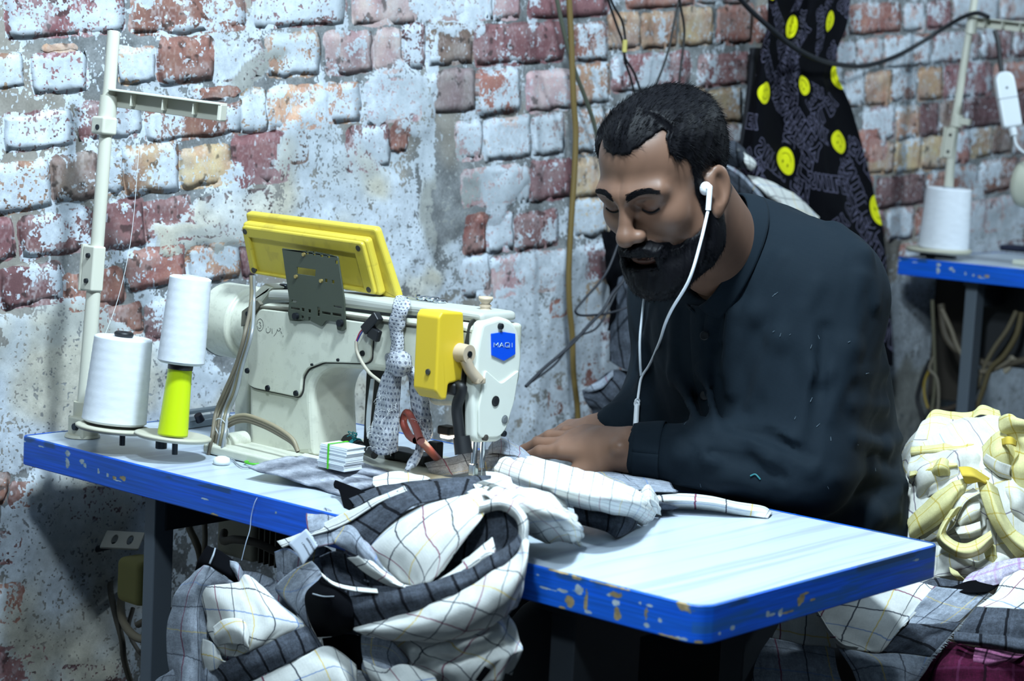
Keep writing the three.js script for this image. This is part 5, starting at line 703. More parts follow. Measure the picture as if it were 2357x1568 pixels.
  P('white_hem', 'W', '836,1262,-52 876,1300,-66 920,1336,-74 962,1352,-74|824,1280,-68 868,1316,-84 914,1346,-90 958,1358,-86|800,1284,-50 850,1326,-66 905,1352,-78 950,1366,-76', { nu: 26, nv: 12 });
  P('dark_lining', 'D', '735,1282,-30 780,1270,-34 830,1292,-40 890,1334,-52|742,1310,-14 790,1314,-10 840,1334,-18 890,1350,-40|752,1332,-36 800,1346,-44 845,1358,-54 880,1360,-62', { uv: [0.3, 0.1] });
  P('white_rim', 'W', '738,1318,-50 768,1340,-62 812,1352,-72 868,1356,-80|742,1326,-58 772,1350,-72 815,1362,-82 870,1366,-88', { nu: 22, nv: 8, wr: 0.001 });
  // the loop on the right: dark inside, white roll outside
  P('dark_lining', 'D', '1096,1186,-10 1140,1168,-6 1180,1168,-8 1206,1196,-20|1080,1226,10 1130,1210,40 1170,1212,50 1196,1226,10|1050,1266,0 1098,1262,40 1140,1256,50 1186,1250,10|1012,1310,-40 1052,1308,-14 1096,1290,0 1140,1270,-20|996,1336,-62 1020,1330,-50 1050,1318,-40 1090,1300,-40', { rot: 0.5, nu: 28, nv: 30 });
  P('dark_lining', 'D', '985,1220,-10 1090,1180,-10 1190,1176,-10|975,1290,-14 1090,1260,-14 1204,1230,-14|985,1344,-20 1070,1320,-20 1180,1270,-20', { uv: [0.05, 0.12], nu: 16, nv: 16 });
  P('white_fold', 'W', '968,1350,-72 1040,1312,-60 1100,1270,-46 1136,1240,-30|976,1356,-84 1050,1326,-76 1110,1288,-62 1140,1262,-44|990,1358,-70 1060,1336,-60 1110,1306,-50 1142,1280,-38', { nu: 28, nv: 10 });
  P('white_fold', 'W', '1062,1290,-40 1090,1272,-44 1120,1258,-46 1140,1262,-40|1066,1304,-60 1096,1292,-64 1126,1276,-62 1138,1280,-54|1064,1316,-50 1094,1312,-54 1122,1296,-54 1132,1292,-50', { nu: 18, nv: 12 });
  P('white_rim', 'W', '1108,1158,-8 1150,1146,-4 1190,1158,-14 1214,1196,-30 1214,1250,-44|1104,1170,-26 1150,1160,-24 1184,1172,-34 1204,1206,-50 1204,1252,-58|1100,1184,-14 1148,1172,-12 1176,1184,-22 1194,1212,-36 1192,1254,-46', { nu: 34, nv: 10, wr: 0.002 });
  P('dark_band', 'D', '770,1362,-58 860,1350,-70 960,1352,-84 1050,1318,-78 1120,1284,-66 1180,1244,-50 1200,1220,-40|778,1402,-72 870,1392,-92 970,1372,-102 1060,1340,-98 1128,1304,-84 1186,1262,-66 1208,1234,-52|806,1446,-66 890,1428,-88 985,1398,-100 1070,1358,-96 1134,1320,-84 1188,1278,-66 1210,1246,-52', { nu: 50, nv: 18, wr: 0.0045 });
  P('white_band', 'W', '806,1446,-64 900,1422,-90 990,1392,-102 1076,1352,-98 1140,1314,-86 1192,1272,-68 1212,1240,-54|826,1456,-80 915,1446,-108 1010,1424,-122 1096,1384,-120 1158,1342,-106 1204,1296,-86 1218,1252,-64|850,1462,-70 930,1468,-96 1025,1456,-112 1110,1424,-112 1168,1386,-100 1202,1340,-84 1216,1290,-64|880,1460,-40 945,1476,-66 1035,1474,-84 1120,1444,-84 1166,1416,-70 1198,1366,-56 1208,1310,-40', { rot: 0.78, uv: [0.0, 0.05], nu: 54, nv: 26, wr: 0.0035 });
  P('white_tail', 'W', '1168,1330,-30 1192,1320,-40 1206,1330,-36|1164,1370,-50 1190,1366,-66 1201,1372,-56|1140,1410,-40 1168,1408,-56 1188,1398,-46', { nu: 14, nv: 16, rot: 0.4 });
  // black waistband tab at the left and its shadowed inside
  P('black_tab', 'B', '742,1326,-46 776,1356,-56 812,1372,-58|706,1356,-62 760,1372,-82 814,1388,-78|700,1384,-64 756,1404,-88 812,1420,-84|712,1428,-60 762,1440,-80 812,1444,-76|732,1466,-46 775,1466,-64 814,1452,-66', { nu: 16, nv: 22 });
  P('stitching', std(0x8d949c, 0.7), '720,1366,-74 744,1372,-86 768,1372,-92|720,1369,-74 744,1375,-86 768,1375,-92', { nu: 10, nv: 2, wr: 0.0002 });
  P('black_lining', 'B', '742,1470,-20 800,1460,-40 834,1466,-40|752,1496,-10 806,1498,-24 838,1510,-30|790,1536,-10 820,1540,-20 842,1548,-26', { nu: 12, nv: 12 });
  P('grey_panel', 'G', '718,1292,-34 736,1314,-40 740,1326,-40|670,1316,-30 700,1340,-46 722,1348,-50|632,1352,-10 676,1384,-40 704,1384,-54|660,1386,-6 692,1416,-34 712,1430,-46|700,1430,-10 712,1444,-26 724,1460,-36', { nu: 18, nv: 24, uv: [0.12, 0.0], rot: 0.4 });
  P('grey_corner', 'G', '632,1270,10 664,1262,-10 700,1290,-30|636,1300,10 664,1306,-8 690,1316,-20|646,1330,20 660,1330,4 676,1330,-8', { nu: 12, nv: 12, uv: [0.2, 0.05] });
  // left hanging bundle
  P('black_collar', 'B', '478,1257,-10 508,1268,-20 540,1292,-20 559,1312,-10|458,1290,-28 490,1296,-44 528,1318,-44 552,1334,-26|448,1314,-20 482,1304,-42 520,1326,-44 546,1350,-24', { nu: 18, nv: 12 });
  P('stitching', std(0x99a2ac, 0.7), '494,1262,-32 490,1276,-48 481,1298,-54|497,1263,-32 493,1277,-48 484,1299,-54', { nu: 12, nv: 2, wr: 0.0002 });
  P('grey_cuff', 'G', '528,1290,-30 548,1296,-36 560,1318,-24|530,1306,-38 546,1316,-48 556,1334,-34|536,1326,-34 548,1336,-44 554,1348,-34', { nu: 12, nv: 10, uv: [0.3, 0.2] });
  P('grey_panel', 'G', '448,1314,-24 474,1302,-42 500,1314,-44 546,1346,-40|412,1352,-18 444,1346,-48 470,1350,-44 520,1346,-36|394,1402,-10 428,1406,-46 456,1404,-40 480,1400,-20|386,1456,-4 424,1462,-44 458,1468,-40 478,1470,-20|388,1516,-4 424,1524,-44 458,1536,-40 476,1540,-20|392,1580,-4 424,1590,-40 456,1600,-36 476,1610,-16', { nu: 26, nv: 44, uv: [0.02, 0.02], wr: 0.0045 });
  P('grey_lining', 'D', '450,1354,-20 462,1352,-30 472,1372,-30|456,1410,-6 472,1410,-16 482,1420,-26|462,1456,-10 474,1462,-24 482,1470,-30', { nu: 10, nv: 16, uv: [0.2, 0.2] });
  P('white_panel', 'W', '458,1354,-38 500,1348,-48 545,1342,-44 566,1325,-36 606,1352,-26|470,1400,-44 510,1392,-68 556,1386,-66 600,1384,-58 646,1394,-38|478,1448,-48 520,1438,-78 570,1436,-80 630,1436,-70 700,1440,-46|494,1482,-50 530,1476,-84 572,1482,-88 610,1480,-76 660,1466,-52|500,1510,-44 530,1512,-72 556,1510,-80 590,1498,-72 630,1486,-54', { nu: 40, nv: 36, rot: -0.15, uv: [0.01, 0.02], wr: 0.004 });
  P('white_fold', 'W', '492,1446,-70 520,1428,-88 560,1430,-92 574,1462,-90|496,1462,-86 524,1452,-104 556,1456,-106 572,1486,-98|508,1484,-76 532,1482,-92 556,1488,-96 572,1500,-92', { nu: 18, nv: 14, rot: 0.3, uv: [0.1, 0.1] });
  P('white_fold', 'W', '470,1470,-30 486,1478,-52 506,1502,-58|468,1506,-36 488,1512,-60 514,1520,-66|472,1542,-30 492,1544,-52 530,1524,-60', { nu: 14, nv: 16, uv: [0.15, 0.1] });
  P('dark_band', 'D', '494,1540,-50 546,1512,-78 600,1492,-84 650,1466,-74 700,1442,-60 716,1450,-50|508,1560,-64 560,1538,-92 612,1516,-98 664,1490,-90 712,1466,-76 742,1488,-60|520,1590,-60 580,1566,-88 626,1544,-94 676,1520,-88 724,1494,-74 752,1494,-56', { nu: 44, nv: 18, wr: 0.003, uv: [0.01, 0] });
  P('white_panel', 'W', '560,1578,-84 630,1546,-92 690,1514,-86 744,1492,-70 776,1504,-54 818,1532,-36|600,1620,-96 660,1586,-106 720,1552,-100 768,1530,-84 798,1540,-66 822,1560,-44|640,1660,-90 700,1626,-100 750,1596,-94 790,1576,-78 812,1580,-60 824,1600,-40', { nu: 40, nv: 20, rot: -0.12, uv: [0.03, 0.03], wr: 0.004 });
  P('grey_fold', 'G', '380,1556,0 400,1540,-20 420,1538,-10|360,1568,10 396,1560,-16 430,1564,-6|330,1600,20 380,1600,-10 440,1600,0', { nu: 12, nv: 10 });
  // lower middle and right: crumpled white tail
  P('grey_panel', 'G', '834,1462,-44 870,1470,-60 905,1480,-64 940,1520,-54|834,1500,-40 866,1504,-44 900,1514,-50 935,1550,-50|840,1536,-56 880,1556,-74 920,1584,-78 960,1610,-70', { nu: 22, nv: 18, uv: [0.1, 0.1] });
  P('white_tail', 'W', '838,1520,-74 880,1540,-96 930,1530,-92 990,1552,-70|850,1550,-80 900,1580,-104 950,1570,-100 1010,1580,-78|880,1610,-70 930,1620,-90 980,1620,-88 1030,1620,-66', { nu: 26, nv: 16, rot: 0.3 });
  P('white_tail', 'W', '880,1464,-20 960,1476,-44 1050,1472,-54 1130,1444,-50 1172,1416,-34|900,1500,-34 970,1498,-60 1060,1488,-76 1140,1462,-70 1186,1446,-42|930,1530,-30 990,1524,-54 1076,1512,-70 1150,1490,-64 1196,1476,-40|960,1560,-40 1020,1552,-66 1090,1538,-84 1160,1516,-76 1204,1504,-44|990,1600,-30 1040,1590,-54 1100,1580,-70 1150,1564,-62 1180,1556,-36', { nu: 46, nv: 36, rot: 0.6, uv: [0.05, 0.1], wr: 0.010 });
  P('black_tape', 'B', '1094,1566,-92 1116,1534,-96|1108,1570,-92 1130,1542,-96', { nu: 8, nv: 4, wr: 0.0005 });
}
// the piece under the needle: runs from the machine along the table to the right
const onTable = (x) => 0;
const sewn = thing('plaid_fabric', 'white checked fabric being sewn, lying on the table from the needle to the man\'s forearm', 'fabric');
{
  const T = (n, m, t, o = {}) => { // rows "x,y,h": photo pixel and height (mm) above the table top
    const rows = t.trim().split('|').map((r) => r.trim().split(/\s+/).map((q) => { const [x, y, h] = q.split(',').map(Number); return onY(x, y, TY + 0.0015 + h / 1000); })); const g = thick(sheet(rows, o.nu || 30, o.nv || 24, { uv: o.uv || [0, 0], rot: o.rot || 0, wrinkle: o.wr === 0 ? null : [o.wr || 0.003, 22, 22, rows[0][0].x * 9] }), 0.0016); return obj(n, g, CL[m] || m, o.parent || sewn); };
  T('white_panel', 'W', '1190,1040,52 1226,1052,60 1325,1078,66 1402,1102,62 1478,1138,46 1504,1168,16|1150,1060,46 1220,1086,66 1318,1112,74 1396,1134,70 1470,1160,48 1508,1184,8|1140,1090,34 1216,1118,56 1312,1144,60 1392,1164,54 1462,1184,28 1494,1202,2|1160,1120,4 1220,1142,16 1316,1170,16 1396,1188,10 1450,1202,0 1478,1210,0', { nu: 44, nv: 26, uv: [0.0, 0.02], wr: 0.002 });
  T('grey_panel', 'G', '978,1070,20 1040,1056,30 1096,1040,40 1150,1034,46 1196,1042,54|990,1084,14 1050,1074,26 1106,1062,36 1150,1058,44 1188,1062,54|1004,1098,6 1060,1092,18 1112,1084,26 1150,1084,36 1176,1090,44', { uv: [0.02, 0.06] });
  T('grey_flap', 'G', '1128,1030,40 1150,1004,56 1176,1014,58 1224,1054,60|1124,1040,42 1152,1030,54 1180,1036,58 1218,1056,60|1124,1046,42 1150,1044,50 1180,1048,56 1210,1058,58', { nu: 20, nv: 12, uv: [0.2, 0.1] });
  T('care_label', std(0xd4dae2, 0.7), '1118,1086,46 1150,1090,48 1176,1100,50|1120,1106,42 1152,1112,44 1184,1124,46', { nu: 10, nv: 8, wr: 0.0005 });
  T('dark_band', 'D', '1318,1160,26 1390,1172,26 1440,1176,24 1470,1194,6|1326,1190,14 1392,1200,18 1436,1204,16 1462,1212,2|1330,1204,2 1390,1222,4 1420,1238,2 1450,1222,0', { uv: [0.0, 0.0], wr: 0.002 });
  T('white_roll', 'W', '1090,1122,60 1130,1106,64 1180,1118,66 1240,1130,64 1300,1150,50|1130,1150,62 1180,1140,70 1240,1150,72 1296,1170,60 1330,1200,36|1180,1190,44 1220,1180,60 1270,1190,60 1314,1208,46 1342,1232,14|1200,1236,4 1236,1240,6 1280,1250,4 1312,1256,2 1336,1258,0', { nu: 36, nv: 30, rot: 0.5, uv: [0.08, 0.1], wr: 0.006 });
  T('white_hem', 'W', '1096,1112,66 1150,1130,66 1200,1158,60 1228,1188,44|1120,1104,74 1168,1120,74 1216,1152,66 1240,1190,44|1140,1104,66 1180,1118,66 1226,1150,58 1246,1186,40', { nu: 24, nv: 8 });
  T('dark_lining', 'D', '1100,1120,52 1150,1146,52 1196,1176,44 1232,1192,40|1108,1132,44 1150,1156,42 1190,1182,36 1226,1196,34', { nu: 20, nv: 6 });
  T('white_peak', 'W', '1470,1140,30 1488,1122,40 1500,1124,38 1512,1146,26|1470,1160,26 1490,1150,36 1504,1152,34 1520,1170,12|1474,1180,10 1492,1176,14 1508,1180,8 1520,1186,0', { nu: 16, nv: 14 });
  // tail to the right of the forearm
  T('white_tail', 'W', '1482,1140,14 1560,1136,15 1640,1144,14 1700,1158,10 1760,1168,5 1778,1180,1|1490,1152,16 1560,1150,19 1640,1156,18 1700,1168,12 1756,1176,6 1774,1184,1|1500,1168,0 1560,1170,0 1640,1177,0 1700,1185,0 1750,1190,0 1768,1191,0', { nu: 40, nv: 14, wr: 0.002 });
  T('dark_corner', 'D', '1484,1150,16 1520,1157,19 1562,1170,9|1492,1162,12 1520,1167,12 1550,1172,6|1500,1174,0 1520,1175,0 1540,1175,0', { nu: 14, nv: 8 });
  T('grey_panel', 'G', '1360,1092,20 1410,1082,16 1470,1088,14 1540,1108,12|1390,1106,30 1430,1102,26 1480,1112,24 1550,1124,18|1440,1128,30 1470,1126,26 1500,1130,22 1560,1134,18', { uv: [0.1, 0.2] });
}
// grey ribbed cloth laid under the machine head
{
  const rows = ['572,1078,1 640,1060,2 720,1050,3 790,1056,3 870,1078,2', '640,1096,1 710,1084,3 780,1080,5 850,1088,5 930,1096,4', '720,1118,0.5 770,1108,2 830,1104,4 900,1106,4 980,1106,3', '790,1140,0.5 830,1128,2 870,1122,3 940,1118,3 1010,1112,2'].map((r, k) => r.split(' ').map((q) => { const [x, y, h] = q.split(',').map(Number); return onY(x, y, TY + [0.0145, 0.011, 0.004, 0.002][k] + h / 1000); }));
  const rib = dataTex(512, 512, (u, v, o) => { const s = Math.sin(v * 6.283 * 6 + fbm(u * 6, v * 6, 2) * 3) * 0.5 + 0.5, n = fbm(u * 50, v * 50, 3), f = vn(u * 300, v * 300); const m = 92 + 60 * s + 50 * (n - 0.5) + 24 * (f - 0.5); o[0] = m; o[1] = m + 4; o[2] = m + 14; }); rib.repeat.set(3.2, 3.2);
  const g = thick(sheet(rows, 60, 40, { wrinkle: [0.003, 40, 40, 2] }), 0.003); tag(obj('table_cloth_strip', g, std(0xffffff, 0.95, 0, { map: rib, bumpMap: rib, bumpScale: 0.002 })), 'grey ribbed lint-covered cloth lying on the table in front of the sewing machine', 'cloth');
}
// ---------- yellow checked cloth behind the table's right corner ----------
{
  const base = () => 0; const mk = (parent) => (n, m, t, o = {}) => patch(parent, n, m, t, { base, wr: 0.005, ...o });
  const A = thing('yellow_cloth', 'white cloth with yellow stripes folded flat on top of the pile behind the table', 'cloth', [0, 0, 0], 0);
  const a = mk(A);
  a('yellow_hem', 'Y', '2126,966,2900 2150,940,2920 2190,946,2920 2230,950,2920 2262,938,2920 2300,946,2910|2122,976,2880 2150,960,2890 2190,964,2890 2230,966,2890 2262,956,2890 2306,966,2880', { nu: 40, nv: 8 });
  a('white_panel', 'YW', '2124,972,2885 2160,960,2890 2210,964,2890 2260,956,2890 2306,962,2880|2110,1000,2860 2160,996,2850 2210,1000,2850 2260,990,2850 2300,996,2850|2098,1030,2850 2150,1026,2830 2210,1018,2830 2250,1010,2830 2280,1016,2830', { nu: 34, nv: 16 });
  a('yellow_band', 'Y', '2096,1030,2840 2150,1026,2820 2210,1014,2816 2274,1006,2816|2096,1042,2826 2150,1038,2800 2210,1032,2796 2266,1026,2800|2098,1048,2840 2150,1046,2820 2210,1044,2816 2258,1042,2816', { nu: 30, nv: 8, wr: 0.003 });
  const B = thing('yellow_cloth', 'yellow and white checked cloth twisted into big loops on the heap beside the man', 'cloth'); const b = mk(B);
  b('white_fold', 'YW', '2092,1048,2840 2130,1044,2820 2180,1048,2810 2250,1042,2810 2280,1070,2810|2090,1080,2800 2140,1072,2780 2190,1066,2770 2240,1062,2770 2270,1090,2770|2090,1130,2800 2130,1110,2760 2180,1096,2750 2220,1090,2750 2250,1106,2760|2092,1180,2810 2120,1150,2770 2160,1130,2750 2200,1120,2750 2230,1130,2760', { nu: 34, nv: 30, wr: 0.020, rot: 0.4 });
  b('yellow_band', 'Y', '2090,1200,2780 2130,1156,2750 2190,1114,2730 2226,1096,2730|2092,1226,2750 2150,1176,2710 2200,1132,2700 2224,1112,2710|2098,1246,2760 2160,1206,2720 2196,1156,2710 2216,1130,2720', { nu: 30, nv: 16, wr: 0.005 });
  b('white_fold', 'YW', '2126,1244,2750 2170,1206,2720 2206,1150,2710 2240,1124,2715|2140,1246,2740 2186,1214,2700 2222,1160,2695 2256,1136,2700', { nu: 26, nv: 10, wr: 0.004 });
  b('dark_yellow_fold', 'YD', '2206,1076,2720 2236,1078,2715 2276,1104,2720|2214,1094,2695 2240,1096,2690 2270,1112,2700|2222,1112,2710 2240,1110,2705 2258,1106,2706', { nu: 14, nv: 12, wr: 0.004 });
  b('inner_fold', 'YW', '2200,1170,2740 2226,1140,2730 2256,1136,2730 2270,1170,2730|2190,1206,2730 2220,1180,2715 2250,1176,2715 2268,1206,2720|2192,1236,2720 2216,1232,2705 2244,1226,2705 2262,1220,2715', { nu: 26, nv: 26, wr: 0.013, rot: 0.6 });
  b('yellow_loop', 'Y', '2216,1164,2700 2188,1200,2690 2178,1228,2680 2210,1250,2670 2244,1246,2670 2280,1222,2680|2200,1170,2680 2172,1210,2665 2166,1240,2655 2206,1268,2640 2246,1266,2640 2284,1236,2660|2190,1180,2700 2166,1220,2690 2164,1252,2680 2206,1280,2664 2250,1276,2664 2286,1250,2684', { nu: 44, nv: 14, wr: 0.004 });
  b('yellow_strap', 'Y', '2250,1106,2720 2262,1150,2700 2280,1200,2690 2310,1250,2690 2350,1290,2690 2400,1310,2700|2276,1106,2700 2288,1150,2680 2304,1196,2670 2330,1240,2670 2370,1268,2670 2410,1290,2680|2294,1124,2720 2306,1156,2700 2322,1196,2694 2344,1226,2690 2380,1250,2690 2416,1266,2700', { nu: 44, nv: 16, wr: 0.004 });
  b('white_fold', 'YW', '2296,1100,2760 2330,1110,2750 2360,1130,2750 2400,1150,2750|2306,1150,2740 2336,1150,2720 2366,1170,2720 2400,1190,2720|2316,1190,2740 2340,1196,2724 2370,1220,2724 2410,1240,2730', { nu: 26, nv: 24, wr: 0.012 });
  b('white_fold', 'YW', '2160,1262,2720 2200,1276,2700 2250,1284,2690 2290,1270,2690 2330,1290,2700|2156,1296,2700 2196,1296,2670 2240,1302,2660 2270,1310,2670 2320,1310,2680|2150,1330,2700 2196,1324,2676 2240,1330,2670 2280,1336,2670 2320,1330,2690', { nu: 36, nv: 20, wr: 0.012, rot: 0.3 });
  b('yellow_band', 'Y', '2092,1082,2790 2120,1074,2776 2160,1062,2770 2200,1062,2764|2092,1096,2776 2124,1086,2760 2164,1076,2750 2204,1072,2750|2094,1106,2786 2128,1096,2770 2168,1088,2760 2206,1082,2762', { nu: 22, nv: 8 });
  b('yellow_fold', 'Y', '2152,1070,2770 2166,1056,2756 2180,1060,2758 2186,1078,2770|2146,1086,2756 2160,1074,2738 2176,1078,2740 2184,1092,2752|2150,1100,2766 2162,1094,2752 2174,1094,2752 2180,1102,2764', { nu: 14, nv: 12 });
  b('white_fold', 'YW', '2200,1186,2716 2226,1160,2708 2254,1150,2710|2206,1204,2698 2232,1182,2690 2258,1172,2694|2212,1214,2706 2236,1196,2700 2258,1188,2702', { nu: 18, nv: 10, wr: 0.008 });
  b('white_fold', 'YW', '2196,1216,2706 2224,1212,2694 2256,1200,2694|2204,1230,2690 2230,1226,2680 2258,1216,2684|2210,1242,2700 2234,1238,2690 2258,1230,2692', { nu: 18, nv: 10, wr: 0.008 });
  b('yellow_strip', 'Y', '2262,1262,2690 2278,1250,2684 2292,1256,2690|2268,1290,2680 2284,1284,2672 2298,1286,2680|2276,1312,2690 2290,1310,2682 2302,1308,2690', { nu: 12, nv: 14 });
  b('yellow_corner', 'Y', '2184,1306,2650 2204,1316,2646|2190,1322,2644 2212,1326,2644|2206,1336,2650 2222,1336,2650', { nu: 8, nv: 8 });
  const C = thing('yellow_cloth', 'bundled yellow cloth with a white stripe at the right border of the picture', 'cloth'); const c = mk(C);
  c('yellow_fold', 'Y', '2262,1030,2790 2290,1000,2780 2320,990,2780 2350,1010,2790|2266,1066,2760 2290,1040,2740 2314,1030,2740 2340,1050,2750|2280,1094,2760 2304,1086,2740 2324,1080,2740 2346,1090,2750', { nu: 24, nv: 22 });
  c('white_stripe', 'YW', '2270,1044,2744 2300,1062,2732 2328,1072,2734|2264,1060,2750 2296,1080,2734 2324,1092,2736|2284,1084,2752 2304,1096,2740 2330,1104,2744', { nu: 18, nv: 10, wr: 0.003 });
  c('yellow_folds', 'Y', '2304,962,2780 2330,950,2760 2370,952,2760 2410,960,2760|2310,980,2760 2336,968,2730 2372,972,2730 2410,980,2730|2320,1000,2760 2340,1000,2736 2374,1004,2730 2410,1010,2730|2324,1030,2760 2346,1036,2736 2376,1040,2730 2410,1050,2730|2330,1070,2760 2350,1076,2736 2380,1080,2730 2410,1090,2730|2340,1120,2760 2356,1124,2740 2386,1130,2740 2410,1136,2740', { nu: 30, nv: 60, wr: 0.016 });
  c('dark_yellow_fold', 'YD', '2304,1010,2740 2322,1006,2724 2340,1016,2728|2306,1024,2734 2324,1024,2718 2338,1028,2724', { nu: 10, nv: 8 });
  // bulk of the heap below the visible folds
  const AXC = [RT, UP, TW]; const hb = union([[ellip(at(2220, 1180, 2.86), [0.115, 0.12, 0.13], AXC)], [ellip(at(2200, 1330, 2.84), [0.12, 0.10, 0.13], AXC)], [ellip(at(2340, 1080, 2.86), [0.06, 0.075, 0.1], AXC)], [ellip(at(2340, 1230, 2.84), [0.09, 0.12, 0.12], AXC)], [ellip(at(2200, 1040, 2.95), [0.075, 0.05, 0.08], AXC)]], 0.05);
  const [ha, hbx] = bbox([at(2080, 930, 2.8), at(2430, 1420, 2.75), at(2080, 1420, 3.05), at(2430, 930, 3.05)], 0.06); const hg = surfaceNets((x, y, z) => hb(x, y, z) + 0.016 * (fbm(x * 18 + z * 9, y * 18 + z * 11, 3) - 0.5), ha, hbx, 0.011); { const p = hg.attributes.position, U = new Float32Array(p.count * 2); for (let i = 0; i < p.count; i++) { U[i * 2] = p.getX(i) - p.getZ(i); U[i * 2 + 1] = p.getY(i) + p.getZ(i) * 0.5; } hg.setAttribute('uv', new THREE.BufferAttribute(U, 2)); } obj('inner_folds', hg, CL.YW, B);
  // low bench that carries the heaps
  const p0 = at(2230, 1500, 2.72); const bn = thing('bench', 'low wooden bench hidden under the heaps of cloth beside the man', 'bench', [p0.x + 0.24, 0, p0.z]); obj('seat', [box(0.56, 0.035, 0.42, 0, 0.40, 0, 0.006)], std(0x4d3a28, 0.8), bn); for (const [x, z] of [[-0.24, -0.17], [0.24, -0.17], [-0.24, 0.17], [0.24, 0.17]]) obj('leg', [box(0.045, 0.385, 0.045, x, 0.1925, z, 0.004)], std(0x4d3a28, 0.8), bn);
}
// ---------- grey and magenta cloth at the lower right ----------
{
  const base = () => 0; const mk = (parent) => (n, m, t, o = {}) => patch(parent, n, m, t, { base, wr: 0.004, ...o });
  const A = thing('plaid_cloth', 'grey and white checked cloth hanging below the right end of the near table', 'cloth'); const a = mk(A);
  a('white_panel', 'W', '1690,1380,2560 1780,1370,2560 1860,1380,2550 1900,1400,2540|1690,1462,2540 1780,1470,2530 1850,1484,2520 1926,1492,2500', { uv: [0.0, 0.07], wr: 0.003 });
  a('grey_panel', 'G', '1690,1460,2538 1770,1470,2528 1850,1484,2516 1920,1494,2498|1700,1520,2520 1780,1526,2500 1860,1534,2490 1930,1550,2480|1706,1600,2520 1790,1610,2490 1870,1620,2480 1960,1620,2480', { uv: [0.0, 0.0], wr: 0.004 });
  a('white_fold', 'W', '1868,1400,2530 1884,1420,2520 1900,1450,2510 1930,1486,2500 1970,1496,2498|1876,1398,2512 1892,1424,2498 1910,1454,2486 1940,1484,2478 1976,1490,2480', { nu: 30, nv: 6, wr: 0.001 });
  a('white_panel', 'W', '1880,1396,2520 1960,1370,2540 2040,1346,2560 2104,1340,2580 2150,1350,2580|1904,1450,2500 1980,1440,2510 2050,1420,2530 2096,1400,2550 2130,1390,2560|1950,1496,2480 2000,1500,2490 2030,1500,2500 2062,1460,2520 2080,1440,2530', { nu: 34, nv: 26, rot: -0.55, uv: [0.04, 0.02], wr: 0.003 });
  a('grey_panel', 'G', '2150,1350,2578 2190,1356,2590 2240,1362,2600 2276,1364,2600|2110,1398,2550 2160,1404,2560 2210,1404,2570 2240,1400,2580|2090,1440,2530 2130,1440,2535 2180,1436,2550 2210,1430,2560', { rot: -0.3, uv: [0.05, 0.1], nu: 24, nv: 18 });
  a('dark_band', 'D', '2092,1436,2528 2130,1440,2534 2180,1436,2548 2212,1432,2556|2060,1470,2510 2110,1470,2512 2150,1466,2530 2186,1464,2540|2028,1504,2490 2070,1506,2496 2120,1512,2506 2150,1514,2520', { rot: 1.2, uv: [0.01, 0.1], nu: 24, nv: 18 });
  a('grey_edge', 'G', '1930,1494,2480 1980,1504,2478 2040,1508,2480 2100,1510,2490 2150,1514,2510|1960,1540,2460 2010,1530,2450 2060,1536,2450 2100,1550,2470 2124,1556,2490|1980,1590,2460 2030,1586,2450 2070,1586,2450 2090,1580,2460 2110,1576,2480', { nu: 34, nv: 18, uv: [0.08, 0.12], wr: 0.004 });
  const fr = []; const r = rng(61); for (let i = 0; i < 110; i++) { const t = i / 110; const x = mix(2280, 2120, t), y = mix(1366, 1540, t); const d = mix(2.60, 2.49, t) - 0.004; fr.push(cyl(at(x - 4, y, d), at(x + 1 + r() * 7, y - 1 + r() * 7, d - 0.001), 0.0003, 0.00015, 4)); } const fm = obj('frayed_edge', fr, std(0xaab2ba, 0.9), A); fm.userData.kind = 'stuff';
  a('dark_corner', 'D', '2100,1346,2596 2150,1334,2620 2200,1338,2630 2240,1334,2640|2120,1356,2586 2160,1350,2596 2200,1352,2610 2230,1352,2620', { nu: 20, nv: 8, uv: [0.02, 0.02] });
  a('black_facing', 'B', '2180,1358,2600 2220,1340,2610 2270,1334,2620 2320,1318,2640|2200,1362,2590 2240,1366,2590 2276,1364,2600 2300,1346,2620', { nu: 18, nv: 8 });
  const B = thing('plaid_cloth', 'white and dark grey checked cloth with a hemmed edge at the lower right corner', 'cloth'); const b = mk(B);
  b('white_panel', 'W', '2310,1330,2600 2350,1312,2610 2400,1300,2620 2440,1296,2630|2284,1370,2580 2330,1360,2570 2390,1350,2580 2440,1346,2600|2250,1398,2570 2310,1400,2550 2380,1406,2550 2440,1410,2560', { nu: 28, nv: 22, rot: -0.5, wr: 0.004 });
  b('dark_band', 'D', '2246,1398,2566 2310,1400,2546 2380,1406,2546 2440,1410,2556|2222,1430,2550 2300,1432,2524 2370,1444,2524 2440,1456,2536|2200,1462,2550 2290,1466,2520 2360,1478,2516 2440,1492,2530', { nu: 34, nv: 18, rot: 0.1, wr: 0.003 });
  b('dark_hem', 'D', '2198,1456,2540 2290,1462,2510 2360,1474,2506 2440,1490,2520|2196,1472,2530 2290,1482,2500 2360,1494,2494 2440,1512,2510|2204,1480,2540 2290,1492,2512 2360,1504,2508 2440,1522,2522', { nu: 34, nv: 10, uv: [0.02, 0.0], wr: 0.002 });
  const C = thing('magenta_cloth', 'dark magenta checked cloth at the bottom right under the grey cloth', 'cloth'); const c = mk(C);
  c('magenta_panel', 'MG', '2160,1476,2570 2230,1484,2560 2310,1494,2556 2400,1510,2560|2130,1530,2540 2210,1524,2526 2300,1526,2520 2400,1530,2530|2100,1580,2540 2200,1590,2520 2300,1600,2510 2400,1610,2520', { nu: 34, nv: 26, wr: 0.008 });
  c('pink_panel', 'MP', '2244,1494,2540 2300,1500,2534 2360,1506,2536|2240,1516,2520 2290,1520,2512 2350,1512,2520|2242,1534,2524 2280,1534,2516 2330,1524,2520', { nu: 18, nv: 12 });
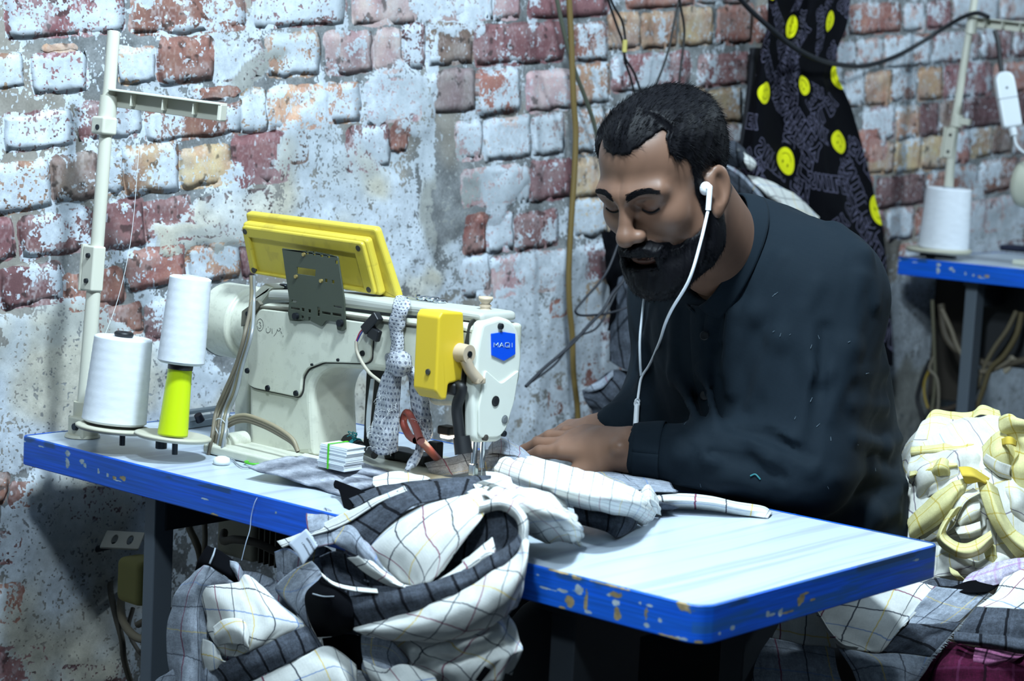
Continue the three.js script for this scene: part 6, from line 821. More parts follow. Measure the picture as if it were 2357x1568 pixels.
  const D = thing('lilac_cloth', 'faded lilac checked cloth lying between the yellow heap and the grey cloth', 'cloth'); const d = mk(D);
  d('lilac_panel', 'LV', '2240,1320,2650 2280,1300,2650 2330,1290,2650 2400,1276,2660|2216,1338,2620 2270,1330,2616 2330,1312,2620 2400,1296,2630|2230,1350,2620 2280,1350,2610 2330,1336,2620 2400,1320,2630', { nu: 28, nv: 16 });
}
// ---------- garments hung on the wall ----------
{
  const print = (() => { const S = 1024, c = document.createElement('canvas'); c.width = c.height = S; const g = c.getContext('2d'); g.fillStyle = '#07080d'; g.fillRect(0, 0, S, S); const r = rng(88); g.lineJoin = 'round';
    const word = (x, y, a, s) => { g.save(); g.translate(x, y); g.rotate(a); g.font = 'bold ' + s + 'px sans-serif'; g.lineWidth = 7; g.strokeStyle = '#5e5c70'; g.strokeText('SMILEY', 0, 0); g.fillText('SMILEY', 0, 0); g.restore(); };
    for (let i = 0; i < 28; i++) { const x = r() * S - 80, y = (i / 28) * S + 40, a = [-0.9, 0.5, -0.4, 1.1, -1.2][i % 5] + (r() - 0.5) * 0.3, s = 58 + r() * 30; word(x, y, a, s); word(x + S * (x < 300 ? 0.55 : -0.55), y, a + 0.4, s); }
    for (const [x, y, q] of [[110, 120, 44], [420, 60, 40], [700, 170, 46], [900, 60, 42], [250, 330, 46], [560, 390, 40], [860, 360, 48], [90, 560, 44], [400, 600, 40], [690, 620, 50], [950, 600, 40], [220, 830, 46], [540, 850, 42], [820, 860, 46], [30, 960, 38], [990, 930, 40]]) { g.fillStyle = '#07080d'; g.beginPath(); g.arc(x, y, q + 16, 0, 7); g.fill(); g.fillStyle = '#d8d81e'; g.beginPath(); g.arc(x, y, q, 0, 7); g.fill(); g.save(); g.translate(x, y); g.rotate(r() * 6); g.fillStyle = '#4c4a10'; for (const s of [-1, 1]) { g.beginPath(); g.ellipse(s * q * 0.28, -q * 0.25, q * 0.07, q * 0.14, 0, 0, 7); g.fill(); } g.strokeStyle = '#6a6812'; g.lineWidth = 3; g.beginPath(); g.arc(0, q * 0.02, q * 0.55, 0.35, 2.8); g.stroke(); g.restore(); }
    const t = new THREE.CanvasTexture(c); t.colorSpace = THREE.SRGBColorSpace; t.wrapS = t.wrapT = THREE.RepeatWrapping; t.repeat.set(1 / 0.78, 1 / 0.78); return t; })();
  const pm = new THREE.MeshPhysicalMaterial({ map: print, roughness: 0.85, specularIntensity: 0.15, side: THREE.DoubleSide, bumpMap: weaveB, bumpScale: 0.0004 });
  const T = thing('hanging_garment', 'black garment printed with yellow smiling faces and outlined lettering, hanging on the brick wall', 'garment');
  const edge = [[-60, 1770, 1968], [0, 1768, 1958], [60, 1764, 1946], [120, 1748, 1926], [180, 1738, 1932], [240, 1726, 1958], [310, 1712, 1980], [380, 1706, 1998], [460, 1720, 2018], [540, 1740, 2034], [640, 1760, 2042], [740, 1790, 2050], [840, 1840, 2054]];
  const rows = edge.map(([y, a, b], i) => { const row = []; for (let j = 0; j <= 12; j++) { const t = j / 12; const f = 0.055 + 0.030 * Math.sin(t * 13 + 0.6 * Math.sin(i * 0.5)) * (0.6 + 0.4 * Math.sin(t * 5 + 1)) + 0.03 * Math.sin(t * 3.1); row.push(onX(mix(a, b, t), y + 10 * Math.sin(t * 3), WX + 0.03 + f)); } return row; });
  obj('body_panel', thick(sheet(rows, 90, 80, { wrinkle: [0.006, 14, 7, 3], scale: 1.0 }), 0.002), pm, T);
  const le = [[110, 1726, 1764], [180, 1722, 1750], [260, 1712, 1742], [340, 1702, 1730], [400, 1704, 1740]]; obj('plain_facing', thick(sheet(le.map(([y, a, b]) => [0, 1, 2, 3].map((k) => onX(mix(a, b, k / 3), y, WX + 0.05 + 0.012 * Math.sin(k * 2)))), 14, 24), 0.002), std(0x0d0f18, 0.8, 0, { side: THREE.DoubleSide }), T);
  const hk = onX(1860, -70, WX + 0.02); obj('hook', [cyl(hk.clone().add(V(-0.03, 0, 0)), hk.clone().add(V(0.05, 0.012, 0)), 0.004)], std(0x6a6a6a, 0.4, 0.8), T);
  // white and dark checked cloth between the man's head and the hanging garment
  const base = (x) => proj(onX(x, 450, WX)) - 4.13; const Q = thing('hanging_cloth', 'white and dark checked cloth hanging on the wall behind the man\'s neck', 'cloth'); const q = (n, m, t, o = {}) => patch(Q, n, m, t, { base, wr: 0.004, ...o });
  q('white_panel', 'W', '1722,402,3900 1760,412,3880 1810,436,3860 1850,462,3860 1886,500,3880|1736,424,3850 1770,444,3810 1810,470,3800 1846,494,3810 1880,530,3850|1760,460,3870 1790,480,3840 1820,505,3830 1850,530,3840 1870,560,3870', { nu: 30, nv: 18, rot: 0.5, scale: 0.85 });
  q('grey_panel', 'D', '1662,372,3900 1700,396,3880 1740,436,3860 1790,482,3850|1660,400,3860 1692,424,3830 1730,456,3820 1770,496,3820|1662,420,3880 1690,450,3860 1720,480,3850 1750,520,3850', { nu: 26, nv: 16, rot: 0.2, scale: 0.85 });
  q('grey_hem', 'G', '1660,372,3830 1700,394,3810 1740,432,3800 1776,480,3800|1656,378,3822 1698,402,3800 1736,440,3790 1770,486,3790', { nu: 24, nv: 4, wr: 0.001 });
  q('dark_knot', 'D', '1664,338,3900 1684,326,3880 1706,334,3880 1724,356,3890|1660,356,3860 1684,352,3830 1710,360,3830 1736,374,3850|1664,378,3880 1690,384,3860 1716,388,3850 1734,392,3870', { nu: 18, nv: 14, scale: 0.85 });
  q('white_tip', 'W', '1712,350,3840 1726,360,3834 1740,374,3840|1714,372,3824 1728,376,3816 1738,384,3824|1720,388,3834 1726,392,3830 1730,394,3834', { nu: 10, nv: 8 });
  // dark checked cloths hanging behind the man's face and chest
  const baseK = (x) => proj(onX(x, 700, WX)) - 3.66; const K = thing('hanging_cloth', 'dark checked cloths bunched on the wall behind the man\'s beard and chest', 'cloth'); const k = (n, m, t, o = {}) => patch(K, n, m, t, { base: baseK, wr: 0.007, ...o }); for (const [h, x, y, L] of [[Q, 1700, 345, 0.23], [K, 1430, 545, 0.14]]) { const p = onX(x, y, WX - 0.02), e = onX(x, y, WX + L); obj('nail', [cyl(p, e, 0.004, 0.0035, 10)], std(0x55585c, 0.4, 0.8), h); }
  k('black_folds', 'B', '1384,534,3560 1410,528,3530 1450,530,3520 1500,540,3540|1392,580,3520 1420,570,3480 1460,580,3470 1510,590,3490|1396,630,3520 1426,620,3470 1470,640,3460 1520,650,3480|1404,690,3530 1434,700,3490 1470,700,3470 1520,710,3490|1400,760,3550 1440,770,3500 1480,770,3490 1530,780,3500', { nu: 24, nv: 50, wr: 0.014 });
  k('grey_folds', 'D', '1424,640,3470 1440,630,3450 1470,650,3440 1490,680,3450|1420,700,3470 1446,690,3430 1474,710,3430 1496,740,3440|1410,760,3490 1440,760,3440 1470,780,3430 1500,800,3440|1404,830,3500 1436,850,3450 1466,860,3440 1500,870,3450', { nu: 22, nv: 44, wr: 0.010, rot: 0.3 });
  k('grey_panel', 'D', '1340,900,3560 1380,876,3520 1412,850,3480 1450,860,3460|1344,920,3540 1384,910,3490 1420,900,3450 1460,900,3440|1360,950,3540 1396,950,3480 1430,940,3450 1470,940,3440|1372,990,3550 1404,1000,3500 1440,1000,3470 1480,1000,3460', { nu: 26, nv: 34, rot: 0.5, wr: 0.010 });
  k('pale_edge', 'G', '1342,898,3540 1376,876,3500 1410,850,3470|1352,906,3530 1384,892,3480 1412,866,3456', { nu: 16, nv: 6 });
}
// ---------- small things on and around the near table ----------
{
  // cloth strip tied around the machine arm, two tails hanging
  const ragT = dataTex(256, 256, (u, v, o) => { const n = fbm(u * 40, v * 40, 3), f = vn(u * 220, v * 220), wx = u + 0.006 * (fbm(u * 30, v * 30, 2) - 0.5), wy = v + 0.006 * (fbm(u * 30 + 9, v * 30, 2) - 0.5); const d = 0.5 + 0.25 * (Math.sin(wx * 6.283 * 16 + Math.floor(wy * 16) * 3.14) + Math.sin(wy * 6.283 * 16)); let m = 168 + 50 * (n - 0.5) + 40 * (f - 0.5); const k = sst(0.66, 0.86, d) * (0.5 + 0.7 * n); o[0] = mix(m, 84, k); o[1] = mix(m + 3, 90, k); o[2] = mix(m + 10, 108, k); }); ragT.repeat.set(9, 9);
  const rm = std(0xffffff, 0.95, 0, { map: ragT, side: THREE.DoubleSide, bumpMap: ragT, bumpScale: 0.002 }); const R0 = thing('rag_strip', 'grey speckled rag knotted around the arm of the sewing machine, two frayed tails hanging', 'rag'); const base = () => 0;
  const dz = (px, py, z) => proj(onZ(px, py, z)); const S = (name, txt, o = {}) => { const rows = txt.split('|').map((r) => r.trim().split(/\s+/).map((q) => { const [x, y, z] = q.split(',').map(Number); return onZ(x, y, -0.2 + z / 1000); })); const g = thick(sheet(rows, o.nu || 16, o.nv || 36, { wrinkle: [o.wr || 0.004, 40, 40, rows[0][0].y * 5] }), o.t || 0.004); return obj(name, g, rm, R0); };
  S('wrap', '912,684,-60 926,682,-60 944,690,-60|906,700,4 924,704,10 944,704,4|903,750,6 918,754,14 930,752,6|902,800,8 914,806,18 928,804,8|900,836,10 916,842,22 936,840,10', { wr: 0.005 });
  S('tail', '896,832,14 912,834,24 930,838,14|880,868,14 900,872,26 924,872,16|866,930,14 892,934,26 920,934,16|854,990,14 886,996,26 918,996,16|850,1036,14 884,1048,24 914,1040,16', { nv: 44, wr: 0.006 });
  S('tail', '926,836,10 944,842,18 958,850,8|940,874,6 960,884,14 978,890,4|948,930,2 968,940,10 990,944,2|956,980,4 974,990,12 996,990,4|962,1010,10 976,1016,14 990,1012,8', { nv: 40, wr: 0.006 });
  S('loose_end', '962,1008,12 974,1012,14|956,1036,22 970,1042,24|944,1064,34 958,1070,36|934,1084,44 942,1086,44', { nu: 8, nv: 24, wr: 0.006, t: 0.005 });
  S('knot', '896,818,14 916,812,30 940,822,16|894,834,20 916,838,38 944,840,22|900,850,14 918,860,30 944,854,16', { nu: 16, nv: 14, wr: 0.006, t: 0.01 });
  const fz = []; const r = rng(17); for (let i = 0; i < 90; i++) { const left = i < 50; const x = left ? mix(850, 916, r()) : mix(958, 996, r()), y = left ? mix(900, 1046, r()) : mix(900, 1016, r()); const p = onZ(x, y, -0.2 + (left ? 0.026 : 0.014)); const q = p.clone().add(V((r() - 0.5) * 0.018, (r() - 0.7) * 0.018, (r() - 0.2) * 0.012)); fz.push(tube([p, p.clone().lerp(q, 0.5).add(V(0, 0.002, 0.002)), q], 0.0003, 4, 4)); } const fm = obj('loose_fibres', fz, std(0xc6c8c8, 0.9), R0); fm.userData.kind = 'stuff';
  // stack of white labels with a green band
  { const p = onY(786, 1076, TY + 0.019); const t = thing('label_stack', 'small stack of blank white labels held by a green rubber band', 'labels', [p.x, TY + 0.0185, p.z + 0.004], 0.02); const r2 = rng(4); for (let i = 0; i < 14; i++) { obj('label', [box(0.050, 0.0021, 0.034, (r2() - 0.5) * 0.0022 + 0.0004 * i, 0.0012 + i * 0.00235, (r2() - 0.5) * 0.0022, 0.0004)], std(i % 3 ? 0xe4eaf0 : 0xd3dbe3, 0.6), t); }
    const h = 14 * 0.00235 + 0.0008; const x = -0.004; obj('rubber_band', [box(0.003, h, 0.0008, x, h / 2, 0.0182, 0.0003), box(0.003, h, 0.0008, x, h / 2, -0.0182, 0.0003), box(0.003, 0.0008, 0.037, x, h + 0.0004, 0, 0.0003)], std(0x4fc21a, 0.45), t); }
  // scissors, red handle
  { const a = onZ(968, 1014, -0.16), b = onY(1012, 1062, TY + 0.022); const t = thing('scissors', 'scissors with a dull red handle lying under the machine head', 'scissors', [0, 0, 0]); obj('handle', [cyl(a, b, 0.0058, 0.0052, 14), tube([onZ(968, 1014, -0.16), onZ(950, 968, -0.19), onZ(936, 950, -0.2), onZ(928, 968, -0.2), onZ(940, 1000, -0.19), onZ(958, 1014, -0.17)], 0.0052, 40, 10)], std(0x8a4238, 0.45), t); obj('blade', [cyl(b, onY(1034, 1080, TY + 0.017), 0.0035, 0.0012, 8)], chrome, t); }
  // black hand tool with a turquoise thread tied to it
  { const a = onY(800, 1016, TY + 0.030), b = onY(862, 1048, TY + 0.026); const t = thing('hand_tool', 'small black hand tool with a turquoise thread knotted on it behind the labels', 'tool', [0, 0, 0]); obj('grip', [cyl(a, a.clone().lerp(b, 0.45), 0.0105, 0.0092, 18)], blackPlastic, t); obj('shaft', [cyl(a.clone().lerp(b, 0.44), b, 0.0068, 0.0055, 14)], std(0x2a2d31, 0.5, 0.3), t); const m = a.clone().lerp(b, 0.32); const kn = []; const r3 = rng(8); for (let i = 0; i < 5; i++) { const g = new THREE.TorusGeometry(0.0105, 0.0009, 6, 22); g.rotateY(1.1 + r3() * 0.5); g.rotateZ(-0.4 + r3() * 0.3); g.translate(m.x + (r3() - 0.5) * 0.004, m.y, m.z); kn.push(g); } for (let i = 0; i < 6; i++) kn.push(tube([m.clone().add(V(0, 0.009, 0.004)), m.clone().add(V((r3() - 0.5) * 0.02, 0.016 + r3() * 0.006, 0.008)), m.clone().add(V((r3() - 0.3) * 0.03, 0.012 + r3() * 0.01, 0.012))], 0.0007, 8, 5)); obj('thread_knot', kn, std(0x1f8f96, 0.6), t); }
  // white plastic ruler hanging from the machine arm
  { const pts = [[854, 872, 3], [846, 930, 5], [843, 980, 4], [846, 1010, 3]]; const L = pts.map(([x, y, w]) => [onZ(x, y, -0.235), onZ(x + w + 5, y, -0.235)]); tag(obj('plastic_strip', thick(sheet(L.map((p) => [p[0], p[0].clone().lerp(p[1], 0.5), p[1]]), 6, 20), 0.0015), std(0xcfd6da, 0.4)), 'narrow white plastic strip hanging in the throat of the machine', 'strip'); tag(obj('black_board', [box(0.05, 0.12, 0.008, onZ(872, 940, -0.262).x, onZ(872, 940, -0.262).y, -0.262, 0.003)], std(0x14161a, 0.6)), 'black board standing behind the grey rag under the machine arm', 'board'); }
  // scraps and machine oil sump shadows under the head: dark bobbin case and lint
  { const p = onY(930, 1052, TY + 0.016); const t = thing('bobbin_case', 'dark metal bobbin case and shuttle parts on the bed under the rag', 'bobbin case', [p.x, TY + 0.012, p.z]); obj('case', lathe([[0, 0], [0.02, 0], [0.021, 0.004], [0.021, 0.012], [0.016, 0.015], [0.006, 0.016], [0, 0.016]], 28).translate(-0.01, 0, 0), std(0x1a1c1f, 0.35, 0.6), t); obj('bracket', [box(0.06, 0.014, 0.03, 0.03, 0.009, 0.006, 0.003), box(0.018, 0.03, 0.016, 0.05, 0.018, -0.01, 0.003)], std(0x1e2125, 0.45, 0.5), t); }
  // bundle of cables down the left of the machine and two arching over the bed
  { const cabM = [std(0x8f846c, 0.5), std(0x6e6657, 0.55), std(0x9ba0a4, 0.35, 0.3), std(0x7d765f, 0.5)]; const zc = -0.17; const t = thing('cable_bundle', 'bundle of tan and grey cables running from the yellow panel down through the table', 'cables');
    [[0, 0, 0.0038], [7, 1, 0.003], [13, 2, 0.0027], [18, 3, 0.0027], [24, 2, 0.0024], [-5, 1, 0.0028]].forEach(([dx, m, rr], i) => obj('cable', tube([[580, 634], [580, 690], [566, 770], [546, 840], [520, 905], [502, 950], [494, 1000], [484, 1052]].map(([x, y], k) => onZ(x + dx * (k < 2 ? 0.2 : k < 4 ? 0.55 : 1), y, zc + (k < 2 ? -0.02 : 0.004 * i) + (k > 5 ? 0.02 : 0))), rr, 70, 8), cabM[m], t));
    for (const d of [0, 7, 13]) obj('cable', tube([[500, 1040 + d], [508, 1000], [526, 968 + d], [560, 956 + d], [604, 968 + d], [650, 992 + d], [676, 1015 + d * 0.6], [686, 1040]].map(([x, y], k) => onZ(x, y, -0.15)), 0.003, 60, 8), cabM[d ? 1 : 0], t);
    const tie = onZ(510, 986, -0.145); const tg = new THREE.TorusGeometry(0.016, 0.0013, 8, 28); tg.scale(1, 0.7, 0.5); tg.rotateZ(-0.6); tg.translate(tie.x, tie.y, tie.z); obj('cable_tie', [tg, tube([tie.clone().add(V(0.012, -0.006, 0.006)), tie.clone().add(V(0.017, -0.015, 0.006)), tie.clone().add(V(0.016, -0.022, 0.006))], 0.0012, 8, 6)], std(0xb9bdbd, 0.4), t); }
  // metal rail at the far left end of the table, behind the yellow tube
  { const a = onY(418, 985, TY), b = onY(505, 972, TY); const t = thing('metal_rail', 'short grey metal rail behind the yellow tube at the wall end of the table', 'rail', [a.x, TY, a.z]); const d = b.clone().sub(a); const L = Math.hypot(d.x, d.z) * 1.15; const g = [box(L, 0.012, 0.03, L / 2, 0.006, 0, 0.002), box(L, 0.006, 0.012, L / 2, 0.02, -0.012, 0.001)]; g.forEach((x) => x.rotateY(Math.atan2(-d.z, d.x))); obj('rail_body', g, std(0x7f8a90, 0.4, 0.5), t); const bg = cyl(V(0.02, 0.012, -0.02), V(0.02, 0.022, -0.014), 0.007, 0.006, 14); obj('bolt', [bg], std(0x1c1e2a, 0.4, 0.5), t); }
  // small odds and ends on the table
  { const p = onY(510, 1068, TY); tag(obj('plastic_stopper', lathe([[0, 0], [0.011, 0], [0.012, 0.003], [0.011, 0.008], [0.006, 0.0105], [0, 0.011]], 28).translate(p.x, TY, p.z), std(0xdfe4e0, 0.4)), 'small white plastic cap on the table beside the thread stand', 'stopper'); const w = [[520, 1060], [534, 1058], [546, 1068], [562, 1076], [584, 1074]].map(([x, y]) => onY(x, y, TY + 0.002)); tag(obj('wire', tube(w, 0.0011, 30, 6), std(0x8a9097, 0.5)), 'thin grey wire curling from the white cap toward the cloth', 'wire');
    const a = onY(516, 1032, TY + 0.004), b = onY(600, 1052, TY + 0.004); const sg = box(a.distanceTo(b), 0.006, 0.012, 0, 0, 0, 0.002); sg.rotateY(Math.atan2(-(b.z - a.z), b.x - a.x)); sg.translate((a.x + b.x) / 2, TY + 0.004, (a.z + b.z) / 2 + 0.01); tag(obj('wood_strip', sg, std(0xa58e72, 0.7)), 'thin tan wooden strip lying in front of the machine bed', 'strip'); const q = onY(585, 1060, TY + 0.006); const tg = new THREE.TorusGeometry(0.010, 0.0016, 8, 26); tg.rotateX(Math.PI / 2); tg.scale(1.2, 1, 0.7); tg.translate(q.x, TY + 0.003, q.z + 0.004); tag(obj('rubber_band', tg, std(0x4fae2c, 0.5)), 'loose green rubber band lying on the table by the wooden strip', 'rubber band'); }
  // thread hanging over the blue edge
  { const pts = [[592, 1146, 0.004], [586, 1158, 0.006], [578, 1190, 0.006], [575, 1220, 0.006], [566, 1250, 0.01], [556, 1290, 0.012]].map(([x, y, z]) => onZ(x, y, z)); tag(obj('thread_strand', tube(pts, 0.0006, 30, 5), std(0xb9cbe0, 0.7)), 'loose white thread hanging over the blue table edge', 'thread'); }
}
// ---------- under the near table ----------
{
  const box1 = onZ(590, 1270, -0.3); const t = thing('control_box', 'pale cream control box hanging under the near table', 'control box', [box1.x, 0, box1.z]);
  obj('case', [box(0.085, 0.13, 0.09, 0.0, TY - TT - 0.012 - 0.065, 0, 0.008), box(0.06, 0.05, 0.07, 0.085, TY - TT - 0.012 - 0.03, 0, 0.006)], std(0x8d8a78, 0.55), t); obj('bracket', [box(0.11, 0.012, 0.05, 0, TY - TT - 0.006, 0, 0.002)], darkSteel, t); for (let i = 0; i < 4; i++) obj('cooling_fin', [box(0.003, 0.11, 0.085, 0.052 + i * 0.012, TY - TT - 0.085, 0, 0.001)], std(0x4c4c44, 0.5, 0.4), t);
  const cabs = [[[430, 1180, -.2], [436, 1215, -.2], [452, 1250, -.2], [462, 1290, -.22], [440, 1400, -.3], [400, 1568, -.35]], [[470, 1190, -.2], [472, 1240, -.2], [466, 1300, -.22], [452, 1420, -.25]], [[516, 1225, -.22], [514, 1245, -.2], [540, 1242, -.18], [590, 1250, -.18], [640, 1272, -.2]], [[285, 1275, -.28], [262, 1310, -.25], [254, 1350, -.22], [262, 1400, -.2], [280, 1470, -.2], [286, 1520, -.22], [310, 1600, -.25]], [[290, 1355, -.26], [278, 1390, -.2], [288, 1440, -.16], [320, 1470, -.15], [360, 1472, -.16], [382, 1460, -.18]], [[318, 1438, -.16], [350, 1422, -.14], [392, 1408, -.15], [420, 1395, -.2]], [[306, 1400, -.22], [296, 1450, -.2], [320, 1500, -.2], [356, 1530, -.2], [380, 1568, -.2]], [[384, 1440, -.2], [370, 1490, -.2], [366, 1530, -.2], [370, 1600, -.2]]];
  cabs.forEach((c, i) => tag(obj('hanging_cable', tube(c.map(([x, y, z]) => onZ(x, y, z)), [0.0055, 0.004, 0.006, 0.005, 0.0065, 0.0055, 0.0035, 0.0055][i], 50, 8), std([0x57503f, 0x6a6356, 0x4c463c, 0x4f4a40, 0x625a4b, 0x4d463b, 0x3f3a33, 0x6e6b60][i], 0.6)), ['brown cable dropping under the table right of the grey leg', 'pale thin cable hanging beside the brown cable under the table', 'dark brown cable looped in front of the cream control box', 'dark cable hanging down the wall left of the grey leg', 'thick tan cable looping in front of the grey leg', 'brown cable crossing the grey leg under the table', 'thin dark cable trailing to the floor behind the grey leg', 'pale grey cable hanging by the left edge of the garment'][i], 'cable'));
  { const p = onX(282, 1246, WX + 0.07); const t2 = thing('metal_plate', 'small pale metal plate with two slots sticking out under the table', 'plate', [p.x, p.y, p.z]); const s = roundShape([[-0.03, -0.025], [0.03, -0.025], [0.03, 0.025], [-0.03, 0.025]], 0.003); for (const x of [-0.012, 0.012]) { const h = new THREE.Path(); h.absellipse(x, 0, 0.0045, 0.014, 0, Math.PI * 2); s.holes.push(h); } const g = extrude(s, 0.003, 0.0006, 1); g.rotateX(-1.25); g.rotateY(0.7); obj('slotted_plate', g, std(0x9a9890, 0.5, 0.3), t2); obj('wall_arm', [cyl(V(0, -0.004, 0), V(-0.08, -0.03, 0), 0.005)], darkSteel, t2); }
  { const p = onX(322, 1335, WX + 0.12); tag(obj('foam_block', [box(0.06, 0.07, 0.05, p.x, p.y, p.z, 0.012)], std(0x8a8450, 0.9)), 'dull yellow foam block under the table behind the grey leg', 'foam'); }
  { const s = thing('stool', 'low dark stool under the seated man', 'stool', [J.pelvis.x, 0, J.pelvis.z]); const h = J.pelvis.y - 0.205; obj('seat', [box(0.36, 0.04, 0.32, 0, h - 0.02, 0, 0.01)], std(0x2a2420, 0.8), s); for (const [x, z] of [[-0.14, -0.12], [0.14, -0.12], [-0.14, 0.12], [0.14, 0.12]]) obj('leg', [box(0.035, h - 0.04, 0.035, x, (h - 0.04) / 2, z, 0.003)], std(0x2a2420, 0.8), s); }
}
// ---------- wires and stand on the wall and the back table ----------
{
  const wc = (name, label, pts, r, col, off = 0.012) => tag(obj(name, tube(pts.map(([x, y, o]) => onX(x, y, WX + off + (o || 0))), r, pts.length * 12, 8), std(col, 0.5)), label, 'cable');
  wc('wall_cable', 'straight tan cable hanging down the wall left of the man', [[1306, -60], [1310, 0], [1316, 120], [1320, 230], [1325, 300], [1322, 400], [1314, 520], [1309, 640], [1311, 710], [1317, 770], [1320, 860], [1328, 930], [1332, 1000], [1336, 1100]], 0.0058, 0x6d5a30, 0.055);
  wc('wall_cable', 'thinner grey-green cable crossing behind the tan cable', [[1276, -40], [1284, 10], [1302, 90], [1322, 160], [1345, 220], [1366, 280], [1380, 340]], 0.0042, 0x4c5044, 0.05);
  wc('wall_wire', 'outer black wire of the left loop above the man\'s head', [[1392, -40], [1400, 0], [1420, 60], [1434, 100], [1438, 140], [1450, 175], [1462, 220]], 0.0024, 0x0c0d10, 0.05); wc('wall_wire', 'inner black wire of the left loop above the man\'s head', [[1398, -40], [1408, 4], [1432, 50], [1439, 90], [1438, 130], [1458, 165], [1480, 225]], 0.0024, 0x0c0d10, 0.056);
  { const p = onX(1438, 106, WX + 0.055); tag(obj('tape_wrap', cyl(p.clone().add(V(0, 0.012, 0)), p.clone().add(V(0, -0.012, 0)), 0.0048, 0.0048, 14), std(0xb9ad5e, 0.5)), 'yellowish tape wrapped around two black wires on the wall', 'tape'); }
  wc('wall_wire', 'left wire of the crossing black pair above the man\'s head', [[1568, -40], [1563, 0], [1552, 50], [1540, 110], [1524, 160], [1508, 200], [1500, 230]], 0.0025, 0x0c0d10, 0.05); wc('wall_wire', 'right wire of the crossing black pair above the man\'s head', [[1558, -40], [1566, 10], [1575, 70], [1570, 130], [1564, 180], [1560, 230]], 0.0025, 0x0c0d10, 0.056);
  for (const [lab, pts, r] of [['upper thin dark wire stretched left of the dark cloth', [[1424, 560], [1400, 620], [1380, 650], [1344, 690], [1324, 716], [1330, 724], [1380, 724], [1420, 716], [1460, 700]], 0.0023], ['lower dark cable slanting down left from the dark cloth', [[1460, 600], [1440, 640], [1410, 676], [1390, 712], [1360, 744], [1322, 786], [1290, 816], [1250, 850], [1210, 890]], 0.0032], ['third dark wire running beside the slanting dark cable', [[1456, 610], [1420, 670], [1396, 720], [1372, 756], [1322, 780], [1280, 836], [1214, 886]], 0.0022]]) wc('wall_wire', lab, pts, r, 0x23262e, 0.16);
  // black cable slung from the ceiling to the back thread stand
  const X2 = tB.x - TL + 0.03;
  const st = thing('thread_stand', 'cream thread stand on the back table with a black cable hung over its arm', 'thread stand', [0, 0, 0]); const pz = tB.z - 0.10; const PZ = (x, y, z = pz) => onZ(x, y, z);
  const pa = PZ(2172, 560), pm = PZ(2196, 290), pb = PZ(2222, 110), pc = PZ(2246, -20);
  obj('pole', [cyl(pa, pm, 0.0115, 0.0108, 18), cyl(pm, pc, 0.0092, 0.0088, 18)], cream, st); const dd = pb.clone().sub(pm).normalize(); const q = new THREE.Quaternion().setFromUnitVectors(V(0, 1, 0), dd);
  { const c = PZ(2190, 330); const g = [box(0.026, 0.07, 0.02, 0, 0, 0.004, 0.003), box(0.005, 0.075, 0.028, -0.016, 0, 0, 0.001)]; g.forEach((x) => { x.applyQuaternion(q); x.translate(c.x, c.y, c.z); }); const m = obj('clamp', g, cream, st); for (const s of [-0.02, 0.02]) { const h = cyl(V(0.002, s, 0.012), V(0.002, s, 0.017), 0.004, 0.0034, 12); h.applyQuaternion(q); h.translate(c.x, c.y, c.z); obj('screw', [h], darkMetal, m); } const c2 = PZ(2203, 278); const g2 = [cyl(V(0, -0.014, 0), V(0, 0.014, 0), 0.0155, 0.0145, 18), box(0.03, 0.016, 0.014, 0.02, 0, 0, 0.003)]; g2.forEach((x) => { x.applyQuaternion(q); x.translate(c2.x, c2.y, c2.z); }); obj('collar', g2, cream, st); }
  { const c = PZ(2238, 48); const g = [cyl(V(0, -0.03, 0), V(0, 0.014, 0), 0.0135, 0.012, 18)]; g.forEach((x) => { x.applyQuaternion(q); x.translate(c.x, c.y, c.z); }); obj('collar', g, cream, st); const e = PZ(2400, 66); const d = e.clone().sub(c); const L = d.length(); const fr = [box(L, 0.003, 0.026, L / 2, 0.008, 0, 0.001), box(L, 0.022, 0.003, L / 2, -0.002, -0.011, 0.001)]; for (const k of [0.2, 0.45, 0.7]) fr.push(box(0.002, 0.018, 0.02, L * k, 0, 0, 0.0005)); fr.forEach((x) => { x.rotateZ(Math.asin(d.y / L)); x.rotateY(Math.atan2(-d.z, d.x)); x.translate(c.x, c.y, c.z); }); obj('guide_arm', fr, cream, st); }
  { const p = PZ(2160, 578, pz + 0.03); obj('spool_plate', plateGeo(0.078, 0.012).translate(p.x, p.y - 0.004, p.z), cream2, st); obj('strap', [box(0.09, 0.006, 0.02, p.x + 0.0, p.y - 0.012, p.z, 0.002), cyl(V(p.x - 0.02, tB.Y, p.z), V(p.x - 0.02, p.y, p.z), 0.011)], darkMetal, st);
    const s = thing('thread_cone', 'large cone of white thread on the back table at the right', 'thread cone', [p.x + 0.012, p.y + 0.004, p.z], 0, 'cones of white thread'); s.rotation.z = -0.03; const Hh = PZ(2180, 436, pz + 0.03).y - p.y; obj('wound_thread', woundGeo(0.060, 0.0535, 0.002, Hh), threadMat, s); obj('core', lathe([[0.012, 0], [0.016, 0], [0.016, Hh + 0.002], [0.011, Hh + 0.002], [0.011, Hh - 0.01]], 24), std(0x9aa0a6, 0.5), s); delete s.userData.group; }
  const sl = [[1690, -20], [1720, 16], [1770, 62], [1820, 104], [1880, 136], [1940, 150], [2000, 150], [2070, 126], [2130, 92], [2180, 60], [2220, 38], [2250, 30], [2276, 40]]; tag(obj('slung_cable', tube(sl.map(([x, y], i) => { const k = sst(4, 9, i); return onX(x, y, WX + 0.165).lerp(PZ(x, y, pz + 0.03), k); }), 0.0055, 120, 10), std(0x14171d, 0.5)), 'thick black cable sagging from the top past the hanging garment to the back stand', 'cable');
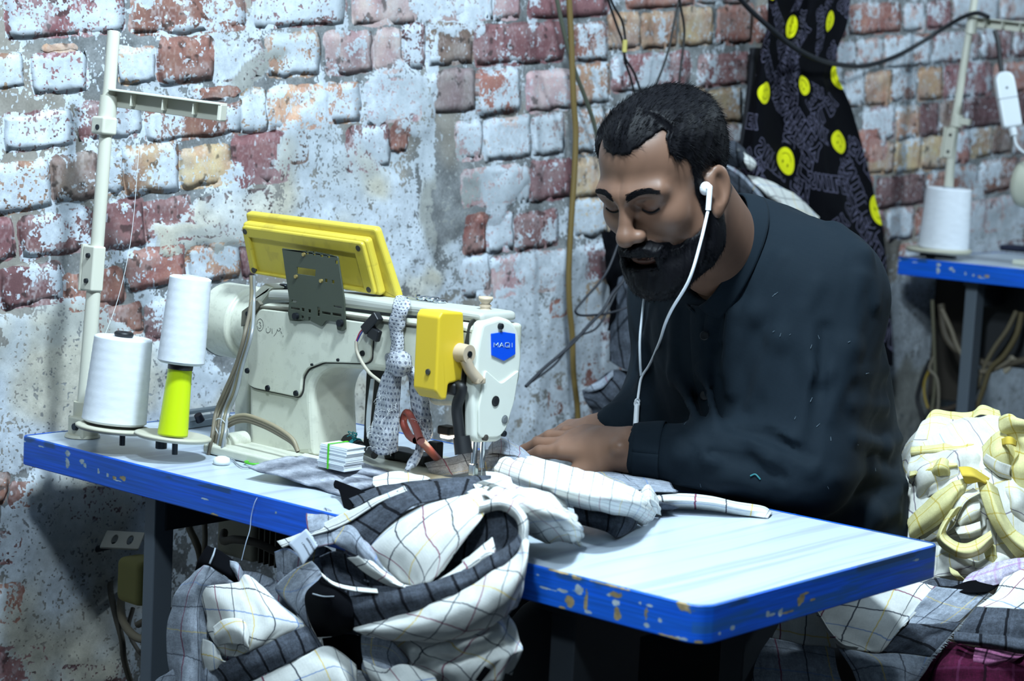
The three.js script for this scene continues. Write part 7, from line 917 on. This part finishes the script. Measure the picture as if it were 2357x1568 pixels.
  const ad = thing('inline_adapter', 'white inline adapter hanging on a black cable at the upper right', 'adapter', [0, 0, 0]); const AZ = pz + 0.02; const A = (x, y) => onZ(x, y, AZ);
  obj('black_lead', tube([A(2290, 70), A(2298, 100), A(2302, 140), A(2306, 166)], 0.006, 24, 10), std(0x121419, 0.5), ad); { const a = A(2308, 166), b = A(2330, 294); const L = a.distanceTo(b); const s = roundShape([[-0.0225, -L / 2], [0.0225, -L / 2], [0.0235, L * 0.1], [0.0225, L * 0.4], [0.012, L / 2], [-0.012, L / 2], [-0.0225, L * 0.4], [-0.0235, L * 0.1]], 0.008); const g = extrude(s, 0.026, 0.006, 3).translate(0, 0, -0.013); const qq = new THREE.Quaternion().setFromUnitVectors(V(0, 1, 0), a.clone().sub(b).normalize()); const mid = a.clone().lerp(b, 0.5); g.rotateY(0.72); g.applyQuaternion(qq); g.translate(mid.x, mid.y, mid.z); obj('case', g, std(0xd3d9de, 0.4), ad); const ln = box(0.047, 0.0018, 0.0275, 0, L * 0.02, 0, 0.0005); ln.rotateY(0.72); ln.applyQuaternion(qq); ln.translate(mid.x, mid.y, mid.z); obj('seam', [ln], std(0x7c8388, 0.6), ad); const scw = cyl(V(0, L * 0.2, 0.012), V(0, L * 0.2, 0.0136), 0.0032, 0.003, 12); scw.rotateY(0.72); scw.applyQuaternion(qq); scw.translate(mid.x, mid.y, mid.z); obj('screw', [scw], std(0x5a6268, 0.4, 0.5), ad); }
  obj('plug', [cyl(A(2330, 294), A(2334, 312), 0.0095, 0.0085, 16)], std(0xd3d9de, 0.4), ad); obj('white_lead', tube([A(2334, 310), A(2338, 330), A(2350, 346), A(2372, 356), A(2400, 352)], 0.0032, 24, 8), std(0xcdd4da, 0.4), ad);
  // second machine, just its hand-wheel cover in the frame
  { const c = onZ(2366, 424, tB.z - 0.2); const t = thing('sewing_machine', 'cream sewing machine on the back table, only its round wheel cover in view', 'sewing machine', [c.x, tB.Y, c.z]); const h = lathe([[0, -0.05], [0.035, -0.048], [0.054, -0.038], [0.058, -0.02], [0.058, 0.03], [0.05, 0.04], [0.04, 0.05]], 40); h.rotateZ(-Math.PI / 2); h.translate(0.02, c.y - tB.Y, 0); const en = std(0xbfc0b0, 0.4); obj('motor_housing', h, en, t); obj('arm', [box(0.44, 0.11, 0.11, 0.29, c.y - tB.Y + 0.01, 0, 0.02), box(0.11, c.y - tB.Y, 0.11, 0.13, (c.y - tB.Y) / 2, 0, 0.012)], en, t); obj('face_plate', [box(0.02, 0.16, 0.1, 0.515, c.y - tB.Y - 0.02, 0, 0.01)], en, t); obj('bed', [box(0.5, 0.012, 0.18, 0.27, 0.006, 0, 0.003)], en, t); }
  { const p = onY(2335, 574, tB.Y + 0.006); tag(obj('dark_cloth', [box(0.12, 0.016, 0.06, p.x + 0.03, tB.Y + 0.009, p.z, 0.006)], std(0x141b33, 0.8)), 'folded dark blue cloth lying on the back table behind the thread cone', 'cloth'); }
  // tangle of cables, control box and grey frame under the back table
  { const t = thing('control_box', 'dark control box mounted under the back table', 'control box', [0, 0, 0]); const p = onZ(2320, 780, tB.z - 0.24); obj('case', [box(0.16, 0.2, 0.12, p.x, tB.Y - TT - 0.11, p.z, 0.008)], std(0x191b1f, 0.6), t); const p2 = onZ(2185, 790, tB.z - 0.3); obj('plate', [box(0.09, 0.32, 0.03, p2.x, tB.Y - TT - 0.17, p2.z, 0.004)], std(0x2a241d, 0.8), t);
    const D = (x, y, o) => onZ(x, y, tB.z - 0.12 + (o || 0)); const cb = [[[[2166, 700], [2176, 770], [2196, 800], [2230, 820], [2280, 840], [2320, 838], [2357, 830], [2400, 822]], 0.009, 0x4a4236], [[[2168, 712], [2190, 760], [2205, 800], [2240, 850], [2268, 856], [2310, 840], [2330, 826]], 0.006, 0x6a6152], [[[2352, 720], [2340, 770], [2310, 820], [2280, 850], [2262, 900], [2240, 960]], 0.007, 0x54492f], [[[2340, 716], [2318, 760], [2290, 800], [2268, 840], [2250, 890], [2226, 960]], 0.006, 0x5c5340], [[[2146, 690], [2150, 800], [2152, 880], [2146, 940], [2140, 990]], 0.005, 0x54503f], [[[2140, 830], [2120, 880], [2112, 920], [2120, 950], [2130, 990]], 0.006, 0x15161a], [[[2140, 850], [2128, 880], [2128, 910], [2136, 940]], 0.0035, 0x8a7428], [[[2150, 820], [2140, 850], [2156, 870], [2160, 930], [2150, 990]], 0.004, 0x6d6658], [[[2140, 940], [2170, 944], [2210, 930], [2250, 890]], 0.007, 0x3a3026], [[[2240, 880], [2240, 920], [2234, 960]], 0.004, 0x8f8272], [[[2310, 850], [2330, 820], [2322, 850], [2312, 858], [2340, 826]], 0.005, 0x8d8474]];
    const lb = ['thick brown cable bunch tied under the back table', 'tan cable sagging under the back table', 'first brown cable fanning down under the back table', 'second brown cable fanning down under the back table', 'straight drab cable hanging left of the back table leg', 'black looped cable left of the back table leg', 'yellow striped cable inside the black loop', 'pale thin cable near the back table leg', 'dark brown cable lying low behind the yellow cloth', 'short pinkish cable behind the yellow cloth', 'pale cord knotted around the cables under the back table']; cb.forEach(([pts, r, c], i) => tag(obj('hanging_cable', tube(pts.map(([x, y], k) => D(x, y, 0.02 * ((i * 7) % 5) / 5)), r, pts.length * 10, 8), std(c, 0.65)), lb[i], 'cable'));
  }
}
renderer.render(scene, camera);
